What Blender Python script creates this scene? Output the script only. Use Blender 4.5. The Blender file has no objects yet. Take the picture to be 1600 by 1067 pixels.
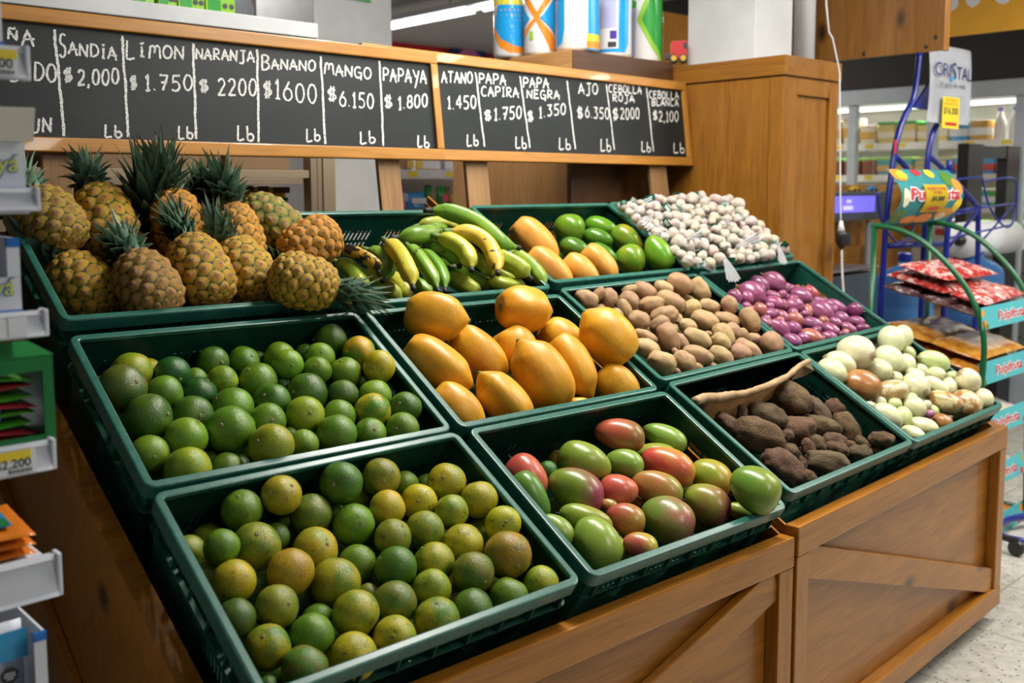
import bpy, bmesh, math, random
from math import sin, cos, pi, radians, sqrt, atan2, hypot
from mathutils import Vector, Matrix, noise

scene = bpy.context.scene
COL = scene.collection
# ------------------------------------------------------------------ camera
ZF = 0.67                               # height of the front crate rims above the floor
FPX, PCX, PCY = 1558.9, 800.1, 445.15   # focal length and principal point of the photograph, 1600 x 1067
YAW, PITCH, ROLL = radians(43.15475816), radians(5.64749663), radians(0.1228088)
CAM = Vector((-0.90926299, -1.11568684, 0.66282593 + ZF))
FWD = Vector((sin(YAW) * cos(PITCH), cos(YAW) * cos(PITCH), -sin(PITCH)))
RGT = Vector((cos(YAW), -sin(YAW), 0))
DWN = FWD.cross(RGT)
RGT, DWN = cos(ROLL) * RGT + sin(ROLL) * DWN, -sin(ROLL) * RGT + cos(ROLL) * DWN
cd = bpy.data.cameras.new('camera')
cam = bpy.data.objects.new('camera', cd)
COL.objects.link(cam)
cam.matrix_world = Matrix(((RGT.x, -DWN.x, -FWD.x, CAM.x), (RGT.y, -DWN.y, -FWD.y, CAM.y), (RGT.z, -DWN.z, -FWD.z, CAM.z), (0, 0, 0, 1)))
cd.sensor_width = 36.0
cd.lens = FPX / 1600 * 36
cd.shift_x = (800 - PCX) / 1600
cd.shift_y = (PCY - 533.5) / 1600
cd.clip_start, cd.clip_end = 0.05, 60
cd.dof.use_dof = True
cd.dof.focus_distance = 2.0
cd.dof.aperture_fstop = 4.2
scene.camera = cam
scene.view_settings.view_transform = 'Standard'
scene.view_settings.look = 'None'
scene.view_settings.exposure = 0.0
scene.view_settings.gamma = 1.0
scene.view_settings.use_curve_mapping = False
# ------------------------------------------------------------------ world: the dim rest of the shop
w = bpy.data.worlds.new('shop_light')
scene.world = w
w.use_nodes = True
w.node_tree.nodes['Background'].inputs[0].default_value = (0.85, 0.92, 1.0, 1)
w.node_tree.nodes['Background'].inputs[1].default_value = 0.17

def area(name, loc, size, power, rot=(0, 0, 0), col=(1, 0.955, 0.87)):
    l = bpy.data.lights.new(name, 'AREA')
    l.shape = 'RECTANGLE'
    l.size, l.size_y = size
    l.energy = power
    l.color = col
    o = bpy.data.objects.new(name, l)
    COL.objects.link(o)
    o.location = loc
    o.rotation_euler = rot
    return o
# fluorescent battens under the ceiling: each lamp sits just below its fixture (built in the structure part)
LAMPS = [(1.15, 0.35, 150), (3.88, 5.15, 170), (2.95, -0.6, 120), (4.35, -1.3, 120), (1.15, 3.4, 95), (-0.9, 3.9, 25), (3.88, 3.6, 110), (1.15, -2.3, 60)]
for i, (x, y, p) in enumerate(LAMPS):
    area('fluorescent_lamp_light', (x, y, 2.56), (0.16, 1.5), p * 0.46)

# ------------------------------------------------------------------ pixel helpers (only to read places off the photograph)
def ray(x, y):
    return RGT * ((x - PCX) / FPX) + DWN * ((y - PCY) / FPX) + FWD
def onY(x, y, Y):
    d = ray(x, y); return CAM + d * ((Y - CAM.y) / d.y)
def onX(x, y, X):
    d = ray(x, y); return CAM + d * ((X - CAM.x) / d.x)
def onZ(x, y, Z):
    d = ray(x, y); return CAM + d * ((Z - CAM.z) / d.z)
def onP(x, y, p, n):
    d = ray(x, y); return CAM + d * ((p - CAM).dot(n) / d.dot(n))

# ------------------------------------------------------------------ materials
def lin(r, g, b):
    f = lambda c: (c / 255 / 12.92) if c / 255 <= 0.04045 else ((c / 255 + 0.055) / 1.055) ** 2.4
    return (f(r), f(g), f(b), 1)
class NT:
    def __init__(s, name):
        s.m = bpy.data.materials.new(name); s.m.use_nodes = True
        s.t = s.m.node_tree; s.b = s.t.nodes['Principled BSDF']; s.out = s.t.nodes['Material Output']
    def n(s, typ, **kw):
        nd = s.t.nodes.new('ShaderNode' + typ)
        for k, v in kw.items():
            if k.startswith('i_'): nd.inputs[k[2:].replace('_', ' ')].default_value = v
            elif k.startswith('j'): nd.inputs[int(k[1:])].default_value = v
            else: setattr(nd, k, v)
        return nd
    def l(s, a, b): s.t.links.new(a, b)
    def ramp(s, fac, stops, interp='LINEAR'):
        r = s.n('ValToRGB'); r.color_ramp.interpolation = interp
        e = r.color_ramp.elements
        while len(e) < len(stops): e.new(0.5)
        for i, (p, c) in enumerate(stops):
            e[i].position = p; e[i].color = c if len(c) == 4 else (*c, 1)
        if fac is not None: s.l(fac, r.inputs[0])
        return r.outputs[0]
    def mix(s, fac, a, b, mode='MIX'):
        m = s.n('Mix', data_type='RGBA', blend_type=mode)
        for sock, v in ((m.inputs[0], fac), (m.inputs[6], a), (m.inputs[7], b)):
            if hasattr(v, 'links'): s.l(v, sock)
            else: sock.default_value = v
        return m.outputs[2]
    def math(s, op, a, b=0.0):
        m = s.n('Math', operation=op)
        for i, v in enumerate((a, b)):
            if hasattr(v, 'links'): s.l(v, m.inputs[i])
            else: m.inputs[i].default_value = v
        return m.outputs[0]
    def coords(s, scale=(1, 1, 1), rnd=True):
        tc = s.n('TexCoord'); mp = s.n('Mapping'); mp.inputs['Scale'].default_value = scale
        s.l(tc.outputs['Object'], mp.inputs['Vector'])
        if rnd:
            oi = s.n('ObjectInfo'); v = s.n('Vector' + 'Math', operation='SCALE'); v.inputs[0].default_value = (37, 19, 53)
            s.l(oi.outputs['Random'], v.inputs['Scale']); s.l(v.outputs[0], mp.inputs['Location'])
        return mp.outputs[0]
    def noise(s, vec, scale, detail=3.0, rough=0.5, dist=0.0):
        n = s.n('TexNoise'); n.inputs['Scale'].default_value = scale; n.inputs['Detail'].default_value = detail
        n.inputs['Roughness'].default_value = rough; n.inputs['Distortion'].default_value = dist
        s.l(vec, n.inputs['Vector']); return n.outputs['Fac']
    def base(s, c):
        if hasattr(c, 'links'): s.l(c, s.b.inputs['Base Color'])
        else: s.b.inputs['Base Color'].default_value = c
    def set(s, rough=0.5, spec=0.5, metal=0.0, coat=0.0, trans=0.0):
        s.b.inputs['Roughness'].default_value = rough; s.b.inputs['Specular IOR Level'].default_value = spec
        s.b.inputs['Metallic'].default_value = metal; s.b.inputs['Coat Weight'].default_value = coat
        s.b.inputs['Transmission Weight'].default_value = trans
    def bump(s, h, strength=0.3, dist=0.002):
        b = s.n('Bump'); b.inputs['Strength'].default_value = strength; b.inputs['Distance'].default_value = dist
        s.l(h, b.inputs['Height']); s.l(b.outputs[0], s.b.inputs['Normal'])
MATS = {}
def plain(name, c, rough=0.5, spec=0.5, metal=0.0, emit=0.0, trans=0.0, coat=0.0, var=0.06):
    if name in MATS: return MATS[name]
    N = NT(name)
    if var:
        f = N.noise(N.coords(rnd=True), 9, 3)
        N.base(N.ramp(f, [(0.3, tuple(max(0, v * (1 - var)) for v in c[:3])), (0.7, tuple(min(1, v * (1 + var)) for v in c[:3]))]))
    else: N.base(c)
    N.set(rough, spec, metal, coat, trans)
    if emit:
        N.b.inputs['Emission Color'].default_value = c; N.b.inputs['Emission Strength'].default_value = emit
    MATS[name] = N.m
    return N.m
def wood(name, dark, light, rough=0.38, knots=True, grain=1.0, scratch=0.0):
    N = NT(name)
    v = N.coords((1.1, 9 * grain, 9 * grain))
    f = N.noise(v, 3.0, 5, 0.55, 1.2)
    v2 = N.coords((2.2, 60, 60))
    g = N.noise(v2, 4, 3)
    c = N.ramp(f, [(0.28, dark), (0.5, tuple((a + b) / 2 for a, b in zip(dark, light))), (0.72, light)])
    c = N.mix(0.35, c, N.ramp(g, [(0.35, dark), (0.62, light)]), 'MIX')
    if knots:
        vo = N.n('TexVoronoi'); vo.inputs['Scale'].default_value = 2.3
        mp = N.coords((1.0, 2.0, 2.0)); N.l(mp, vo.inputs['Vector'])
        k = N.ramp(vo.outputs['Distance'], [(0.05, (1, 1, 1)), (0.13, (0, 0, 0))])
        c = N.mix(k, c, tuple(x * 0.22 for x in dark[:3]) + (1,))
    if scratch:
        sc = N.noise(N.coords((6, 40, 40)), 5, 6, 0.7)
        c = N.mix(N.ramp(sc, [(0.62, (0, 0, 0)), (0.70, (scratch, scratch, scratch))]), c, (0.03, 0.015, 0.006, 1))
    N.base(c); N.set(rough, 0.45, coat=0.15)
    N.bump(g, 0.12, 0.001)
    MATS[name] = N.m
    return N.m
wood('wood_stand', (0.20, 0.068, 0.005), (0.40, 0.155, 0.013), 0.36, scratch=0.0)
wood('wood_rail', (0.22, 0.076, 0.006), (0.43, 0.17, 0.016), 0.36, scratch=0.6)
wood('wood_frame', (0.31, 0.125, 0.014), (0.52, 0.235, 0.038), 0.38)
wood('wood_post', (0.19, 0.095, 0.036), (0.37, 0.21, 0.085), 0.6, knots=False)
wood('wood_pillar', (0.175, 0.068, 0.008), (0.33, 0.140, 0.020), 0.32)
wood('wood_pale', (0.42, 0.20, 0.065), (0.62, 0.34, 0.13), 0.45, knots=False)
wood('wood_shaded', (0.05, 0.019, 0.006), (0.10, 0.040, 0.012), 0.4, knots=False)  # cabinet wood with the shade of its front put into the colour

# ------------------------------------------------------------------ object helpers
def link(name, me, parent=None, M=None, smooth=False):
    o = bpy.data.objects.new(name, me)
    COL.objects.link(o)
    if smooth and me is not None:
        for p in me.polygons: p.use_smooth = True
    if parent is not None:
        o.parent = parent
        o.matrix_parent_inverse = Matrix.Identity(4)
        o.matrix_basis = (basis(parent).inverted() @ M) if M is not None else Matrix.Identity(4)
    elif M is not None:
        o.matrix_basis = M
    return o
def basis(o):
    return o.matrix_basis.copy() if o.parent is None else basis(o.parent) @ o.matrix_basis
def empty(name, loc, rz=0.0):
    o = bpy.data.objects.new(name, None); COL.objects.link(o)
    o.matrix_basis = Matrix.Translation(loc) @ Matrix.Rotation(rz, 4, 'Z')
    o.empty_display_size = 0.05
    return o
def tag(o, label, cat, group=None, kind=None):
    o['label'] = label; o['category'] = cat
    if group: o['group'] = group
    if kind: o['kind'] = kind
    return o
def struct(o):
    o['kind'] = 'structure'; return o
def mesh(name, bm, mats, smooth=False, bevel=0):
    if bevel:
        bmesh.ops.bevel(bm, geom=list(bm.edges), offset=bevel, segments=2, affect='EDGES', profile=0.6)
    bmesh.ops.recalc_face_normals(bm, faces=bm.faces)
    me = bpy.data.meshes.new(name)
    bm.to_mesh(me); bm.free()
    for m in (mats if isinstance(mats, (list, tuple)) else [mats]): me.materials.append(MATS[m] if isinstance(m, str) else m)
    if smooth:
        for p in me.polygons: p.use_smooth = True
    return me
def box_bm(sx, sy, sz, bm=None, c=(0, 0, 0)):
    bm = bm or bmesh.new()
    r = bmesh.ops.create_cube(bm, size=1)
    for v in r['verts']: v.co = Vector((v.co.x * sx + c[0], v.co.y * sy + c[1], v.co.z * sz + c[2]))
    return bm
def box(name, lo, hi, mat, parent=None, bevel=0.002, M=None):
    """axis aligned box from lo to hi (world, or in the frame M); its own origin sits at its middle"""
    lo, hi = Vector(lo), Vector(hi); s = hi - lo; c = (lo + hi) / 2
    T = (M if M is not None else Matrix.Identity(4)) @ Matrix.Translation(c)
    long_ = max(range(3), key=lambda i: abs(s[i]))
    rot = Matrix.Identity(4)                        # local X runs along the longest side, so that wood grain does too
    if long_ == 1: rot = Matrix.Rotation(pi / 2, 4, 'Z'); s = Vector((s.y, s.x, s.z))
    if long_ == 2: rot = Matrix.Rotation(-pi / 2, 4, 'Y'); s = Vector((s.z, s.y, s.x))
    s = Vector([abs(v) for v in s])
    b = min(bevel, min(s) * 0.3)
    return link(name, mesh(name, box_bm(*s), mat, bevel=b), parent, T @ rot)
def frame(o, x, y):
    """matrix with origin o, X along x, Y made orthogonal to it towards y"""
    x = Vector(x).normalized(); y = Vector(y); z = x.cross(y).normalized(); y = z.cross(x)
    return Matrix(((x.x, y.x, z.x, o[0]), (x.y, y.y, z.y, o[1]), (x.z, y.z, z.z, o[2]), (0, 0, 0, 1)))
def board(name, p0, p1, width, thick, up, mat, parent=None, bevel=0.0025):
    """a plank from p0 to p1 (middle line), its width towards up"""
    p0, p1 = Vector(p0), Vector(p1)
    return link(name, mesh(name, box_bm((p1 - p0).length, width, thick), mat, bevel=min(bevel, thick * .3)), parent, frame((p0 + p1) / 2, p1 - p0, up))
def poly_prism(name, pts, vec, mat, parent=None, bevel=0.0, M=None, flat=False):
    bm = bmesh.new()
    a = [bm.verts.new(p) for p in pts]
    bm.faces.new(a)
    if not flat:
        b = [bm.verts.new(Vector(p) + Vector(vec)) for p in pts]
        bm.faces.new(b[::-1])
        for i in range(len(a)): bm.faces.new((a[i], a[(i + 1) % len(a)], b[(i + 1) % len(a)], b[i]))
    return link(name, mesh(name, bm, mat, bevel=bevel), parent, M if M is not None else Matrix.Identity(4))
def smooth_path(P, n=6):
    P = [Vector(p) for p in P]; Q = []
    for i in range(len(P) - 1):
        a, b, c, d = P[max(i - 1, 0)], P[i], P[i + 1], P[min(i + 2, len(P) - 1)]
        for k in range(n):
            f = k / n
            Q.append(0.5 * ((2 * b) + (-a + c) * f + (2 * a - 5 * b + 4 * c - d) * f * f + (-a + 3 * b - 3 * c + d) * f ** 3))
    return Q + [P[-1]]
def tube_bm(P, r, seg=8, bm=None, closed=False, cap=True):
    """round bar along P; r a number or a function of 0..1"""
    bm = bm or bmesh.new(); P = [Vector(p) for p in P]; n = len(P); rings = []
    t0 = (P[1] - P[0]).normalized(); ref = Vector((0, 0, 1)) if abs(t0.z) < .9 else Vector((1, 0, 0))
    x = t0.cross(ref).normalized()
    for i, p in enumerate(P):
        if closed: t = (P[(i + 1) % n] - P[i - 1]).normalized()
        else: t = (P[min(i + 1, n - 1)] - P[max(i - 1, 0)]).normalized()
        x = (x - t * x.dot(t)).normalized(); y = t.cross(x)
        rr = r(i / (n - 1)) if callable(r) else r
        rings.append([bm.verts.new(p + (x * cos(2 * pi * k / seg) + y * sin(2 * pi * k / seg)) * rr) for k in range(seg)])
    for i in range(n if closed else n - 1):
        A, B = rings[i], rings[(i + 1) % n]
        for k in range(seg): bm.faces.new((A[k], A[(k + 1) % seg], B[(k + 1) % seg], B[k]))
    if cap and not closed: bm.faces.new(rings[0][::-1]); bm.faces.new(rings[-1])
    return bm
def tube(name, P, r, mat, parent=None, seg=8, closed=False):
    return link(name, mesh(name, tube_bm(P, r, seg, closed=closed), mat, smooth=True), parent, Matrix.Identity(4) if parent else None)
def lathe_bm(prof, seg=24, bm=None):
    """profile [(radius, z)] turned about Z"""
    bm = bm or bmesh.new(); R = []
    for r, z in prof:
        R.append([bm.verts.new((0, 0, z))] if r < 1e-6 else [bm.verts.new((r * cos(2 * pi * k / seg), r * sin(2 * pi * k / seg), z)) for k in range(seg)])
    for A, B in zip(R, R[1:]):
        for k in range(seg):
            k2 = (k + 1) % seg
            if len(A) == 1 and len(B) == 1: continue
            if len(A) == 1: bm.faces.new((A[0], B[k], B[k2]))
            elif len(B) == 1: bm.faces.new((A[k], B[0], A[k2]))
            else: bm.faces.new((A[k], B[k], B[k2], A[k2]))
    return bm
def text(name, body, M, height, mat, parent=None, width=None, bold=0.0, shear=0.0, align='LEFT', extrude=0.0003, spacing=1.0):
    cu = bpy.data.curves.new(name, 'FONT'); cu.body = body; cu.size = 1; cu.offset = bold; cu.shear = shear
    cu.extrude = 0; cu.resolution_u = 3; cu.space_character = spacing
    ob = bpy.data.objects.new(name, cu); COL.objects.link(ob)
    bpy.context.view_layer.update()
    me = bpy.data.meshes.new_from_object(ob.evaluated_get(bpy.context.evaluated_depsgraph_get()))
    bpy.data.objects.remove(ob); bpy.data.curves.remove(cu)
    xs = [v.co.x for v in me.vertices]; x0, x1 = min(xs), max(xs)
    sy = height / 0.70; sx = sy if width is None else width / max(x1 - x0, 1e-6)
    off = {'LEFT': x0, 'CENTER': (x0 + x1) / 2, 'RIGHT': x1}[align]
    for v in me.vertices: v.co = Vector(((v.co.x - off) * sx, v.co.y * sy, 0))
    me.materials.clear(); me.materials.append(MATS[mat] if isinstance(mat, str) else mat)
    return link(name, me, parent, M)
def quad(name, M, x0, x1, y0, y1, mat, parent=None, t=0.0006):
    """thin printed patch in the frame M (its plane is XY, facing +Z)"""
    return box(name, (x0, y0, 0), (x1, y1, t), mat, parent, bevel=0, M=M)
ORD = ['first', 'second', 'third', 'fourth', 'fifth', 'sixth', 'seventh', 'eighth', 'ninth', 'tenth', 'eleventh', 'twelfth', 'thirteenth', 'fourteenth', 'fifteenth', 'sixteenth', 'seventeenth', 'eighteenth', 'nineteenth', 'twentieth', 'twenty-first', 'twenty-second', 'twenty-third', 'twenty-fourth', 'twenty-fifth', 'twenty-sixth']
random.seed(7)
# ================================================================== the room
N = NT('terrazzo')
v = N.coords((1, 1, 1), rnd=False)
vo = N.n('TexVoronoi'); vo.inputs['Scale'].default_value = 75; N.l(v, vo.inputs['Vector'])
chip = N.ramp(vo.outputs['Distance'], [(0.20, (1, 1, 1)), (0.30, (0, 0, 0))])
sel = N.ramp(vo.outputs['Color'], [(0.60, (0, 0, 0)), (0.66, (1, 1, 1))])
c = N.mix(N.math('MULTIPLY', chip, sel), N.ramp(N.noise(v, 30, 4), [(0.3, (0.36, 0.35, 0.31)), (0.7, (0.52, 0.50, 0.45))]), (0.06, 0.055, 0.05, 1))
br = N.n('TexBrick'); br.offset = 0; br.inputs['Scale'].default_value = 1.0; br.inputs['Mortar Size'].default_value = 0.004
br.inputs['Brick Width'].default_value = 0.4; br.inputs['Row Height'].default_value = 0.4; N.l(v, br.inputs['Vector'])
c = N.mix(br.outputs['Fac'], c, (0.30, 0.27, 0.21, 1))
N.base(c); N.set(0.38, 0.4); MATS['terrazzo'] = N.m
plain('wall_paint', (0.55, 0.55, 0.56, 1), 0.7)
plain('wall_mauve', (0.50, 0.47, 0.47, 1), 0.7)
plain('ceiling_paint', (0.24, 0.235, 0.235, 1), 0.8)
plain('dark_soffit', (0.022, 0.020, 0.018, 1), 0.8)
plain('white_metal', (0.68, 0.70, 0.73, 1), 0.35)
plain('white_paint', (0.56, 0.58, 0.59, 1), 0.5)
plain('tube_glow', (0.93, 0.97, 1.0, 1), 0.4, emit=9.0, var=0)
plain('black', (0.012, 0.012, 0.013, 1), 0.4, var=0)
plain('red_paint', (0.45, 0.02, 0.025, 1), 0.5)
struct(box('floor', (-4, -4, -0.05), (9, 9, 0.0), 'terrazzo', bevel=0))
struct(box('ceiling', (-4, -4, 2.75), (9, 9, 2.85), 'ceiling_paint', bevel=0))
struct(box('wall_back', (-4, 7.0, 0), (9, 7.1, 2.75), 'wall_mauve', bevel=0))
struct(box('wall_right', (7.2, -4, 0), (7.3, 7.0, 2.75), 'wall_paint', bevel=0))
struct(box('wall_left', (-3.6, -4, 0), (-3.5, 7.0, 2.75), 'wall_paint', bevel=0))
# white concrete column standing behind the long chalkboard
p = onY(497, 30, 2.35); q = onY(612, 30, 2.35)
struct(box('wall_column', (p.x - 0.02, 2.35, 0), (q.x, 2.35 + 0.45, 2.75), 'white_paint', bevel=0.004))
struct(box('wall_partition', (-3.5, 3.05, 0), (q.x - 0.3, 3.15, 2.75), 'wall_mauve', bevel=0))
# red band on the far wall
struct(box('trim_1', (1.0, 6.97, onY(735, 84, 6.97).z - .12), (7.15, 6.999, onY(735, 61, 6.97).z), 'red_paint', bevel=0))
# fluorescent battens
for i, (x, y, pw) in enumerate(LAMPS):
    t = empty('fluorescent_batten', (x, y, 2.60))
    where = ['above the front crates', 'seen above the chalkboards, nearest length', 'over the aisle beside the onion crate', 'above the chilled cabinets', 'above the shelves behind the chalkboards', 'over the far left aisle', 'seen above the chalkboards, farther length', 'over the aisle behind the camera'][i]
    tag(t, 'white fluorescent ceiling batten ' + where, 'ceiling light', 'fluorescent battens')
    bm = bmesh.new()
    vs = [(-.10, .0), (-.055, .055), (.055, .055), (.10, .0)]
    a = [bm.verts.new((u, -0.78, zz)) for u, zz in vs]; b = [bm.verts.new((u, 0.78, zz)) for u, zz in vs]
    bm.faces.new(a); bm.faces.new(b[::-1])
    for k in range(4): bm.faces.new((a[k], b[k], b[(k + 1) % 4], a[(k + 1) % 4]))
    link('reflector', mesh('reflector', bm, 'white_metal'), t)
    for s in (-.04, .04):
        link('tube', mesh('tube', tube_bm([(s, -.72, -.014), (s, .72, -.014)], .012, 10), 'tube_glow', smooth=True), t)
    for yy in (-.5, .5):
        link('hanger', mesh('hanger', tube_bm([(0, yy, .055), (0, yy, .15)], .004, 6), 'black'), t)
# ================================================================== the two wooden stands
TILT = 0.5289997832
EV = Vector((0, cos(TILT), sin(TILT))); EN = Vector((0, -sin(TILT), cos(TILT)))
def slope(u, v, n=0.0): return Vector((u, 0, ZF)) + EV * v + EN * n
def stand(lab, x0, x1, y0, y1, ztop, zbot, brace_up, inner):
    """slatted crate-style stand; front rail runs from (x0,y0) to (x1,y1)"""
    t = empty('produce_stand', (x0, y0, 0))
    tag(t, lab, 'display stand', 'wooden produce stands')
    d = Vector((x1 - x0, y1 - y0, 0)); L = d.length; d.normalize(); bk = Vector((-d.y, d.x, 0))
    P = lambda s, b, z: Vector((x0, y0, 0)) + d * s + bk * b + Vector((0, 0, z))
    up = Vector((0, 0, 1))
    rw, sw, th = 0.066, 0.052, 0.034
    board('top_rail', P(0, th / 2, ztop - rw / 2), P(L, th / 2, ztop - rw / 2), th, rw, bk, 'wood_rail', t, 0.004)
    board('bottom_rail', P(0, th / 2, zbot + .03), P(L, th / 2, zbot + .03), th, .06, bk, 'wood_rail', t, 0.004)
    for s in (sw / 2, L - sw / 2):
        board('stile', P(s, th / 2 + .001, zbot + .061), P(s, th / 2 + .001, ztop - rw - .001), th - .002, sw, bk, 'wood_rail', t, 0.003)
    board('front_panel', P(sw * .7, th + .006, (ztop + zbot) / 2), P(L - sw * .7, th + .006, (ztop + zbot) / 2), .012, ztop - zbot - .08, bk, 'wood_stand', t)
    a, b = (P(sw, .018, zbot + .085), P(L - sw, .018, ztop - rw - .025)) if brace_up else (P(sw, .018, ztop - rw - .025), P(L - sw, .018, zbot + .085))
    # brace with ends cut to sit inside the frame
    wv = (b - a).normalized().cross(bk) * .036
    poly_prism('brace', [a - wv - bk * .009 + (b - a) * .0, a + wv - bk * .009, b + wv - bk * .009, b - wv - bk * .009], bk * .020, 'wood_rail', t, .002)
    # sides: top edge runs with the slope
    dep = 1.25
    front = P
    bks = Vector((.003 if inner == 'r' else -.005, 1, 0)).normalized()
    for nm in 'lr':
        tk = .007 if nm == inner else .035
        s = tk / 2 if nm == 'l' else L - tk / 2
        P = lambda s, b, z: Vector((x0, y0, 0)) + d * s + bks * b + Vector((0, 0, z))
        zA = ztop - .002
        pts = [P(s - tk / 2, bb, zz) for bb, zz in ((th, zbot), (dep, zbot), (dep, zA + .585 * dep - .035), (th + .05, zA + .585 * .05), (th, zA))]
        poly_prism('side_panel', pts, Vector((tk, 0, 0)), 'wood_stand', t, .002)
        if nm == inner: continue
        ot = -1 if nm == 'l' else 1
        q = [P(s + ot * .026, .05, zbot + .05), P(s + ot * .026, .05, zbot + .13), P(s + ot * .026, dep - .05, zbot + .97), P(s + ot * .026, dep - .05, zbot + .89)]
        poly_prism('side_brace', [v - d * .008 for v in q], d * .016, 'wood_stand', t, .002)
    P = front
    # sloping bed under the crates, and the back panel
    lo_, hi_ = (.036, .05) if inner == 'r' else (.06, .036)
    q = []
    for s, v in ((lo_, .0), (L - hi_, .0), (L - hi_, 1.24), (lo_, 1.24)):
        b0 = v * cos(TILT) + .5 * .222 + .0
        q.append(P(s, b0 + .03, ZF + v * sin(TILT) - .222 * cos(TILT) - .03))
    poly_prism('bed', q, EN * -.016, 'wood_stand', t)
    board('back_panel', P(lo_, dep - .030, .62), P(L - hi_, dep - .030, .62), .018, 1.10, bk, 'wood_stand', t)
    for s in (.12, L - .12):
        for bb in (.085, dep - .1):
            c = P(s, bb, 0)
            w = empty('caster', c); w.parent = t; w.matrix_basis = basis(t).inverted() @ Matrix.Translation(c)
            bm = lathe_bm([(0, -.012), (.020, -.012), (.024, -.008), (.024, .008), (.020, .012), (0, .012)], 18)
            bmesh.ops.rotate(bm, verts=bm.verts, matrix=Matrix.Rotation(pi / 2, 3, 'Y')); bmesh.ops.translate(bm, verts=bm.verts, vec=(0, 0, .0245))
            link('wheel', mesh('wheel', bm, 'black', smooth=False), w)
            bm = box_bm(.034, .03, .006, c=(0, 0, zbot - .003)); box_bm(.004, .02, zbot - .024, bm, (.0155, 0, (zbot + .024) / 2 - .001)); box_bm(.004, .02, zbot - .024, bm, (-.0155, 0, (zbot + .024) / 2 - .001))
            link('fork', mesh('fork', bm, 'black'), w)
    return t
stand('wooden stand on casters with rising brace, under the fruit crates', -.350, .936, .016, -.026, ZF - .080, .052, True, 'r')
stand('wooden stand on casters with falling brace, under the onion crates', .943, 2.208, -.030, .017, ZF - .060, .052, False, 'l')

# ================================================================== the green plastic crates
N = NT('crate_green')
f = N.noise(N.coords(), 40, 5, 0.7)
N.base(N.ramp(f, [(0.35, (0.004, 0.055, 0.038)), (0.7, (0.010, 0.085, 0.060))]))
g = N.noise(N.coords((1, 1, 1)), 220, 3, 0.6)
N.set(0.34, 0.5); N.l(N.ramp(g, [(0.3, (0.28,) * 3), (0.75, (0.5,) * 3)]), N.b.inputs['Roughness'])
N.bump(g, 0.08, 0.0006); MATS['crate_green'] = N.m
N = NT('crate_rim')
f = N.noise(N.coords(), 55, 6, 0.75)
N.base(N.ramp(f, [(0.35, (0.010, 0.085, 0.062)), (0.60, (0.022, 0.125, 0.095)), (0.78, (0.10, 0.20, 0.17))]))
N.set(0.33, 0.55); MATS['crate_rim'] = N.m
CA, CB, CH = 0.600, 0.394, 0.205
def rrect(ins, r, z, seg=5):
    """rounded rectangle outline, inset from the crate's outer edge"""
    out = []
    for cx, cy, a0 in ((CA - r, CB - r, 0), (r, CB - r, 90), (r, r, 180), (CA - r, r, 270)):
        for k in range(seg + 1):
            a = radians(a0 + 90 * k / seg)
            rr = max(r - ins, .001)
            out.append(Vector((cx + rr * cos(a), cy + rr * sin(a), z)))
    return out
def ring_sweep(prof, r, bm=None):
    bm = bm or bmesh.new()
    R = [[bm.verts.new(p) for p in rrect(i, r, z)] for i, z in prof]
    n = len(R[0])
    for A, B in zip(R, R[1:] + R[:1]):
        for k in range(n): bm.faces.new((A[k], A[(k + 1) % n], B[(k + 1) % n], B[k]))
    return bm
def wall_mesh(L, long_):
    """perforated side: a grid whose slot cells are left out, then given its thickness; s along, z down"""
    sl, ba, sh = .0046, .0082, .34
    def edges(groups):
        xs = []
        for g0, n in groups:
            for k in range(n): xs.append((g0 + k * (sl + ba), g0 + k * (sl + ba) + sl))
        return xs
    if long_:
        gp = 7 * (sl + ba); gap = (L - 4 * gp) / 5
        row = edges([(gap + i * (gp + gap), 7) for i in range(4)])
        rows = [(-.055, -.081, row), (-.089, -.113, row)]
    else:
        hw = .118
        row1 = edges([(L / 2 - hw / 2 - .055, 3)]) + [(L / 2 - hw / 2, L / 2 + hw / 2)] + edges([(L / 2 + hw / 2 + .018, 3)])
        row2 = edges([(L / 2 - .085, 13)])
        rows = [(-.046, -.076, row1), (-.090, -.114, row2)]
    xs = sorted({0.0, L} | {round(x, 5) for r in rows for ab in r[2] for x in ab})
    zs = [0.0 - .004]
    for a, b, _ in rows: zs += [a, b]
    zs.append(-CH)
    bm = bmesh.new(); V = []
    for z in zs:
        line = []
        for x in xs:
            t = 0 if x in (0.0, L) else 1
            line.append(bm.verts.new((x + t * sh * (z + .09) * (1 if 0.03 < x < L - .03 else .0), 0, z)))
        V.append(line)
    for i in range(len(zs) - 1):
        row = next((r[2] for r in rows if abs(r[0] - zs[i]) < 1e-6 and abs(r[1] - zs[i + 1]) < 1e-6), None)
        for j in range(len(xs) - 1):
            m = (xs[j] + xs[j + 1]) / 2
            if row and any(a < m < b for a, b in row): continue
            bm.faces.new((V[i][j], V[i + 1][j], V[i + 1][j + 1], V[i][j + 1]))
    bmesh.ops.solidify(bm, geom=bm.faces[:], thickness=.003)
    return bm
INS, TAP = .009, .014
def put_wall(bm, L, o, dx, inw):
    """bend the flat wall into place: o corner, dx direction, inw inward direction; it tapers inwards towards the floor"""
    for v in bm.verts:
        s, t, z = v.co
        k = -z / CH
        v.co = Vector(o) + Vector(dx) * (s * (1 - 2 * TAP * k / L) + TAP * k) + Vector(inw) * (abs(t) + TAP * k) + Vector((0, 0, z))
    return bm
LW, SW = CA - 2 * INS, CB - 2 * INS
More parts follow.
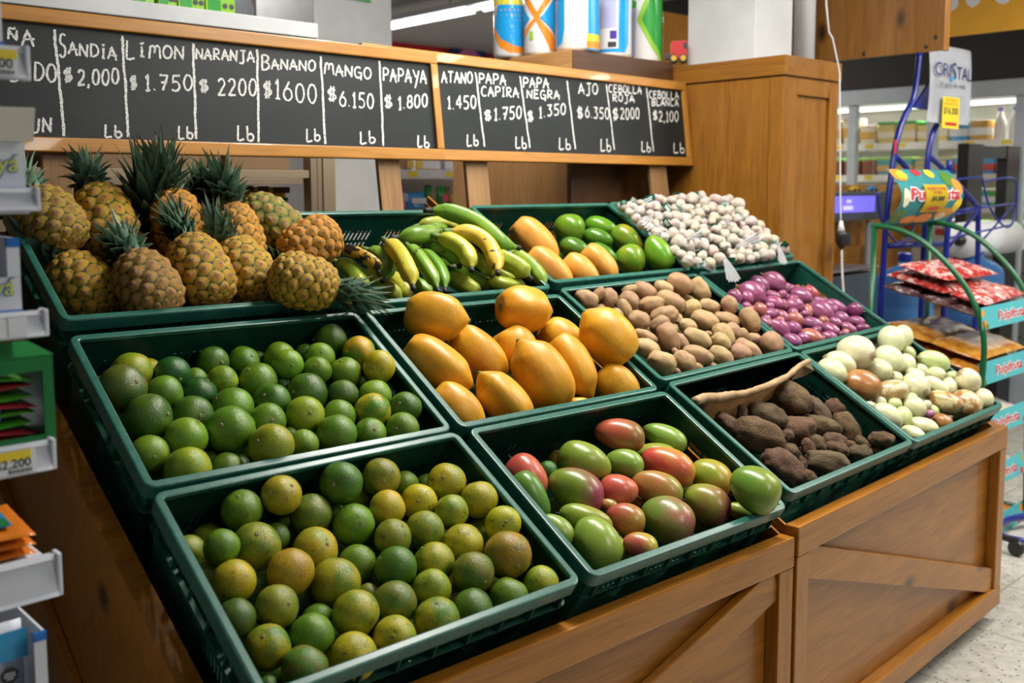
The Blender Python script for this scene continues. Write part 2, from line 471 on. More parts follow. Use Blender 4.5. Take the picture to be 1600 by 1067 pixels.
CR_WALLS = [put_wall(wall_mesh(LW, True), LW, (INS, INS, 0), (1, 0, 0), (0, 1, 0)), put_wall(wall_mesh(LW, True), LW, (INS, CB - INS, 0), (1, 0, 0), (0, -1, 0)),
            put_wall(wall_mesh(SW, False), SW, (INS, INS, 0), (0, 1, 0), (1, 0, 0)), put_wall(wall_mesh(SW, False), SW, (CA - INS, INS, 0), (0, 1, 0), (-1, 0, 0))]
ME_WALL = [mesh('wall', b, 'crate_green') for b in CR_WALLS]
ME_RIM = mesh('rim', ring_sweep([(0, -.026), (.0, -.003), (.0015, -.0006), (.004, .0), (.0125, .0), (.0145, -.001), (.0145, -.008), (.0095, -.009), (.0035, -.009), (.0028, -.026)], .020), 'crate_rim', smooth=False)
bm = box_bm(CA - 2 * (INS + TAP), CB - 2 * (INS + TAP), .004, c=(CA / 2, CB / 2, -CH + .002))
plain('crate_base', (.004, .040, .028, 1), .7, spec=.2)
ME_BASE = mesh('base', bm, 'crate_base')
bm = bmesh.new()
for i in range(9):
    x = .03 + i * (CA - .06) / 8
    for y, sg in ((.0055, 1), (CB - .0055, -1)): box_bm(.003, .007, .050, bm, (x, y, -.035))
for i in range(6):
    y = .04 + i * (CB - .08) / 5
    for x in (.0055, CA - .0055): box_bm(.007, .003, .050, bm, (x, y, -.035))
for z in (-.060,):
    ring = ring_sweep([(.004, z - .0015), (.004, z + .0015), (.012, z + .0015), (.012, z - .0015)], .018, bm)
ME_RIB = mesh('rib_lattice', bm, 'crate_green')
CRATES = {'00': [-0.3049, 0.0015, -0.0148], '01': [0.3184, -0.0093, -0.0238], '02': [0.9646, -0.0001, 0.0169], '03': [1.5673, 0.0079, 0.016], '10': [-0.3012, 0.4051, -0.0256], '11': [0.3169, 0.3897, -0.0231], '12': [0.9481, 0.399, 0.0116], '13': [1.5555, 0.4077, 0.0236], '20': [-0.2898, 0.832, -0.02], '21': [0.3252, 0.8024, -0.014], '22': [0.9459, 0.8148, -0.0003], '23': [1.5566, 0.8184, 0.0243]}
CRLAB = {'00': 'green plastic crate of mottled green-yellow oranges, nearest the camera', '01': 'green plastic crate of mangoes, beside the mottled oranges',
 '02': 'green plastic crate of dirty dark brown potatoes', '03': 'green plastic crate of white onions at the front right end',
 '10': 'green plastic crate of dark green oranges, middle row at left', '11': 'green plastic crate of big yellow papayas, middle row',
 '12': 'green plastic crate of pale brown potatoes, middle row', '13': 'green plastic crate of red onions, middle row at right',
 '20': 'green plastic crate of pineapples, back row at left', '21': 'green plastic crate of green and yellow plantains, back row',
 '22': 'green plastic crate of small papayas and avocados, back row', '23': 'green plastic crate heaped with netted garlic, back row'}
CFR = {}
for k, (u0, v0, r) in CRATES.items():
    o = slope(u0, v0, .008 if k in ('20',) else 0.0)
    eu = (Vector((1, 0, 0)) + EV * r).normalized(); ev = (EV - Vector((1, 0, 0)) * r).normalized(); ez = eu.cross(ev)
    M = Matrix(((eu.x, ev.x, ez.x, o.x), (eu.y, ev.y, ez.y, o.y), (eu.z, ev.z, ez.z, o.z), (0, 0, 0, 1)))
    CFR[k] = M if k != '20' else M @ Matrix.Translation((0, 0, -.008))
    t = bpy.data.objects.new('plastic_crate', None); COL.objects.link(t); t.matrix_basis = M; t.empty_display_size = .05
    tag(t, CRLAB[k], 'crate', 'green crates on the stands')
    link('rim', ME_RIM, t)
    for me in ME_WALL: link('wall', me, t)
    link('base', ME_BASE, t); link('rib_lattice', ME_RIB, t)
# ================================================================== fruit and vegetables
def tint_nodes(N):
    oi = N.n('ObjectInfo')
    at = N.n('Attribute', attribute_type='OBJECT', attribute_name='tint2')
    return oi.outputs['Color'], at.outputs['Color'], oi.outputs['Random']
def skin(name, mixsc, lo, hi, rough, bump_sc=0, bump_st=0.2, spots=None, spot_sc=14, spot_th=.66, spec=0.5, fine=0.25, coat=0.0, axis=None, sss=0.0):
    """two-tone skin: the object's colour and its second tint in patches, blemishes over both"""
    N = NT(name); c1, c2, rnd = tint_nodes(N); v = N.coords()
    f = N.noise(v, mixsc, 2.5, 0.55)
    if axis is not None:
        tc = N.n('TexCoord'); sx = N.n('SeparateXYZ'); N.l(tc.outputs['Object'], sx.inputs[0])
        f = N.math('ADD', N.math('MULTIPLY', N.math('ADD', sx.outputs[0], N.math('MULTIPLY', sx.outputs[1], .6)), axis), f)
    c = N.mix(N.ramp(f, [(lo, (0, 0, 0)), (hi, (1, 1, 1))]), c1, c2)
    g = N.noise(v, 9, 5, 0.65)
    c = N.mix(fine, c, N.mix(1.0, c, N.ramp(g, [(0.25, (0.35, 0.35, 0.35)), (0.75, (1.25, 1.25, 1.25))]), 'MULTIPLY'))
    if spots:
        s = N.noise(v, spot_sc, 6, 0.75)
        c = N.mix(N.ramp(s, [(spot_th, (0, 0, 0)), (spot_th + .07, (1, 1, 1))]), c, spots)
    N.base(c); N.set(rough, spec, coat=coat)
    if bump_sc: N.bump(N.noise(v, bump_sc, 1.5, 0.5), bump_st, 0.004)
    MATS[name] = N.m
    return N.m
skin('citrus_smooth', 1.1, .40, .62, .31, 20, .30, (.10, .055, .015, 1), 3.2, .66)
skin('citrus_scuffed', 1.2, .36, .60, .36, 20, .28, (.075, .040, .012, 1), 2.6, .585)
skin('papaya_skin', 1.4, .42, .66, .40, 6, .10, (.10, .04, .008, 1), 7, .72, fine=.2)
skin('mango_skin', 1.0, .25, .75, .30, 9, .06, (.03, .02, .01, 1), 10, .77, axis=.30, fine=.2)
skin('potato_skin', 1.6, .35, .65, .58, 16, .25, (.055, .028, .012, 1), 7, .68, spec=.35, fine=.4)
skin('dirty_potato_skin', 1.8, .35, .65, .85, 10, .6, (.20, .13, .065, 1), 4, .62, spec=.2, fine=.6)
skin('avocado_skin', 1.3, .42, .68, .25, 22, .06, (.06, .03, .01, 1), 9, .74, fine=.25)
def onion_skin(name, rough, streak, patch):
    N = NT(name); c1, c2, rnd = tint_nodes(N); v = N.coords()
    tc = N.n('TexCoord'); sx = N.n('SeparateXYZ'); N.l(tc.outputs['Object'], sx.inputs[0])
    ang = N.math('ARCTAN2', sx.outputs[1], sx.outputs[2])
    cx = N.n('CombineXYZ'); N.l(N.math('MULTIPLY', ang, 5.0), cx.inputs[0]); N.l(N.math('MULTIPLY', sx.outputs[0], .7), cx.inputs[1]); N.l(N.math('MULTIPLY', rnd, 40), cx.inputs[2])
    f = N.noise(cx.outputs[0], 1.6, 3, 0.6)
    c = N.mix(N.ramp(f, [(.36, (0, 0, 0)), (.66, (streak,) * 3)]), c1, c2)
    g = N.noise(v, 1.2, 4, .6)
    c = N.mix(N.ramp(g, [(patch, (0, 0, 0)), (patch + .05, (1, 1, 1))]), c, c2)
    end = N.math('ABSOLUTE', sx.outputs[0])
    c = N.mix(N.ramp(end, [(.90, (0, 0, 0)), (1.0, (.7, .7, .7))]), c, (.16, .085, .03, 1))
    N.base(c); N.set(rough, .55, coat=.1); MATS[name] = N.m
onion_skin('red_onion_skin', .27, .55, .70)
onion_skin('white_onion_skin', .30, .35, .74)
onion_skin('brown_onion_skin', .30, .6, .50)
N = NT('garlic_skin'); c1, c2, rnd = tint_nodes(N); tc = N.n('TexCoord'); sx = N.n('SeparateXYZ'); N.l(tc.outputs['Object'], sx.inputs[0])
ang = N.math('ARCTAN2', sx.outputs[1], sx.outputs[2]); cx = N.n('CombineXYZ'); N.l(N.math('MULTIPLY', ang, 4.0), cx.inputs[0]); N.l(sx.outputs[0], cx.inputs[1]); N.l(N.math('MULTIPLY', rnd, 40), cx.inputs[2])
N.base(N.mix(N.ramp(N.noise(cx.outputs[0], 1.5, 3), [(.4, (0, 0, 0)), (.75, (1, 1, 1))]), c1, c2)); N.set(.5, .4)
MATS['garlic_skin'] = N.m
plain('stem_brown', (.055, .035, .016, 1), .8)
plain('stem_green', (.10, .17, .04, 1), .6)
plain('root_tan', (.24, .15, .06, 1), .9)
plain('neck_dry', (.35, .20, .08, 1), .7)
plain('scar_pale', (.23, .20, .08, 1), .7)
plain('tip_black', (.010, .008, .008, 1), .6)

def ball(name, f, mat, seg=28, ring=18):
    """closed skin with its poles on X; f(direction) gives the point"""
    bm = bmesh.new(); R = []
    for i in range(ring + 1):
        th = pi * i / ring
        if i in (0, ring): R.append([bm.verts.new(f(Vector((cos(th), 0, 0)), 0.0))]); continue
        R.append([bm.verts.new(f(Vector((cos(th), sin(th) * cos(2 * pi * k / seg), sin(th) * sin(2 * pi * k / seg))), 2 * pi * k / seg)) for k in range(seg)])
    for A, B in zip(R, R[1:]):
        for k in range(seg):
            k2 = (k + 1) % seg
            if len(A) == 1: bm.faces.new((A[0], B[k], B[k2]))
            elif len(B) == 1: bm.faces.new((A[k], B[0], A[k2]))
            else: bm.faces.new((A[k], B[k], B[k2], A[k2]))
    return mesh(name, bm, mat, smooth=True)
def wob(d, s, amp, sc=1.3): return 1 + amp * noise.noise(d * sc + Vector((s * 7.1, s * 3.3, s * 5.7)))
def f_citrus(s):
    def f(d, a):
        r = wob(d, s, .04) * (1 - .05 * max(0, d.x - .9) * 10 + .03 * max(0, -d.x - .9) * 10)
        return Vector((d.x * .96, d.y, d.z)) * r
    return f
def f_papaya(tip, s):
    def f(d, a):
        x = d.x
        r = sqrt(max(0, 1 - x * x))
        w = r ** .80 * (1.0 - .10 * x)
        if tip and x > .55: w *= 1 - .55 * ((x - .55) / .45) ** 1.3
        if x < -.6: w *= 1 + .06 * cos(5 * a) * ((-x - .6) / .4)
        w *= 1 + .022 * cos(5 * a + s)
        xx = x * (1.0 if x > -.93 else 1 - (-x - .93) * 1.4)
        return Vector((xx, cos(a) * w, sin(a) * w)) * wob(d, s, .05, 1.1)
    return f
def f_mango(s):
    def f(d, a):
        x = d.x; r = sqrt(max(0, 1 - x * x)) ** .93
        w = r * (1.02 + .10 * x)
        return Vector((x + .05 * (r - .5), cos(a) * w + .10 * (1 - x * x) * .6 - .04, sin(a) * w * .93)) * wob(d, s, .05, 1.0)
    return f
def f_potato(s, amp=.11, dents=5):
    rnd = random.Random(s); D = [(Vector((rnd.uniform(-1, 1), rnd.uniform(-1, 1), rnd.uniform(-1, 1))).normalized(), rnd.uniform(.12, .22)) for _ in range(dents)]
    def f(d, a):
        r = wob(d, s, amp, 1.5) * wob(d, s + 9, amp * .35, 4)
        for q, wd in D:
            k = (d - q).length
            if k < wd: r -= .06 * (1 - (k / wd) ** 2) ** 2
        e = sqrt(max(0, 1 - d.x * d.x)) ** .85
        return Vector((d.x, cos(a) * e, sin(a) * e)) * r
    return f
def f_onion(s):
    def f(d, a):
        x = d.x; r = sqrt(max(0, 1 - x * x)) ** .96
        xx = x
        if x > .80: xx = x + .10 * ((x - .80) / .20) ** 2; r *= 1 - .25 * (x - .80) / .20
        r *= 1 + .012 * cos(9 * a + s)
        return Vector((xx, cos(a) * r, sin(a) * r)) * wob(d, s, .06, 1.2)
    return f
def f_avo(s):
    def f(d, a):
        x = d.x; r = sqrt(max(0, 1 - x * x)) * (1 - .16 * x)
        return Vector((x, cos(a) * r, sin(a) * r)) * wob(d, s, .04, 1.1)
    return f
def f_garlic(s):
    def f(d, a):
        x = d.x; r = sqrt(max(0, 1 - x * x)) ** .85
        groove = abs(sin((5 + s % 2) * .5 * a + s + .25 * sin(2 * a))) ** .55          # cloves bulge between shallow grooves
        r *= .93 + .10 * groove
        xx = x * .84
        if x > .70: k = (x - .70) / .30; k = min(k, 1); xx = .588 + .50 * k ** .8; r = r * (1 - k) ** .5 + .10 * k * (1 - k)
        if x < -.9: xx += .08 * (-x - .9) * 10
        return Vector((xx, cos(a) * r, sin(a) * r)) * wob(d, s, .07, 1.1)
    return f
MV = {}
MV['citrus'] = [ball('citrus_skin', f_citrus(i), 'citrus_smooth', 28, 18) for i in range(4)]
MV['scuffed'] = [ball('citrus_skin', f_citrus(i + 5), 'citrus_scuffed', 28, 18) for i in range(5)]
MV['papT'] = [ball('papaya_skin', f_papaya(True, i), 'papaya_skin', 40, 30) for i in range(3)]
MV['papN'] = [ball('papaya_skin', f_papaya(False, i + 4), 'papaya_skin', 40, 26) for i in range(3)]
MV['mango'] = [ball('mango_skin', f_mango(i), 'mango_skin', 32, 22) for i in range(4)]
MV['potato'] = [ball('potato_skin', f_potato(i), 'potato_skin', 32, 22) for i in range(7)]
MV['dark'] = [ball('potato_skin', f_potato(i + 20, .20, 7), 'dirty_potato_skin', 36, 26) for i in range(7)]
MV['redo'] = [ball('onion_skin', f_onion(i), 'red_onion_skin', 30, 20) for i in range(4)]
MV['whito'] = [ball('onion_skin', f_onion(i + 5), 'white_onion_skin', 30, 20) for i in range(4)]
MV['brono'] = [ball('onion_skin', f_onion(i + 11), 'brown_onion_skin', 30, 20) for i in range(2)]
MV['avo'] = [ball('avocado_skin', f_avo(i), 'avocado_skin', 30, 20) for i in range(3)]
MV['garlic'] = [ball('garlic_skin', f_garlic(i), 'garlic_skin', 32, 16) for i in range(5)]
# small parts, in the unit frame of their fruit
def scar_bm():
    bm = lathe_bm([(0, .010), (.035, .018), (.055, .030), (.080, .012), (.10, -.02)], 10); return bm
ME_SCAR = mesh('stem_scar', scar_bm(), 'scar_pale', smooth=True)
ME_NUB = mesh('stem', lathe_bm([(.060, -.06), (.050, .02), (.034, .07), (.040, .13), (0, .135)], 10), 'stem_brown', smooth=True)
ME_PTIP = mesh('stem_tip', lathe_bm([(.15, -.03), (.125, .02), (.10, .045), (.06, .055), (0, .05)], 14), 'stem_green', smooth=True)
ME_CALYX = mesh('blossom_scar', lathe_bm([(.20, -.03), (.14, .004), (.07, .0), (.05, -.02), (0, -.03)], 10), 'root_tan', smooth=True)
def tuft_bm(n, L, s):
    rnd = random.Random(s); bm = lathe_bm([(0, .02), (.11, .012), (.14, -.03), (.13, -.06)], 10)
    for k in range(n):
        a = rnd.uniform(0, 6.28); r = rnd.uniform(.02, .10); q = Vector((r * cos(a), r * sin(a), .0)); e = q * rnd.uniform(1.5, 3) + Vector((0, 0, rnd.uniform(.4, 1) * L))
        tube_bm([q, (q + e) / 2 + Vector((rnd.uniform(-.03, .03), rnd.uniform(-.03, .03), 0)), e], lambda t: .012 * (1 - .7 * t), 4, bm)
    return bm
ME_TUFT = mesh('root_tuft', tuft_bm(22, .16, 3), 'root_tan')
ME_NECK = mesh('neck', lathe_bm([(.17, -.10), (.13, .0), (.085, .10), (.055, .20), (.07, .27), (.03, .31), (0, .30)], 10), 'neck_dry', smooth=True)
def xpole(z, flip=False):
    """frame that puts a lathe's Z on the fruit's +X (or -X) pole"""
    return Matrix.Translation(((-z if flip else z), 0, 0)) @ Matrix.Rotation((-pi / 2 if flip else pi / 2), 4, 'Y')
def part(name, me, root, M):
    o = bpy.data.objects.new(name, me); COL.objects.link(o); o.parent = root; o.matrix_parent_inverse = Matrix.Identity(4); o.matrix_basis = M
    return o
def rot_x_to(ax, roll):
    ax = Vector(ax).normalized(); ref = Vector((0, 0, 1)) if abs(ax.z) < .9 else Vector((0, 1, 0))
    y = ref.cross(ax).normalized(); z = ax.cross(y)
    return Matrix(((ax.x, y.x, z.x, 0), (ax.y, y.y, z.y, 0), (ax.z, y.z, z.z, 0), (0, 0, 0, 1))) @ Matrix.Rotation(roll, 4, 'X')
def place(name, me, key, c, ax, roll, sx, sy, sz, col, tint, label, cat, group):
    o = bpy.data.objects.new(name, me); COL.objects.link(o)
    o.matrix_basis = CFR[key] @ Matrix.Translation(c) @ rot_x_to(ax, roll) @ Matrix.Diagonal((sx, sy, sz, 1))
    o.color = (*col, 1); o['tint2'] = tint
    return tag(o, label, cat, group)
def rows_of(items, rowh):
    """number the things of a crate for their labels: rows from the front, then from the left"""
    order = sorted(range(len(items)), key=lambda i: items[i][0][1]); rows = []; cur = []; v0 = None
    for i in order:
        v = items[i][0][1]
        if v0 is None or v - v0 > rowh: cur = []; rows.append(cur); v0 = v
        cur.append(i)
    out = {}
    for r, row in enumerate(rows):
        row.sort(key=lambda i: items[i][0][0])
        for k, i in enumerate(row): out[i] = (k, r, len(row), len(rows))
    return out
def where(t):
    k, r, n, nr = t
    rr = 'front row' if r == 0 else ('back row' if r == nr - 1 else ORD[r] + ' row')
    if n == 1: return 'alone in ' + rr
    kk = 'rightmost' if k == n - 1 else ('leftmost' if k == 0 else ORD[k] + ' from left' if k <= n // 2 else ORD[n - 1 - k] + ' from right')
    return kk + ' in ' + rr
C3 = {'G': ((.040, .108, .007), (.07, .16, .009), 'dark green'), 'g': ((.090, .195, .009), (.13, .24, .010), 'green'), 'gl': ((.135, .26, .012), (.18, .29, .014), 'bright green'),
 'D': ((.014, .080, .010), (.022, .10, .012), 'deep green'), 'gy': ((.13, .225, .010), (.32, .33, .012), 'yellow-green'), 'y': ((.30, .32, .012), (.46, .38, .010), 'greenish yellow'),
 'Y': ((.36, .34, .012), (.50, .40, .010), 'yellow'), 'yl': ((.20, .29, .012), (.27, .31, .014), 'yellowish green'), 'yo': ((.24, .27, .012), (.40, .36, .012), 'olive yellow'),
 'yb': ((.26, .29, .012), (.46, .37, .012), 'brown-marked yellow'), 'Yb': ((.38, .33, .013), (.48, .36, .013), 'brown-marked deep yellow'), 'or': ((.42, .27, .012), (.36, .19, .010), 'orange-skinned'),
 'ol': ((.125, .185, .014), (.17, .21, .016), 'olive green'), 'ob': ((.135, .195, .014), (.26, .24, .015), 'brown-flecked olive'), 'gp': ((.075, .20, .012), (.42, .33, .012), 'yellow-patched green'),
 'gb': ((.060, .165, .012), (.16, .16, .014), 'brown-scarred green'), 'Gb': ((.035, .115, .012), (.10, .14, .014), 'scarred dark green'), 'oy': ((.10, .17, .012), (.30, .27, .013), 'yellow-capped olive'),
 'bo': ((.16, .16, .012), (.38, .19, .012), 'large orange-brown'), 'go': ((.09, .21, .012), (.55, .30, .012), 'orange-flushed green')}
RN = random.Random(11)
def jit(c, a=.12): return tuple(max(0, v * RN.uniform(1 - a, 1 + a)) for v in c)
def citrus(data, key, meshes, crate, group):
    its = []
    for l in data.strip().split('\n'):
        t = l.split(); its.append((tuple(map(float, t[0:3])), float(t[3]), t[4], t[5] == '1', tuple(map(float, t[6:9]))))
    W = rows_of(its, .045)
    for i, (c, R, code, hid, vd) in enumerate(its):
        a, b, nm = C3[code]
        vd = Vector(vd)
        ax = (-vd + Vector((RN.uniform(-.9, .9), RN.uniform(-.9, .9), RN.uniform(-.5, .9)))).normalized() if not hid and RN.random() < .55 else Vector((RN.uniform(-1, 1), RN.uniform(-1, 1), RN.uniform(-1, 1))).normalized()
        o = place('orange', RN.choice(meshes), key, c, ax, RN.uniform(0, 6.28), R, R, R * RN.uniform(.95, 1.0), jit(a), jit(b), f'{"half-hidden " if hid else ""}{nm} orange, {where(W[i])} of the {crate}', 'orange', group)
        if not hid and ax.dot(-vd) > .2: part('stem_scar', ME_SCAR, o, xpole(.93))
citrus('''0.1406 0.3517 -0.0367 0.0339 g 0 0.43 0.58 -0.69
0.2049 0.3473 -0.0172 0.0335 yo 0 0.47 0.57 -0.67
0.318 0.3437 -0.0177 0.0376 G 0 0.52 0.56 -0.65
0.3737 0.357 -0.0783 0.024 gy 1 0.53 0.54 -0.66
0.2582 0.3228 -0.0546 0.0361 ol 0 0.49 0.55 -0.68
0.315 0.2773 -0.051 0.0368 g 0 0.52 0.52 -0.68
0.0451 0.3206 -0.0674 0.0259 gy 1 0.38 0.58 -0.72
0.0707 0.2783 -0.0232 0.028 g 0 0.41 0.56 -0.71
0.1347 0.2795 -0.0444 0.0393 oy 0 0.44 0.55 -0.71
0.1872 0.3065 -0.0691 0.0245 G 1 0.46 0.55 -0.70
0.2324 0.2551 -0.0603 0.0371 yb 0 0.48 0.52 -0.70
0.1555 0.2066 -0.0338 0.0373 or 0 0.46 0.52 -0.72
0.0669 0.2186 -0.0327 0.0328 y 0 0.41 0.54 -0.73
0.0525 0.2726 -0.0703 0.0229 ol 1 0.39 0.56 -0.73
0.2256 0.1783 -0.0542 0.0408 gy 0 0.49 0.49 -0.72
0.2891 0.2116 -0.0675 0.0322 g 0 0.52 0.49 -0.70
0.3267 0.1627 -0.0387 0.0357 G 0 0.54 0.47 -0.69
0.1073 0.1563 -0.0355 0.0325 ob 0 0.45 0.50 -0.74
0.0456 0.1609 -0.0403 0.0293 Gb 0 0.41 0.51 -0.75
0.0693 0.104 -0.0469 0.033 gp 0 0.43 0.48 -0.76
0.1386 0.0994 -0.0483 0.0339 g 0 0.47 0.47 -0.75
0.2155 0.1039 -0.0378 0.0366 gy 0 0.50 0.46 -0.73
0.1787 0.0429 -0.0462 0.0359 yb 0 0.49 0.44 -0.75
0.0944 0.0436 -0.0346 0.0341 gb 0 0.45 0.45 -0.77
0.2484 0.0434 -0.0354 0.0326 y 0 0.53 0.43 -0.73
0.0472 0.0497 -0.055 0.0159 G 1 0.42 0.45 -0.78
0.2877 0.1029 -0.0427 0.0362 gb 0 0.54 0.45 -0.71
0.3286 0.0447 -0.0325 0.0361 gp 0 0.56 0.42 -0.71
0.3984 0.0418 -0.0347 0.0341 G 0 0.59 0.41 -0.70
0.3608 0.104 -0.0386 0.0321 gy 0 0.57 0.44 -0.70
0.4377 0.0983 -0.0235 0.0359 gb 0 0.60 0.43 -0.68
0.4796 0.0422 -0.039 0.0342 g 0 0.62 0.40 -0.68
0.5466 0.0394 -0.0276 0.031 gy 0 0.65 0.39 -0.66
0.5162 0.106 -0.0168 0.0422 bo 0 0.63 0.42 -0.65
0.4028 0.1558 -0.0466 0.0353 gp 0 0.57 0.46 -0.68
0.4727 0.1685 -0.04 0.0362 Y 0 0.60 0.45 -0.66
0.5568 0.17 -0.018 0.0335 y 0 0.63 0.45 -0.64
0.5534 0.2387 -0.0231 0.0348 yo 0 0.62 0.47 -0.63
0.4878 0.2331 -0.0293 0.031 gy 0 0.60 0.48 -0.64
0.5295 0.3054 -0.0366 0.0364 yb 0 0.60 0.50 -0.62
0.5276 0.3448 -0.0823 0.0241 g 1 0.58 0.51 -0.63
0.4597 0.288 -0.0492 0.0335 Y 0 0.57 0.51 -0.65
0.3846 0.2839 -0.0392 0.0331 Yb 0 0.55 0.52 -0.66
0.4073 0.3475 -0.0309 0.0354 ob 0 0.55 0.54 -0.64
0.426 0.2206 -0.0427 0.0339 ob 0 0.57 0.48 -0.66
0.3591 0.2231 -0.0418 0.0331 ob 0 0.55 0.49 -0.68
0.122 0.2226 -0.0808 0.0224 G 1 0.43 0.52 -0.73
0.178 0.1376 -0.0721 0.0246 g 1 0.48 0.48 -0.74
0.2752 0.1495 -0.0679 0.0182 ol 1 0.52 0.47 -0.72
0.3138 0.071 -0.0762 0.017 g 1 0.54 0.42 -0.72
0.1916 0.1926 -0.1024 0.0202 G 1 0.47 0.49 -0.73
0.235 0.2984 -0.1009 0.0213 G 1 0.47 0.53 -0.70
0.4389 0.1304 -0.0789 0.0194 or 1 0.58 0.43 -0.69
0.4752 0.3506 -0.0695 0.0264 g 1 0.57 0.52 -0.64
0.4035 0.284 -0.1435 0.0312 gy 1 0.54 0.49 -0.69
0.3361 0.2983 -0.1469 0.0282 G 1 0.51 0.51 -0.70
0.3301 0.1847 -0.1159 0.0312 ol 1 0.53 0.47 -0.71
0.5493 0.1379 -0.1221 0.0271 ol 1 0.61 0.42 -0.67
0.2463 0.3503 -0.1233 0.0315 g 1 0.47 0.55 -0.70
0.0993 0.1189 -0.1417 0.0282 G 1 0.42 0.46 -0.78
0.3144 0.3383 -0.0974 0.0324 G 1 0.50 0.54 -0.68
0.1712 0.3006 -0.1306 0.0298 G 1 0.44 0.54 -0.72
0.0691 0.1697 -0.0987 0.0315 ol 1 0.41 0.50 -0.76
0.4652 0.1307 -0.1317 0.0262 y 1 0.58 0.42 -0.69
0.0994 0.3556 -0.0968 0.0293 gy 1 0.40 0.57 -0.71
0.4956 0.2336 -0.1142 0.0309 G 1 0.58 0.47 -0.67
0.5177 0.3464 -0.1606 0.0274 g 1 0.56 0.50 -0.66
0.4375 0.2166 -0.1673 0.0316 y 1 0.55 0.46 -0.70
0.1847 0.1029 -0.1267 0.0261 y 1 0.47 0.45 -0.76
0.5526 0.201 -0.0783 0.0318 gy 1 0.61 0.45 -0.65
0.3756 0.2588 -0.0969 0.0263 gy 1 0.54 0.50 -0.68
0.2368 0.1489 -0.1591 0.0287 g 1 0.48 0.46 -0.75
0.4816 0.2915 -0.1593 0.0277 G 1 0.56 0.48 -0.67
0.4108 0.1768 -0.1222 0.0306 gy 1 0.56 0.45 -0.70
0.379 0.1299 -0.151 0.0326 g 1 0.55 0.43 -0.72''', '00', MV['scuffed'], 'crate nearest the camera', 'mottled oranges in the nearest crate')
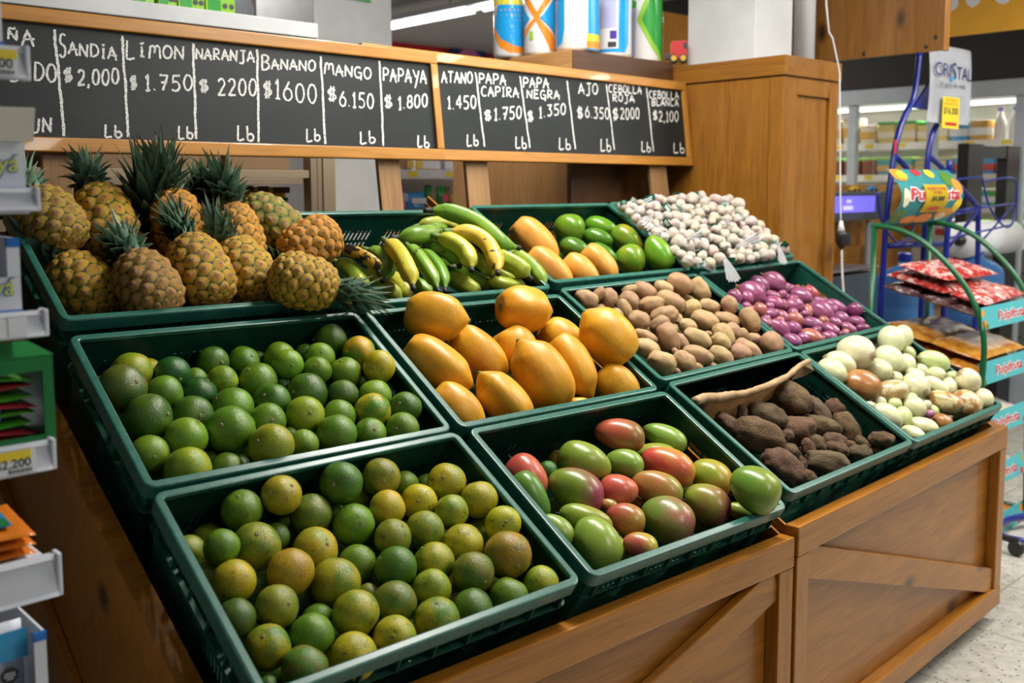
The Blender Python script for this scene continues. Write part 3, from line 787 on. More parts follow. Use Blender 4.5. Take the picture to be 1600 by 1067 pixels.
citrus('''0.0995 0.3303 -0.0473 0.0377 gy 0 0.35 0.71 -0.61
0.1465 0.3586 -0.0691 0.0214 y 1 0.37 0.71 -0.60
0.058 0.2657 -0.0261 0.0425 Gb 0 0.34 0.70 -0.62
0.1686 0.3127 -0.0475 0.034 D 0 0.38 0.70 -0.61
0.2207 0.3154 -0.0724 0.0242 g 1 0.40 0.69 -0.61
0.2655 0.3469 -0.0602 0.0323 G 0 0.42 0.69 -0.59
0.3291 0.3418 -0.0624 0.0319 g 0 0.44 0.68 -0.58
0.3724 0.3614 -0.08 0.0191 G 1 0.46 0.67 -0.58
0.399 0.3297 -0.0508 0.0316 gl 0 0.47 0.67 -0.57
0.3837 0.2748 -0.0255 0.0308 gl 0 0.48 0.66 -0.58
0.2533 0.2771 -0.0494 0.0304 gy 0 0.42 0.67 -0.60
0.1972 0.251 -0.0497 0.032 D 0 0.41 0.68 -0.62
0.1319 0.2556 -0.0427 0.0341 g 0 0.38 0.69 -0.62
0.3207 0.2636 -0.0512 0.0387 g 0 0.46 0.66 -0.60
0.3121 0.1902 -0.0385 0.0364 G 0 0.46 0.64 -0.61
0.2339 0.1907 -0.0404 0.0395 g 0 0.43 0.66 -0.62
0.1571 0.1888 -0.0414 0.0374 G 0 0.40 0.67 -0.63
0.0748 0.1839 -0.0274 0.0415 G 0 0.36 0.68 -0.64
0.0494 0.1056 -0.0352 0.0322 gl 0 0.36 0.66 -0.66
0.1154 0.1183 -0.0238 0.0362 gl 0 0.39 0.65 -0.65
0.1946 0.1197 -0.0234 0.0434 g 0 0.43 0.64 -0.64
0.2709 0.1291 -0.026 0.0338 g 0 0.46 0.63 -0.62
0.2369 0.0508 -0.0081 0.0393 yl 0 0.46 0.62 -0.64
0.3064 0.0548 -0.0247 0.0281 gl 0 0.48 0.60 -0.63
0.0903 0.0481 -0.0276 0.0389 gy 0 0.39 0.64 -0.67
0.2025 0.0858 -0.0914 0.033 G 1 0.42 0.61 -0.66
0.0508 0.0558 -0.0605 0.0131 g 1 0.36 0.63 -0.69
0.1567 0.0983 -0.0688 0.0197 G 1 0.41 0.63 -0.66
0.5212 0.3462 -0.035 0.0352 G 0 0.52 0.66 -0.55
0.5527 0.2841 -0.0232 0.0354 go 0 0.54 0.64 -0.55
0.5552 0.2138 -0.0072 0.0343 Y 0 0.55 0.62 -0.56
0.5005 0.2414 -0.0377 0.034 g 0 0.53 0.63 -0.57
0.4732 0.3009 -0.039 0.0315 gl 0 0.51 0.65 -0.56
0.4711 0.348 -0.0676 0.0237 G 1 0.50 0.66 -0.57
0.4386 0.2522 -0.0305 0.0293 g 0 0.50 0.65 -0.58
0.3918 0.2011 -0.0401 0.0406 G 0 0.49 0.63 -0.60
0.4602 0.1799 -0.0363 0.031 G 0 0.52 0.62 -0.59
0.5229 0.1603 -0.0344 0.0337 gl 0 0.55 0.60 -0.58
0.4812 0.1058 -0.0206 0.0361 gp 0 0.55 0.59 -0.59
0.553 0.0986 -0.0205 0.0335 G 0 0.57 0.58 -0.58
0.4136 0.1158 -0.0291 0.0329 g 0 0.52 0.60 -0.60
0.3459 0.1274 -0.0245 0.0364 yl 0 0.49 0.62 -0.61
0.3733 0.0573 -0.0186 0.0391 g 0 0.51 0.59 -0.62
0.4431 0.0498 -0.0231 0.0313 g 0 0.54 0.58 -0.61
0.5111 0.0432 -0.0186 0.0332 g 0 0.56 0.57 -0.60
0.0443 0.316 -0.0531 0.0143 g 1 0.33 0.71 -0.62
0.3063 0.1 -0.0401 0.0146 G 1 0.47 0.62 -0.63
0.0924 0.1527 -0.1272 0.0253 G 1 0.36 0.64 -0.68
0.2349 0.1928 -0.1643 0.026 D 1 0.41 0.63 -0.66
0.4473 0.3445 -0.1605 0.0274 g 1 0.48 0.64 -0.60
0.2926 0.1951 -0.1615 0.0275 g 1 0.44 0.62 -0.65
0.0819 0.109 -0.0831 0.0257 G 1 0.37 0.64 -0.67
0.1186 0.1958 -0.1034 0.0288 G 1 0.37 0.66 -0.66
0.262 0.1636 -0.1213 0.0314 g 1 0.43 0.62 -0.65
0.0781 0.2864 -0.0945 0.0303 g 1 0.34 0.69 -0.64
0.1885 0.1808 -0.1064 0.0288 D 1 0.40 0.64 -0.65
0.5422 0.3456 -0.1431 0.0288 D 1 0.51 0.63 -0.58
0.5164 0.2774 -0.1509 0.0275 g 1 0.51 0.62 -0.60
0.5616 0.2501 -0.0859 0.0243 G 1 0.54 0.61 -0.58
0.4143 0.3063 -0.1188 0.0245 D 1 0.47 0.65 -0.60
0.1661 0.053 -0.0506 0.0305 g 1 0.42 0.62 -0.67
0.489 0.2286 -0.1222 0.0261 D 1 0.51 0.61 -0.60
0.1049 0.2854 -0.157 0.0298 g 1 0.35 0.67 -0.65''', '10', MV['citrus'], 'crate before the pineapples', 'green oranges in the crate before the pineapples')

def ell(data):
    out = []
    for l in data.strip().split('\n'):
        t = l.split(); out.append(dict(c=tuple(map(float, t[0:3])), ax=Vector(map(float, t[3:6])), vd=Vector(map(float, t[6:9])), A=float(t[9]), B=float(t[10]), hid=t[11] == '1', code=t[12]))
    W = rows_of([(d['c'],) for d in out], .06)
    for i, d in enumerate(out): d['w'] = where(W[i])
    return out
# --- papayas
for i, d in enumerate(ell('''0.1427 0.319 0.0244 0.771 -0.607 0.191 0.61 0.61 -0.50 0.074 0.0542 0 tipR
0.4075 0.3156 0.0213 0.727 -0.621 0.292 0.68 0.57 -0.47 0.0721 0.0565 0 star
0.5428 0.1625 0.0427 0.393 -0.861 -0.323 0.73 0.51 -0.46 0.0796 0.0613 0 tipL
0.0909 0.2068 -0.02 0.612 -0.775 -0.156 0.60 0.59 -0.54 0.087 0.0487 0 tipR
0.237 0.2422 -0.0393 0.501 -0.817 -0.285 0.64 0.57 -0.52 0.0793 0.0524 0 n
0.3563 0.2477 -0.0437 0.285 -0.810 -0.513 0.67 0.55 -0.50 0.0574 0.0536 1 n
0.3179 0.1232 -0.0093 0.309 -0.840 -0.446 0.68 0.52 -0.51 0.0909 0.0618 0 tipL
0.5158 0.2468 -0.0408 0.461 -0.849 -0.259 0.70 0.53 -0.48 0.0719 0.052 1 n
0.4342 0.1346 -0.0148 0.264 -0.836 -0.481 0.70 0.51 -0.49 0.0839 0.0461 0 tipR
0.5316 0.0674 -0.0349 0.433 -0.879 -0.198 0.73 0.47 -0.49 0.0575 0.0491 0 n
0.1802 0.0831 -0.0246 0.406 -0.848 -0.341 0.65 0.53 -0.55 0.0744 0.045 0 tipL
0.07 0.0888 -0.0455 0.488 -0.829 -0.271 0.61 0.55 -0.57 0.0672 0.0487 0 n
0.3838 0.0417 -0.0497 0.713 -0.489 0.504 0.70 0.48 -0.52 0.0348 0.022 1 n''')):
    code = d['code']; ax = d['ax']
    if code == 'tipL': ax = -ax
    if code == 'star': ax = (ax * .9 + d['vd'] * .42).normalized()
    if code in ('tipR', 'tipL'): ax = (ax - d['vd'] * .10).normalized()
    tip = code in ('tipR', 'tipL', 'star')
    o = place('papaya', MV['papT' if tip else 'papN'][i % 3], '11', d['c'], ax, RN.uniform(0, 6.28), d['A'] * 1.0, d['B'] * 1.0, d['B'] * .99, jit((.68, .34, .014), .05), jit((.60, .26, .012), .08),
              f'{"half-hidden " if d["hid"] else ""}{"big pointed yellow papaya" if tip else "big rounded yellow papaya"}, {d["w"]} of the papaya crate', 'papaya', 'papayas in the middle crate')
    if tip: part('stem_tip', ME_PTIP, o, xpole(.985) @ Matrix.Scale(.8, 4))
    if code in ('star', 'tipL'): part('blossom_scar', ME_CALYX, o, xpole(.93, True))
# --- mangoes
MC = {'cr': ((.56, .13, .065), (.48, .075, .06), 'coral red'), 'dg': ((.075, .19, .022), (.10, .22, .03), 'dark green'), 'yg': ((.27, .31, .035), (.20, .28, .03), 'yellow-green'), 'gp': ((.17, .24, .025), (.25, .045, .075), 'green and purple'),
 'rg': ((.50, .11, .055), (.22, .13, .03), 'red and olive'), 'lg': ((.19, .31, .045), (.22, .34, .05), 'pale green'), 'rd': ((.52, .055, .045), (.55, .25, .04), 'bright red'), 'og': ((.42, .17, .055), (.24, .25, .03), 'orange and green'),
 'gyo': ((.24, .31, .03), (.46, .25, .03), 'green and amber'), 'g': ((.12, .26, .03), (.20, .26, .03), 'plump green'), 'gpu': ((.24, .30, .03), (.30, .06, .075), 'green and wine-red'), 'gk': ((.14, .24, .035), (.34, .12, .08), 'pink-topped green'),
 'ry': ((.44, .09, .055), (.34, .22, .03), 'red and yellow'), 'ryg': ((.50, .10, .08), (.42, .36, .025), 'pink and yellow'), 'lgs': ((.22, .33, .04), (.25, .35, .045), 'shiny pale green')}
for i, d in enumerate(ell('''0.1032 0.2918 -0.0578 0.339 -0.884 -0.323 0.66 0.47 -0.59 0.0484 0.0392 0 cr
0.0626 0.2339 -0.0422 0.242 -0.884 -0.400 0.66 0.45 -0.60 0.0507 0.0298 0 dg
0.1689 0.2965 -0.0631 0.720 -0.591 0.364 0.67 0.46 -0.58 0.0215 0.0207 1 lime
0.2575 0.2863 -0.05 0.596 -0.795 0.113 0.70 0.44 -0.56 0.0573 0.0437 0 yg
0.1809 0.2233 -0.0526 0.533 -0.846 0.005 0.69 0.43 -0.59 0.059 0.0435 0 gp
0.4051 0.3286 -0.0428 0.623 -0.745 0.238 0.73 0.44 -0.53 0.0572 0.0373 0 rg
0.3581 0.2573 -0.0531 0.568 -0.812 0.133 0.72 0.42 -0.55 0.0421 0.0332 0 lg
0.2758 0.1944 -0.0503 0.673 -0.619 0.404 0.71 0.41 -0.57 0.0402 0.0349 0 cr
0.5364 0.3005 -0.053 0.532 -0.840 0.112 0.76 0.41 -0.51 0.0539 0.0303 0 lg
0.4867 0.2686 -0.0692 0.605 -0.742 0.289 0.75 0.40 -0.53 0.0487 0.0301 1 yg
0.4483 0.2124 -0.0405 0.502 -0.861 0.078 0.75 0.39 -0.53 0.0601 0.0404 0 rd
0.3735 0.1696 -0.0477 0.528 -0.840 0.126 0.74 0.38 -0.55 0.0553 0.0364 0 og
0.5415 0.1561 -0.0486 0.339 -0.932 -0.131 0.78 0.35 -0.52 0.049 0.0421 0 gyo
0.5164 0.0495 0.028 0.353 -0.935 -0.039 0.80 0.32 -0.51 0.055 0.0492 0 g
0.4651 0.0994 -0.05 0.381 -0.924 -0.044 0.77 0.34 -0.54 0.0515 0.0427 0 gpu
0.3276 0.0924 -0.049 0.449 -0.893 0.025 0.74 0.36 -0.57 0.0554 0.0491 0 gk
0.2314 0.1238 -0.0486 0.573 -0.800 0.177 0.71 0.38 -0.59 0.0392 0.0331 0 ry
0.1953 0.0502 -0.0367 0.546 -0.821 0.165 0.72 0.36 -0.60 0.0344 0.0265 0 ryg
0.1476 0.154 -0.0554 0.627 -0.750 0.211 0.69 0.41 -0.60 0.0531 0.0285 0 yg
0.1113 0.0874 -0.0425 0.126 -0.898 -0.422 0.69 0.39 -0.61 0.0526 0.0449 0 lgs
0.1841 0.0851 -0.075 0.113 -0.902 -0.416 0.70 0.37 -0.61 0.034 0.022 1 yg
0.0532 0.1422 -0.0427 0.394 -0.901 -0.180 0.67 0.41 -0.62 0.0366 0.0254 0 lg
0.541 0.0626 -0.0581 0.402 -0.915 0.046 0.78 0.32 -0.53 0.0289 0.0189 1 yg
0.2336 0.174 -0.0592 0.636 -0.722 0.273 0.71 0.40 -0.58 0.0187 0.0135 1 og
0.2053 0.2606 -0.1539 -0.764 -0.159 -0.625 0.67 0.43 -0.61 0.0278 0.0278 1 lg
0.3852 0.1893 -0.1184 0.714 0.681 -0.162 0.73 0.38 -0.57 0.0337 0.0337 1 og
0.2837 0.3563 -0.125 0.472 0.874 0.113 0.68 0.46 -0.57 0.0291 0.0291 1 og
0.4934 0.1236 -0.1244 -0.321 -0.297 0.899 0.76 0.34 -0.56 0.0327 0.0327 1 og
0.376 0.2883 -0.137 0.759 -0.520 -0.391 0.71 0.42 -0.57 0.0257 0.0257 1 yg
0.5458 0.2003 -0.1149 0.733 0.313 -0.604 0.76 0.37 -0.54 0.034 0.034 1 yg''')):
    if d['code'] == 'lime':
        place('lime', MV['citrus'][1], '01', d['c'], d['ax'], 1, d['A'], d['B'], d['B'], (.022, .13, .010), (.04, .16, .012), 'small bright green lime lying among the mangoes', 'lime', None); continue
    a, b, nm = MC[d['code']]
    s = RN.choice((1, -1)) if d['code'] not in ('gp', 'gpu', 'ryg', 'rd', 'rg', 'gyo', 'og') else 1
    ax = (d['ax'] * (-1 if d['code'] in ('rg', 'cr') else 1) * s + d['vd'] * RN.uniform(-.35, .05)).normalized()
    if d['code'] in ('rg', 'rd', 'gp', 'gpu', 'ryg', 'gyo', 'og', 'ry'): ax = d['ax'] if d['code'] != 'rg' else d['ax']
    o = place('mango', MV['mango'][i % 4], '01', d['c'], ax, RN.uniform(-.5, .5), d['A'], d['B'], d['B'], jit(a, .06), jit(b, .06), f'{"half-hidden " if d["hid"] else ""}{nm} mango, {d["w"]} of the mango crate', 'mango', 'mangoes in the front crate')
    if not d['hid'] and i % 3 != 1: part('stem', ME_NUB, o, xpole(-1.0 if d['code'] in ('rg',) else 1.0, False) if d['code'] != 'rg' else xpole(.99, True))
# --- potatoes
for i, d in enumerate(ell('''0.0744 0.3484 -0.014 0.570 -0.822 -0.005 0.74 0.51 -0.44 0.0335 0.0263 0 -
0.1295 0.3596 -0.0124 0.487 0.021 0.873 0.75 0.51 -0.43 0.0254 0.0163 0 -
0.1695 0.3503 -0.0234 0.028 -0.673 -0.739 0.75 0.50 -0.43 0.0303 0.0261 0 -
0.2285 0.3274 -0.02 0.431 -0.874 -0.226 0.77 0.49 -0.42 0.0292 0.0273 0 -
0.2615 0.3633 -0.0106 0.626 -0.427 0.653 0.77 0.49 -0.41 0.023 0.0141 0 -
0.3092 0.3481 -0.0097 0.550 -0.833 0.061 0.78 0.48 -0.41 0.0355 0.0265 0 -
0.1788 0.2954 -0.0217 0.107 -0.750 -0.653 0.76 0.48 -0.43 0.0313 0.0193 0 -
0.1355 0.2823 -0.0199 0.432 -0.873 -0.224 0.76 0.49 -0.44 0.0183 0.0139 0 -
0.1813 0.2416 -0.0183 0.494 -0.867 -0.060 0.77 0.47 -0.43 0.0301 0.0283 0 -
0.294 0.2972 -0.0183 0.627 -0.584 0.515 0.78 0.47 -0.41 0.0362 0.0238 0 -
0.402 0.352 -0.0103 0.519 -0.855 0.018 0.79 0.47 -0.40 0.0291 0.0233 0 -
0.4568 0.3422 0.0059 0.510 -0.860 0.021 0.80 0.46 -0.39 0.0403 0.0308 0 -
0.3796 0.2989 -0.0172 0.492 -0.870 -0.025 0.79 0.46 -0.41 0.0458 0.0282 0 -
0.2883 0.2409 -0.0172 0.615 -0.502 0.608 0.79 0.45 -0.42 0.0404 0.0295 0 -
0.242 0.2138 -0.02 0.536 -0.138 0.833 0.78 0.45 -0.43 0.0299 0.0245 0 -
0.2096 0.156 -0.0177 0.075 -0.767 -0.638 0.79 0.44 -0.44 0.0422 0.0311 0 -
0.2577 0.14 -0.0287 0.172 -0.840 -0.514 0.79 0.43 -0.43 0.0292 0.0179 1 -
0.1401 0.1788 -0.02 0.519 -0.854 0.026 0.77 0.46 -0.44 0.0329 0.018 0 -
0.1028 0.1361 -0.021 0.514 -0.857 0.031 0.77 0.45 -0.45 0.0354 0.0262 0 -
0.5548 0.33 -0.0167 0.200 -0.822 -0.533 0.81 0.45 -0.38 0.0413 0.0288 0 -
0.4815 0.3128 -0.0274 0.527 -0.843 0.109 0.80 0.45 -0.40 0.0233 0.0111 1 -
0.4385 0.2626 -0.024 0.556 -0.304 0.774 0.80 0.44 -0.40 0.0327 0.0284 0 -
0.5245 0.2594 -0.0244 0.517 -0.842 0.150 0.81 0.43 -0.39 0.0319 0.0221 0 -
0.5625 0.225 0.0015 0.149 -0.813 -0.563 0.82 0.42 -0.38 0.0289 0.024 0 -
0.4278 0.2011 -0.0206 0.498 -0.863 0.088 0.81 0.42 -0.41 0.0408 0.0296 0 -
0.5375 0.1944 -0.0281 0.491 -0.862 0.127 0.82 0.41 -0.40 0.0414 0.0231 0 -
0.5608 0.1463 0.0055 0.131 -0.821 -0.556 0.83 0.40 -0.39 0.04 0.027 0 -
0.3352 0.19 -0.02 0.520 -0.846 0.117 0.80 0.43 -0.42 0.0268 0.0208 0 -
0.3404 0.2266 -0.0241 -0.103 -0.578 -0.810 0.79 0.44 -0.42 0.0163 0.0121 1 -
0.319 0.1378 -0.0199 0.461 -0.887 -0.005 0.80 0.42 -0.42 0.0405 0.025 0 -
0.4308 0.131 -0.0188 0.253 -0.892 -0.375 0.82 0.41 -0.41 0.0365 0.0276 0 -
0.4806 0.1359 -0.0157 0.250 -0.893 -0.375 0.82 0.40 -0.40 0.0265 0.0232 0 -
0.5175 0.1224 -0.0225 0.170 -0.858 -0.485 0.83 0.39 -0.40 0.0203 0.0157 0 -
0.3847 0.1051 -0.0179 0.313 -0.912 -0.267 0.81 0.40 -0.42 0.0299 0.0262 0 -
0.547 0.0991 -0.0257 0.467 -0.873 0.141 0.83 0.38 -0.40 0.022 0.0172 0 -
0.5557 0.0506 -0.0092 0.105 -0.832 -0.545 0.84 0.37 -0.40 0.036 0.0317 0 -
0.4618 0.061 -0.02 0.372 -0.923 -0.102 0.83 0.38 -0.41 0.0418 0.0221 0 -
0.4124 0.0528 -0.02 0.475 -0.869 0.142 0.82 0.38 -0.42 0.0302 0.0265 0 -
0.3286 0.0575 -0.02 0.388 -0.916 -0.105 0.81 0.39 -0.43 0.0354 0.0242 0 -
0.2342 0.0704 -0.0125 0.517 -0.841 0.161 0.80 0.41 -0.44 0.0412 0.0245 0 -
0.3839 0.1502 -0.0232 0.578 -0.693 0.432 0.81 0.41 -0.42 0.0116 0.0093 1 -
0.1731 0.062 -0.0195 0.325 -0.908 -0.266 0.79 0.41 -0.45 0.034 0.0267 0 -
0.0934 0.073 -0.019 0.479 -0.878 -0.007 0.78 0.43 -0.46 0.0376 0.0327 0 -
0.2089 0.0391 -0.0246 0.358 -0.915 -0.184 0.80 0.40 -0.45 0.0141 0.0113 1 -
0.2645 0.0367 -0.0319 0.577 -0.690 0.437 0.81 0.40 -0.44 0.0202 0.0121 1 -
0.1207 0.0411 -0.0227 0.370 -0.910 -0.187 0.79 0.41 -0.46 0.0095 0.0074 1 -
0.1872 0.1049 -0.0234 0.188 -0.854 -0.485 0.79 0.43 -0.44 0.0142 0.0092 1 -
0.2398 0.298 -0.0853 -0.764 -0.159 -0.625 0.76 0.47 -0.44 0.0179 0.0179 1 -
0.1302 0.3323 -0.0452 0.714 0.681 -0.162 0.75 0.50 -0.44 0.0186 0.0186 1 -
0.1655 0.313 -0.0548 0.472 0.874 0.113 0.75 0.49 -0.44 0.0145 0.0145 1 -
0.2048 0.2725 -0.0596 -0.321 -0.297 0.899 0.76 0.47 -0.44 0.0202 0.0202 1 -
0.3762 0.234 -0.0698 0.759 -0.520 -0.391 0.79 0.44 -0.42 0.02 0.02 1 -
0.2998 0.311 -0.1425 0.733 0.313 -0.604 0.76 0.46 -0.45 0.0198 0.0198 1 -
0.279 0.3566 -0.1127 0.542 0.837 -0.072 0.76 0.48 -0.44 0.0179 0.0179 1 -
0.2648 0.2905 -0.1139 0.848 0.131 -0.513 0.76 0.46 -0.45 0.0172 0.0172 1 -
0.2483 0.3416 -0.0941 -0.317 0.837 -0.446 0.76 0.48 -0.44 0.0176 0.0176 1 -
0.3887 0.321 -0.1316 0.171 -0.238 0.956 0.78 0.46 -0.43 0.0202 0.0202 1 -
0.1768 0.2285 -0.0685 -0.292 0.773 0.563 0.77 0.46 -0.45 0.0166 0.0166 1 -
0.1658 0.2649 -0.0523 0.049 -0.099 0.994 0.76 0.47 -0.44 0.0164 0.0164 1 -
0.1282 0.2496 -0.0371 0.313 0.091 0.945 0.76 0.48 -0.45 0.0195 0.0195 1 -
0.3133 0.2841 -0.0842 0.373 0.636 -0.675 0.78 0.46 -0.43 0.0152 0.0152 1 -
0.2657 0.2495 -0.0655 -0.038 -0.438 -0.898 0.78 0.46 -0.44 0.0181 0.0181 1 -
0.4736 0.1178 -0.074 -0.698 -0.689 -0.196 0.82 0.39 -0.42 0.0182 0.0182 1 -
0.2944 0.3367 -0.0587 -0.314 0.822 -0.476 0.77 0.48 -0.42 0.0172 0.0172 1 -
0.5208 0.163 -0.1573 -0.225 0.690 0.688 0.81 0.40 -0.44 0.0192 0.0192 1 -
0.2023 0.3506 -0.0739 0.591 0.254 -0.766 0.75 0.49 -0.44 0.0206 0.0206 1 -
0.3793 0.0867 -0.0755 0.649 -0.623 0.435 0.81 0.39 -0.44 0.0165 0.0165 1 -
0.5049 0.3596 -0.0464 -0.942 -0.336 0.028 0.80 0.46 -0.40 0.0162 0.0162 1 -
0.5468 0.147 -0.0802 0.779 -0.618 0.104 0.82 0.39 -0.41 0.0195 0.0195 1 -''')):
    a = RN.choice([(.40, .26, .115), (.44, .295, .14), (.36, .225, .115), (.45, .30, .13)]); b = RN.choice([(.33, .19, .10), (.48, .33, .16), (.34, .18, .12)])
    place('potato', MV['potato'][i % 7], '12', d['c'], d['ax'], RN.uniform(0, 6.28), d['A'], d['B'], d['B'] * RN.uniform(.9, 1), jit(a, .06), jit(b, .08),
          f'{"half-hidden " if d["hid"] else ""}{["pale brown", "light tan", "pinkish brown"][0 if a[0] < .41 else 1] if a[0] > .37 else "pinkish brown"} potato, {d["w"]} of the pale potato crate', 'potato', 'pale potatoes in the middle crate')
for i, d in enumerate(ell('''0.1534 0.2801 -0.0669 0.312 -0.937 -0.154 0.81 0.35 -0.48 0.0313 0.0237 0 -
0.2426 0.2912 -0.0701 -0.145 -0.657 -0.740 0.82 0.34 -0.46 0.0261 0.0144 0 -
0.3093 0.2592 -0.0634 0.438 -0.882 0.172 0.83 0.32 -0.45 0.0523 0.0325 0 -
0.22 0.2195 -0.0729 0.473 -0.844 0.253 0.82 0.32 -0.47 0.0686 0.0437 0 -
0.3778 0.2026 -0.0819 0.531 -0.613 0.585 0.84 0.30 -0.45 0.0524 0.0422 0 -
0.4433 0.2753 -0.0473 0.369 -0.928 0.043 0.85 0.32 -0.43 0.0543 0.0429 0 -
0.5111 0.2242 -0.0593 0.170 -0.938 -0.303 0.86 0.29 -0.43 0.0458 0.0265 0 -
0.4674 0.1826 -0.0681 0.425 -0.863 0.272 0.85 0.28 -0.44 0.0515 0.0285 0 -
0.563 0.2067 -0.0511 0.074 -0.890 -0.449 0.86 0.28 -0.42 0.0298 0.0262 0 -
0.5401 0.1439 -0.0636 0.012 -0.861 -0.509 0.86 0.27 -0.43 0.046 0.0318 0 -
0.444 0.1246 -0.0677 0.441 -0.823 0.358 0.86 0.27 -0.44 0.0312 0.0253 0 -
0.4099 0.0975 -0.0601 0.380 -0.902 0.205 0.86 0.26 -0.45 0.0295 0.0208 0 -
0.3761 0.134 -0.0672 0.060 -0.899 -0.434 0.85 0.27 -0.45 0.0266 0.022 0 -
0.338 0.1348 -0.0728 -0.034 -0.826 -0.562 0.84 0.28 -0.46 0.0287 0.0178 0 -
0.3193 0.0707 -0.0589 0.434 -0.837 0.333 0.85 0.26 -0.46 0.0566 0.0331 0 -
0.1778 0.1096 -0.0679 0.238 -0.959 -0.154 0.83 0.28 -0.48 0.0544 0.0394 0 -
0.2547 0.101 -0.07 -0.154 -0.712 -0.685 0.84 0.27 -0.47 0.0178 0.0122 0 -
0.2293 0.0659 -0.0721 0.323 -0.945 0.047 0.84 0.26 -0.48 0.0224 0.0159 0 -
0.483 0.0656 -0.0644 0.420 -0.828 0.371 0.86 0.24 -0.44 0.0281 0.0229 0 -
0.4983 0.1027 -0.0756 0.371 -0.905 0.207 0.86 0.25 -0.44 0.0196 0.0155 0 -
0.5245 0.0889 -0.0567 0.197 -0.967 -0.159 0.87 0.25 -0.43 0.0214 0.0137 0 -
0.5565 0.0662 -0.0699 0.409 -0.832 0.374 0.87 0.24 -0.43 0.0257 0.0144 0 -
0.5579 0.063 -0.0325 0.414 -0.816 0.404 0.88 0.24 -0.42 0.0315 0.0202 0 -
0.5788 0.0448 -0.053 0.401 -0.835 0.377 0.88 0.23 -0.42 0.0132 0.0078 1 -
0.5002 0.2877 -0.1235 -0.764 -0.159 -0.625 0.84 0.31 -0.44 0.0191 0.0191 1 -
0.3157 0.1938 -0.0713 0.714 0.681 -0.162 0.84 0.30 -0.46 0.0178 0.0178 1 -
0.5597 0.0951 -0.1191 0.472 0.874 0.113 0.86 0.24 -0.44 0.0243 0.0243 1 -
0.3422 0.151 -0.1165 -0.321 -0.297 0.899 0.84 0.28 -0.47 0.0161 0.0161 1 -
0.4234 0.1979 -0.1557 0.759 -0.520 -0.391 0.84 0.29 -0.47 0.0238 0.0238 1 -
0.299 0.1552 -0.0936 0.733 0.313 -0.604 0.83 0.29 -0.47 0.0235 0.0235 1 -
0.5349 0.3324 -0.1515 0.542 0.837 -0.072 0.84 0.32 -0.45 0.0249 0.0249 1 -
0.3231 0.3345 -0.1431 0.848 0.131 -0.513 0.81 0.34 -0.47 0.017 0.017 1 -
0.4642 0.2573 -0.1061 -0.317 0.837 -0.446 0.84 0.31 -0.45 0.0212 0.0212 1 -
0.4665 0.1778 -0.1656 0.171 -0.238 0.956 0.84 0.28 -0.47 0.0216 0.0216 1 -
0.3343 0.1034 -0.1155 -0.292 0.773 0.563 0.84 0.27 -0.47 0.0195 0.0195 1 -
0.4671 0.3224 -0.114 0.049 -0.099 0.994 0.83 0.33 -0.44 0.0248 0.0248 1 -
0.5639 0.2564 -0.1245 0.124 -0.942 -0.312 0.85 0.30 -0.44 0.0178 0.0178 1 -''')):
    place('potato', MV['dark'][i % 7], '02', d['c'], d['ax'], RN.uniform(0, 6.28), d['A'], d['B'], d['B'] * RN.uniform(.88, 1), jit((.105, .066, .040), .15), jit((.15, .095, .055), .15),
          f'{"half-hidden " if d["hid"] else ""}{"large " if d["A"] > .035 else "small " if d["A"] < .02 else ""}earth-dusted dark potato, {d["w"]} of the dark potato crate', 'potato', 'dark potatoes in the front crate')
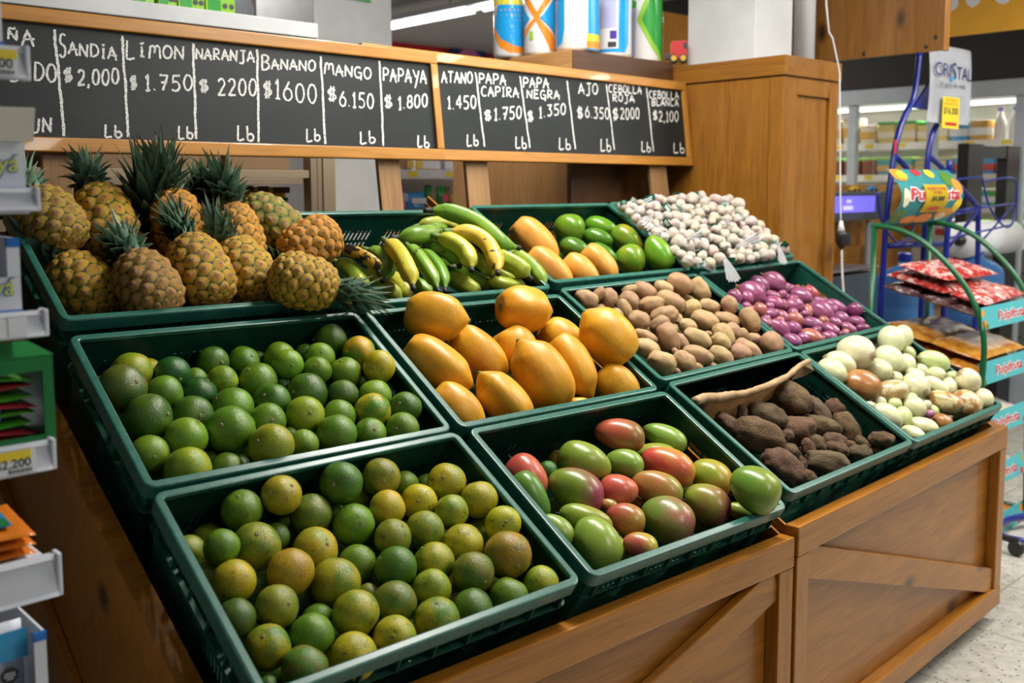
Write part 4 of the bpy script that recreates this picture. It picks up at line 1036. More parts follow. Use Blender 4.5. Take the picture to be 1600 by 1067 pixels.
# --- onions
RC = {'-': ((.215, .042, .115), (.36, .14, .245), 'purple'), 'tip': ((.21, .04, .115), (.35, .14, .24), 'long-necked purple'), 'or': ((.34, .085, .07), (.42, .18, .13), 'copper-red'), 'rd': ((.34, .05, .06), (.40, .10, .11), 'dark red'), 'dk': ((.15, .022, .09), (.22, .05, .14), 'deep violet')}
for i, d in enumerate(ell('''0.105 0.2957 -0.04 0.482 -0.868 0.122 0.83 0.41 -0.38 0.0292 0.0252 0 tip
0.1583 0.2825 -0.0371 0.183 -0.847 -0.499 0.84 0.40 -0.37 0.0234 0.0218 0 -
0.2133 0.2999 -0.0397 0.413 -0.910 -0.040 0.84 0.40 -0.37 0.0459 0.0382 0 -
0.3114 0.3419 -0.04 0.412 -0.910 -0.042 0.84 0.40 -0.35 0.0335 0.026 0 -
0.3803 0.3331 -0.0329 0.371 -0.921 -0.122 0.85 0.39 -0.35 0.0409 0.0344 0 -
0.4209 0.3039 -0.0427 0.321 0.134 0.938 0.86 0.38 -0.35 0.0211 0.0151 0 -
0.3498 0.2733 -0.04 0.391 -0.022 0.920 0.85 0.38 -0.35 0.019 0.0148 0 -
0.2998 0.2799 -0.04 0.494 -0.818 0.294 0.85 0.38 -0.36 0.0278 0.0157 0 -
0.2618 0.2437 -0.0431 0.492 -0.819 0.297 0.85 0.38 -0.36 0.0341 0.0248 0 -
0.4505 0.2585 -0.0444 0.431 -0.892 0.137 0.86 0.36 -0.35 0.0432 0.0302 0 -
0.3401 0.2155 -0.0403 0.510 -0.620 0.597 0.86 0.36 -0.36 0.034 0.0267 0 -
0.3008 0.2293 -0.0417 -0.012 -0.684 -0.730 0.85 0.37 -0.36 0.0187 0.0117 1 -
0.1336 0.2127 -0.0312 -0.013 -0.685 -0.728 0.84 0.38 -0.38 0.0239 0.0209 0 or
0.137 0.2469 -0.0525 0.410 -0.912 -0.035 0.84 0.39 -0.38 0.0231 0.0156 1 -
0.1721 0.1977 -0.0408 0.524 -0.476 0.706 0.85 0.38 -0.38 0.0281 0.0191 0 -
0.2107 0.1741 -0.0401 0.154 -0.859 -0.489 0.85 0.36 -0.37 0.0242 0.0217 0 -
0.14 0.1331 -0.0442 0.273 -0.925 -0.264 0.85 0.36 -0.38 0.0364 0.0286 0 -
0.0975 0.1623 -0.0358 0.323 -0.927 -0.189 0.84 0.37 -0.38 0.023 0.0162 0 -
0.2575 0.1536 -0.04 0.373 -0.927 -0.022 0.86 0.35 -0.37 0.0284 0.0249 0 or
0.1912 0.1159 -0.0371 0.302 -0.936 -0.183 0.86 0.35 -0.38 0.0243 0.0218 0 -
0.1224 0.0723 -0.04 0.368 -0.930 -0.014 0.86 0.34 -0.39 0.0305 0.0213 0 -
0.5163 0.261 -0.04 0.308 -0.931 -0.195 0.87 0.36 -0.34 0.0295 0.0219 0 rd
0.4351 0.1652 -0.04 0.292 -0.938 -0.187 0.87 0.34 -0.35 0.0439 0.037 0 -
0.3746 0.1807 -0.0413 -0.063 -0.630 -0.774 0.87 0.35 -0.36 0.0251 0.0162 0 or
0.5582 0.2273 -0.0556 0.412 -0.900 0.144 0.87 0.34 -0.34 0.0209 0.0137 1 -
0.5536 0.1742 -0.043 0.358 -0.934 0.014 0.88 0.33 -0.34 0.0421 0.0234 0 -
0.5628 0.1206 -0.0157 0.428 -0.845 0.320 0.89 0.32 -0.34 0.0253 0.0242 0 dk
0.5443 0.09 -0.0382 0.424 -0.845 0.325 0.89 0.31 -0.34 0.0272 0.0182 0 -
0.4926 0.1174 -0.04 0.275 -0.944 -0.182 0.88 0.32 -0.35 0.0266 0.0228 0 -
0.4277 0.1044 -0.0369 0.343 -0.939 -0.015 0.88 0.33 -0.35 0.0225 0.0162 0 -
0.4605 0.0715 -0.0431 0.361 -0.929 0.075 0.88 0.31 -0.35 0.0293 0.0199 0 -
0.5284 0.0561 -0.0378 0.447 -0.752 0.485 0.89 0.30 -0.34 0.0233 0.0154 0 dk
0.3626 0.0788 -0.04 0.356 -0.934 0.022 0.87 0.33 -0.36 0.0313 0.021 0 -
0.3115 0.0555 -0.04 0.445 -0.836 0.323 0.87 0.32 -0.37 0.0257 0.0166 0 -
0.2275 0.0731 -0.0425 0.452 -0.845 0.285 0.86 0.34 -0.38 0.0377 0.0268 0 or
0.3143 0.1199 -0.04 0.415 -0.897 0.150 0.87 0.34 -0.36 0.0337 0.022 0 -
0.3955 0.0526 -0.04 0.463 -0.745 0.480 0.88 0.32 -0.36 0.0159 0.0087 0 dk
0.2661 0.0517 -0.0404 -0.046 -0.695 -0.717 0.87 0.33 -0.37 0.0125 0.011 0 -
0.2089 0.2272 -0.0352 -0.764 -0.159 -0.625 0.85 0.38 -0.37 0.0147 0.0147 1 -
0.3038 0.19 -0.0465 0.714 0.681 -0.162 0.86 0.36 -0.36 0.0174 0.0174 1 -
0.1731 0.0687 -0.0377 0.472 0.874 0.113 0.86 0.34 -0.38 0.0187 0.0187 1 -
0.3781 0.1202 -0.0383 -0.321 -0.297 0.899 0.87 0.34 -0.36 0.018 0.018 1 or
0.5467 0.343 -0.1118 0.759 -0.520 -0.391 0.86 0.37 -0.35 0.0199 0.0199 1 -
0.4534 0.3009 -0.0825 0.733 0.313 -0.604 0.86 0.37 -0.35 0.0153 0.0153 1 -
0.4824 0.2129 -0.1466 0.542 0.837 -0.072 0.86 0.35 -0.37 0.0133 0.0133 1 or
0.3665 0.1701 -0.0949 0.848 0.131 -0.513 0.86 0.35 -0.37 0.0186 0.0186 1 -
0.4867 0.2421 -0.1109 -0.317 0.837 -0.446 0.86 0.35 -0.36 0.0184 0.0184 1 or
0.2846 0.0887 -0.0384 0.171 -0.238 0.956 0.87 0.33 -0.37 0.0159 0.0159 1 dk
0.509 0.1628 -0.0397 -0.292 0.773 0.563 0.88 0.33 -0.34 0.0167 0.0167 1 -
0.3867 0.2459 -0.0444 0.049 -0.099 0.994 0.86 0.37 -0.35 0.018 0.018 1 -
0.3965 0.259 -0.1028 0.313 0.091 0.945 0.85 0.37 -0.37 0.0195 0.0195 1 or
0.5146 0.3295 -0.0737 0.373 0.636 -0.675 0.86 0.38 -0.35 0.0191 0.0191 1 -
0.4048 0.2005 -0.0831 -0.038 -0.438 -0.898 0.86 0.35 -0.36 0.0185 0.0185 1 or
0.3586 0.2126 -0.1133 -0.698 -0.689 -0.196 0.85 0.36 -0.38 0.0157 0.0157 1 or
0.1033 0.2449 -0.036 -0.314 0.822 -0.476 0.84 0.40 -0.38 0.0155 0.0155 1 -
0.5678 0.2647 -0.0828 -0.225 0.690 0.688 0.87 0.35 -0.35 0.0163 0.0163 1 or
0.5631 0.3285 -0.0767 0.591 0.254 -0.766 0.86 0.37 -0.34 0.0159 0.0159 1 or
0.1758 0.1602 -0.0385 0.649 -0.623 0.435 0.85 0.36 -0.38 0.0145 0.0145 1 or
0.342 0.1705 -0.0398 -0.942 -0.336 0.028 0.86 0.35 -0.36 0.0133 0.0133 1 -
0.5295 0.1623 -0.1276 0.334 0.018 -0.942 0.87 0.33 -0.36 0.0156 0.0156 1 dk
0.484 0.2163 -0.0372 -0.601 0.047 -0.798 0.87 0.35 -0.34 0.014 0.014 1 -
0.1768 0.2393 -0.0481 -0.504 0.651 0.568 0.84 0.39 -0.38 0.0198 0.0198 1 or
0.4044 0.2825 -0.1593 0.575 0.488 -0.656 0.85 0.37 -0.38 0.0178 0.0178 1 -
0.4029 0.2782 -0.062 -0.552 -0.386 -0.740 0.86 0.37 -0.35 0.0171 0.0171 1 dk
0.418 0.0561 -0.0414 0.031 0.601 -0.799 0.88 0.31 -0.36 0.0135 0.0135 1 or
0.2725 0.3104 -0.0351 0.133 -0.622 0.772 0.85 0.40 -0.36 0.017 0.017 1 -
0.4829 0.1532 -0.117 -0.159 0.812 -0.562 0.87 0.33 -0.37 0.0188 0.0188 1 or
0.3095 0.1444 -0.0781 -0.956 0.160 0.246 0.86 0.35 -0.37 0.0179 0.0179 1 dk
0.1228 0.1771 -0.0376 -0.405 0.482 -0.777 0.85 0.38 -0.38 0.0144 0.0144 1 -''')):
    a, b, nm = RC[d['code']]
    ax = (d['ax'] * RN.choice((1, -1)) - d['vd'] * RN.uniform(-.2, .6)).normalized()
    if d['code'] == 'tip': ax = Vector((0, .3, 1)).normalized()
    o = place('red_onion', MV['redo'][i % 4], '13', d['c'], ax, RN.uniform(0, 6.28), d['A'], d['B'], d['B'], jit(a), jit(b), f'{"half-hidden " if d["hid"] else ""}{nm} red onion, {d["w"]} of the red onion crate', 'red onion', 'red onions in the middle crate')
    if not d['hid']:
        part('neck', ME_NECK, o, xpole(.98)); part('root_tuft', ME_TUFT, o, xpole(.96, True))
WC = {'-': ((.62, .62, .37), (.66, .60, .40), 'pale'), 'gr': ((.50, .58, .24), (.58, .60, .30), 'greenish'), 'sc': ((.62, .60, .40), (.58, .50, .33), 'big brown-scarred'), 'br': ((.40, .19, .065), (.30, .12, .035), 'brown-skinned'),
      'pt': ((.64, .62, .42), (.48, .30, .11), 'peeling'), 'pb': ((.60, .56, .30), (.36, .15, .04), 'brown-patched'), 'pu': ((.30, .07, .18), (.45, .25, .36), 'purple')}
for i, d in enumerate(ell('''0.0657 0.3087 -0.0188 0.336 -0.942 0.005 0.87 0.31 -0.39 0.0441 0.037 0 -
0.1381 0.3257 -0.0158 0.382 -0.914 0.138 0.87 0.31 -0.38 0.0466 0.0345 0 -
0.2209 0.3329 0.0057 0.428 -0.839 0.336 0.88 0.30 -0.37 0.056 0.0509 0 sc
0.1214 0.2362 -0.0212 0.422 -0.837 0.348 0.88 0.28 -0.39 0.0547 0.0423 0 br
0.2778 0.2695 -0.022 0.410 -0.843 0.348 0.89 0.28 -0.37 0.0437 0.0349 0 -
0.388 0.2938 -0.0193 0.286 -0.958 -0.026 0.89 0.28 -0.36 0.0484 0.0419 0 -
0.4549 0.3398 0.0118 0.058 -0.837 -0.545 0.90 0.28 -0.34 0.0445 0.041 0 -
0.5533 0.3469 0.0092 -0.051 -0.693 -0.719 0.90 0.28 -0.33 0.0359 0.0298 0 -
0.3226 0.2294 -0.0273 0.430 -0.746 0.508 0.89 0.26 -0.37 0.0229 0.021 0 -
0.2146 0.1842 -0.02 0.454 -0.617 0.644 0.89 0.26 -0.38 0.0473 0.0338 0 pt
0.5299 0.2963 -0.02 0.005 -0.798 -0.603 0.90 0.27 -0.34 0.0269 0.0211 0 gr
0.4482 0.2609 -0.0162 -0.002 -0.800 -0.599 0.90 0.26 -0.35 0.0313 0.0257 0 -
0.5474 0.225 0.0008 0.350 -0.890 0.292 0.91 0.24 -0.34 0.0536 0.0335 0 gr
0.5086 0.1885 -0.0114 0.364 -0.858 0.363 0.91 0.24 -0.35 0.0308 0.0212 0 -
0.4723 0.2183 -0.0179 0.047 -0.868 -0.494 0.90 0.25 -0.35 0.0246 0.0184 0 -
0.4206 0.2158 -0.02 0.359 -0.892 0.276 0.90 0.25 -0.36 0.0299 0.0197 0 -
0.3536 0.1779 -0.0208 0.259 -0.966 -0.012 0.90 0.24 -0.37 0.0435 0.0396 0 -
0.4543 0.1565 -0.02 0.231 -0.972 -0.046 0.91 0.23 -0.36 0.0383 0.0207 0 -
0.5015 0.1364 -0.0157 -0.044 -0.786 -0.617 0.91 0.22 -0.35 0.0284 0.0218 0 -
0.5684 0.1632 -0.0114 0.386 -0.758 0.525 0.91 0.23 -0.34 0.0202 0.0166 0 gr
0.5507 0.1136 0.0144 0.159 -0.970 -0.185 0.92 0.21 -0.34 0.0387 0.0361 0 -
0.5579 0.0507 -0.0058 0.141 -0.974 -0.177 0.92 0.20 -0.34 0.0323 0.0278 0 -
0.5573 0.1265 -0.0318 -0.165 -0.585 -0.794 0.91 0.22 -0.35 0.0141 0.0123 1 -
0.0593 0.1138 -0.0186 0.269 -0.963 -0.001 0.88 0.25 -0.40 0.0431 0.0322 0 -
0.1319 0.0975 -0.0214 -0.079 -0.766 -0.638 0.89 0.24 -0.39 0.0295 0.0221 0 gr
0.2234 0.1105 -0.0196 0.179 -0.969 -0.173 0.90 0.23 -0.38 0.0319 0.0288 0 -
0.179 0.0535 -0.0309 0.348 -0.889 0.299 0.89 0.22 -0.39 0.0426 0.0245 0 -
0.1112 0.0487 -0.0353 0.314 -0.932 0.182 0.89 0.22 -0.40 0.0375 0.02 0 -
0.3904 0.0951 -0.0236 0.349 -0.872 0.344 0.91 0.22 -0.36 0.0555 0.0349 0 pb
0.4781 0.0627 -0.02 0.197 -0.979 -0.054 0.91 0.20 -0.36 0.0473 0.0404 0 pb
0.2814 0.0419 -0.03 0.305 -0.927 0.217 0.90 0.21 -0.38 0.0294 0.0242 0 br
0.2489 0.0765 -0.0204 0.407 -0.745 0.529 0.90 0.22 -0.38 0.0151 0.0123 0 pu
0.2995 0.107 -0.024 -0.178 -0.590 -0.787 0.90 0.23 -0.37 0.0149 0.0133 1 -
0.0567 0.1703 -0.0248 0.452 -0.734 0.506 0.88 0.27 -0.40 0.0195 0.0103 1 -
0.1792 0.1478 -0.0309 -0.764 -0.159 -0.625 0.89 0.25 -0.39 0.0195 0.0195 1 gr
0.1484 0.176 -0.0421 0.714 0.681 -0.162 0.88 0.26 -0.39 0.0197 0.0197 1 -
0.5613 0.0941 -0.0987 0.472 0.874 0.113 0.91 0.21 -0.37 0.0228 0.0228 1 gr
0.4841 0.2664 -0.0571 -0.321 -0.297 0.899 0.90 0.26 -0.36 0.0221 0.0221 1 -
0.3252 0.0926 -0.0417 0.759 -0.520 -0.391 0.90 0.22 -0.38 0.0202 0.0202 1 gr
0.4732 0.3642 -0.0416 0.733 0.313 -0.604 0.89 0.29 -0.35 0.0194 0.0194 1 -
0.2597 0.16 -0.0388 0.542 0.837 -0.072 0.89 0.25 -0.38 0.0182 0.0182 1 gr
0.5218 0.0784 -0.0791 0.848 0.131 -0.513 0.91 0.20 -0.37 0.0201 0.0201 1 gr
0.5505 0.189 -0.1215 -0.317 0.837 -0.446 0.90 0.23 -0.37 0.0162 0.0162 1 gr
0.4426 0.1586 -0.069 0.171 -0.238 0.956 0.90 0.23 -0.37 0.0176 0.0176 1 -
0.3015 0.1521 -0.0383 -0.292 0.773 0.563 0.90 0.24 -0.38 0.0188 0.0188 1 gr
0.3859 0.1031 -0.0906 0.049 -0.099 0.994 0.90 0.22 -0.38 0.0235 0.0235 1 -
0.3361 0.3361 -0.0877 0.313 0.091 0.945 0.88 0.29 -0.38 0.0212 0.0212 1 gr
0.3516 0.1131 -0.0697 0.373 0.636 -0.675 0.90 0.22 -0.38 0.0186 0.0186 1 -
0.2842 0.3238 -0.0654 -0.038 -0.438 -0.898 0.88 0.29 -0.38 0.0236 0.0236 1 -
0.1901 0.2186 -0.071 -0.698 -0.689 -0.196 0.88 0.27 -0.40 0.0187 0.0187 1 -
0.456 0.2859 -0.1158 -0.314 0.822 -0.476 0.89 0.27 -0.38 0.0224 0.0224 1 -
0.476 0.0824 -0.0878 -0.225 0.690 0.688 0.90 0.21 -0.37 0.0165 0.0165 1 -
0.5391 0.19 -0.0839 0.940 -0.055 0.337 0.90 0.23 -0.36 0.0192 0.0192 1 -''')):
    a, b, nm = WC[d['code']]
    ax = (d['ax'] * RN.choice((1, -1)) - d['vd'] * RN.uniform(-.1, .8)).normalized()
    mv = MV['brono'][i % 2] if d['code'] in ('br', 'pb', 'pt') else MV['redo'][0] if d['code'] == 'pu' else MV['whito'][i % 4]
    nmo = 'red_onion' if d['code'] == 'pu' else 'white_onion'
    o = place(nmo, mv, '03', d['c'], ax, RN.uniform(0, 6.28), d['A'], d['B'], d['B'], jit(a, .05), jit(b, .08), 'small purple onion showing between the white onions' if d['code'] == 'pu' else f'{"half-hidden " if d["hid"] else ""}{nm} onion, {d["w"]} of the white onion crate', 'onion', None if d['code'] == 'pu' else 'white onions in the front crate')
    if not d['hid']:
        part('neck', ME_NECK, o, xpole(.97) @ Matrix.Diagonal((1, 1, .6, 1))); part('root_tuft', ME_TUFT, o, xpole(.97, True))
# --- small papayas and avocados
AC = {'av': ((.10, .24, .014), (.15, .27, .015), 'bright green'), 'avd': ((.055, .165, .012), (.08, .20, .013), 'dark green'), 'avs': ((.13, .25, .014), (.24, .26, .015), 'brown-scarred green')}
for i, d in enumerate(ell('''0.1815 0.2675 -0.05 0.487 -0.808 -0.331 0.70 0.59 -0.41 0.0837 0.0519 0 pap
0.1182 0.1279 -0.0499 0.502 -0.825 -0.259 0.71 0.56 -0.42 0.0776 0.046 0 pap
0.2233 0.1031 -0.05 0.466 -0.840 -0.279 0.73 0.54 -0.42 0.0618 0.0428 0 pap
0.3297 0.1295 -0.0462 0.424 -0.841 -0.336 0.74 0.54 -0.40 0.0669 0.0408 0 pap
0.374 0.3191 -0.05 -0.029 -0.532 -0.846 0.72 0.57 -0.39 0.0496 0.0479 0 av
0.5264 0.3277 -0.05 0.646 -0.739 0.193 0.74 0.55 -0.37 0.0539 0.0326 0 av
0.4537 0.2651 -0.0499 0.636 -0.758 0.146 0.74 0.55 -0.38 0.049 0.0297 0 avd
0.5398 0.2237 -0.0322 0.501 -0.846 -0.182 0.76 0.53 -0.37 0.0556 0.0389 0 avs
0.3122 0.2269 -0.0539 0.668 -0.712 0.217 0.73 0.56 -0.40 0.0451 0.0319 0 avd
0.3953 0.1812 -0.05 0.576 -0.817 -0.026 0.74 0.54 -0.39 0.0476 0.0288 0 avd
0.4755 0.134 -0.0471 0.277 -0.803 -0.527 0.76 0.52 -0.39 0.05 0.0466 0 avs
0.5434 0.0985 -0.0047 0.230 -0.784 -0.577 0.78 0.50 -0.37 0.0603 0.042 0 av
0.5415 0.2609 -0.0867 -0.764 -0.159 -0.625 0.75 0.54 -0.38 0.0267 0.0267 1 avd
0.3351 0.2758 -0.1185 0.714 0.681 -0.162 0.72 0.56 -0.41 0.0293 0.0293 1 avd
0.406 0.35 -0.122 -0.005 -0.848 -0.530 0.72 0.57 -0.40 0.031 0.031 1 avd''')):
    if d['code'] == 'pap':
        place('papaya', MV['papN'][i % 3], '22', d['c'], d['ax'], RN.uniform(0, 6.28), d['A'], d['B'], d['B'], jit((.66, .33, .05), .05), jit((.60, .26, .04), .06), f'small orange papaya, {d["w"]} of the avocado crate', 'papaya', 'small papayas beside the avocados')
    else:
        a, b, nm = AC[d['code']]
        o = place('avocado', MV['avo'][i % 3], '22', d['c'], d['ax'] * (-1 if i == 11 else 1), RN.uniform(0, 6.28), d['A'], d['B'], d['B'], jit(a), jit(b), f'glossy {nm} avocado, {d["w"]} of the avocado crate', 'avocado', 'avocados in the back crate')
# --- garlic
its = []
for l in ('''-0.0304 0.31 0.0309 0.02
0.0039 0.3146 0.0313 0.0148
0.017 0.2798 0.0304 0.0214
0.032 0.314 0.0257 0.0141
0.0709 0.3006 0.03 0.0163
0.1266 0.3046 0.03 0.022
0.1968 0.3311 0.033 0.0185
0.2003 0.3628 0.0269 0.0141
0.261 0.339 0.025 0.0214
0.2512 0.2977 0.035 0.0226
0.3002 0.3486 0.0306 0.0158
0.3302 0.346 0.0331 0.0145
0.3671 0.3368 0.0351 0.0238
0.4771 0.3745 0.0251 0.0165
0.4026 0.3202 0.0296 0.0161
0.0666 0.2406 0.03 0.022
0.1153 0.2418 0.0331 0.0163
0.1542 0.2318 0.032 0.0241
0.203 0.2259 0.0242 0.026
0.2953 0.284 0.0296 0.0171
0.256 0.2459 0.03 0.0182
0.343 0.2894 0.0299 0.0149
0.3042 0.2468 0.0303 0.0212
0.1881 0.1795 0.0308 0.0232
0.2414 0.2056 0.033 0.0166
0.273 0.1972 0.0271 0.0167
0.2254 0.1618 0.03 0.0165
0.1062 0.1751 0.0272 0.0252
0.0433 0.152 0.0237 0.0248
-0.0286 0.1262 0.0334 0.016
0.0244 0.1069 0.0262 0.0245
0.0088 0.0636 0.0402 0.0241
0.081 0.1401 0.0331 0.0159
-0.0281 0.1596 0.0272 0.0182
-0.0556 0.2016 0.0322 0.0161
-0.0254 0.1933 0.0271 0.0157
-0.0376 0.2431 0.0301 0.0163
0.0896 0.0909 0.03 0.0158
0.1281 0.0828 0.0299 0.0186
0.0351 0.0153 0.03 0.0169
-0.0097 0.0248 0.0299 0.0153
-0.0396 0.0662 0.0253 0.0178
-0.0496 0.0328 0.0304 0.0177
-0.0624 -0.0022 0.0343 0.02
-0.0384 0.2757 0.0317 0.0153
0.1883 0.1316 0.0295 0.0163
0.1147 0.1318 0.0296 0.0192
-0.0146 -0.0078 0.03 0.0156
0.4045 0.3554 0.0227 0.02
0.452 0.355 0.0317 0.0163
0.4359 0.3253 0.0316 0.0177
0.5011 0.3321 0.03 0.0216
0.6033 0.3391 0.0301 0.0154
0.5988 0.293 0.0301 0.0272
0.5518 0.2475 0.0301 0.0202
0.4187 0.2795 0.0326 0.0207
0.4565 0.268 0.0275 0.0193
0.5079 0.2615 0.03 0.0178
0.4717 0.2141 0.03 0.0198
0.36 0.2219 0.0299 0.0203
0.5424 0.3161 0.0299 0.0197
0.3374 0.1691 0.0311 0.0173
0.411 0.2022 0.03 0.0208
0.3747 0.1538 0.0288 0.0232
0.2989 0.159 0.0247 0.0214
0.2837 0.1165 0.0281 0.0242
0.227 0.0857 0.0258 0.0208
0.2723 0.0725 0.0378 0.0227
0.4502 0.1666 0.0277 0.0189
0.4369 0.1343 0.0311 0.0163
0.5205 0.1713 0.0352 0.023
0.5617 0.1598 0.0249 0.0213
0.4909 0.1209 0.0276 0.0237
0.4128 0.1029 0.0287 0.0235
0.4788 0.0754 0.0324 0.0237
0.5359 0.1122 0.03 0.0159
0.3737 0.1121 0.0326 0.0169
0.1159 0.0364 0.0282 0.0236
0.1029 -0.0066 0.0317 0.0216
0.0338 -0.0201 0.03 0.0181
0.1878 0.0157 0.0301 0.0174
0.2354 0.014 0.031 0.0235
0.2057 -0.0141 0.0303 0.0174
0.3017 0.0338 0.0316 0.0224
0.275 0.003 0.0302 0.0177
0.3583 0.0283 0.0301 0.0169
0.3952 0.0259 0.0294 0.0201
0.3499 -0.0092 0.0309 0.021
0.3889 -0.0118 0.0296 0.0181
0.3048 -0.0096 0.0279 0.0149
0.254 -0.0234 0.03 0.0146
0.4492 0.0137 0.03 0.0172
0.5008 0.0134 0.03 0.0224
0.1689 -0.0099 0.0306 0.0144
0.3173 0.0695 0.0276 0.0169
0.1914 0.098 0.033 0.0177
0.2169 0.0522 0.0318 0.0147
0.2433 0.1284 0.0444 0.0173
0.3159 0.1937 0.048 0.0145
0.1727 0.068 0.047 0.0179
0.3228 0.3092 0.0489 0.0188
0.2649 0.1671 0.0487 0.0143
0.3704 0.2888 0.0461 0.0162
0.2139 0.2915 -0.0406 0.0177
0.1056 0.2939 -0.0067 0.0185
0.3652 0.0735 0.0368 0.0182
0.0331 0.2489 0.0417 0.0141
0.0546 0.0627 0.0455 0.0173
0.5291 0.2143 0.0389 0.0188
0.198 0.2739 0.039 0.0177
0.4373 0.0642 0.0392 0.0184
0.3269 0.1077 0.0483 0.0155
0.4008 0.2313 0.0481 0.0142
0.3813 0.258 0.0426 0.0165
0.5088 0.2955 0.0491 0.0177
0.1764 0.2754 -0.0363 0.0187
0.2144 0.3087 0.0491 0.0144
0.482 0.1582 0.0465 0.019
0.0629 0.2032 0.029 0.0148
0.1462 0.1787 0.0431 0.0173
0.1233 0.2084 0.0487 0.0141
0.0826 0.3323 0.0285 0.0133
0.0644 0.2729 -0.0019 0.0162
0.4053 0.0605 0.0317 0.0155
0.1008 0.2768 0.0413 0.0138
0.0799 0.0424 0.046 0.0141
0.034 0.178 0.0489 0.0133
0.2638 0.3585 -0.0132 0.0145
0.5208 0.0657 0.0291 0.0184
0.0361 0.2191 0.0212 0.017
0.1716 0.1236 -0.028 0.0132
0.1522 0.1116 0.0492 0.0178
0.1447 0.3492 0.0273 0.0148
0.5633 0.3648 -0.0635 0.0177
0.4447 0.1951 0.0432 0.0132
0.3862 0.2616 -0.0662 0.0149
0.5172 0.3393 -0.044 0.0186
0.435 0.3043 0.0008 0.0171
0.1497 0.2755 0.0388 0.0165
0.1582 0.3216 0.0489 0.0153
0.5382 0.2797 0.0445 0.0148
0.4223 0.2538 -0.0434 0.0175
0.1611 0.101 -0.0117 0.0149
0.0566 0.2817 0.048 0.0139
0.2695 0.2059 -0.0178 0.0136
0.4269 0.1769 -0.0788 0.0164
0.4713 0.3063 0.0476 0.0189
0.1584 0.1291 0.0181 0.0152
0.1548 0.2467 -0.0264 0.0151
0.1858 0.0468 0.0268 0.0133
0.1401 0.1439 0.0483 0.0139
0.1617 0.0343 0.0478 0.0142
0.5483 0.0831 -0.0059 0.0184
0.1419 0.2039 -0.0439 0.0162
0.4377 0.2446 0.006 0.0151
0.1105 0.2411 -0.0261 0.0185
0.4526 0.3031 -0.0285 0.0155
0.0486 0.188 0.0074 0.0158
0.4216 0.1714 0.0474 0.0134
0.4891 0.1901 0.0479 0.0134
0.384 0.3449 -0.0177 0.0175
0.3396 0.2537 0.0444 0.0157
0.1161 0.081 -0.0132 0.0177
0.0682 0.1122 0.0411 0.016
0.0875 0.0673 0.0052 0.0185
0.4459 0.2364 0.0418 0.0171
0.3635 0.251 0.0061 0.0169
0.093 0.2226 0.0472 0.0143
0.3465 0.3291 -0.0152 0.0187
0.2876 0.1834 0.0487 0.013
0.283 0.3233 0.05 0.0158
0.3526 0.1042 -0.0559 0.0155
0.2605 0.1482 0.0221 0.0131
0.0971 0.3648 0.0033 0.0151
0.3489 0.2216 -0.0055 0.0144
0.2686 0.2206 0.0458 0.0136
0.0959 0.1649 -0.0293 0.0176
0.0659 0.0312 0.0265 0.0133
0.07 0.1733 0.0491 0.0175
0.3652 0.1843 0.0449 0.0133
0.3167 0.089 -0.0439 0.0144
0.4455 0.1082 0.0495 0.0138
0.229 0.2577 0.0477 0.0163
0.0613 0.1649 -0.02 0.0144
0.4868 0.2857 0.0256 0.0151
0.305 0.3109 -0.0066 0.0158''').strip().split('\n'):
    t = list(map(float, l.split())); its.append(((t[0], t[1], t[2]), t[3]))
W = rows_of(its, .03)
for i, (c, R) in enumerate(its):
    o = place('garlic_bulb', MV['garlic'][i % 5], '23', c, Vector((RN.uniform(-1, 1), RN.uniform(-1, .6), RN.uniform(-.3, 1))), RN.uniform(0, 6.28), R, R, R, jit((.46, .42, .35), .10), jit((.38, .28, .25), .12), f'white garlic bulb, {where(W[i])} of the garlic heap', 'garlic', 'garlic bulbs in nets')

# --- plantains: each bent along its own line
N = NT('plantain_peel'); c1, c2, rnd = tint_nodes(N); v = N.coords()
f = N.noise(v, 14, 3, .55)
c = N.mix(N.ramp(f, [(.40, (0, 0, 0)), (.65, (1, 1, 1))]), c1, c2)
s = N.noise(v, 120, 3, .7); c = N.mix(N.ramp(s, [(.66, (0, 0, 0)), (.69, (1, 1, 1))]), c, (.015, .011, .006, 1))
at = N.n('Attribute', attribute_type='OBJECT', attribute_name='bruise')
s2 = N.math('ADD', N.noise(v, 26, 5, .65, .6), N.math('MULTIPLY', at.outputs['Fac'], .22))
c = N.mix(N.ramp(s2, [(.66, (0, 0, 0)), (.70, (1, 1, 1))]), c, (.012, .009, .006, 1))
N.base(c); N.set(.36, .5); N.bump(N.noise(v, 40, 2), .08, .002); MATS['plantain_peel'] = N.m
PC = {'lg': ((.26, .34, .03), (.36, .38, .04), 'pale green', 0), 'ripe': ((.55, .34, .04), (.50, .28, .03), 'blackened yellow', .75), 'g': ((.115, .26, .02), (.17, .31, .025), 'green', 0), 'g2': ((.14, .28, .022), (.26, .32, .03), 'brown-edged green', .25),
      'y': ((.52, .42, .035), (.46, .40, .035), 'yellow', .12), 'yb': ((.62, .43, .05), (.56, .40, .05), 'yellow spotted', .30), 'yg': ((.36, .38, .03), (.44, .40, .04), 'yellow-green', .05), 'dg': ((.10, .22, .018), (.16, .26, .02), 'dark green', .35)}
pl = []
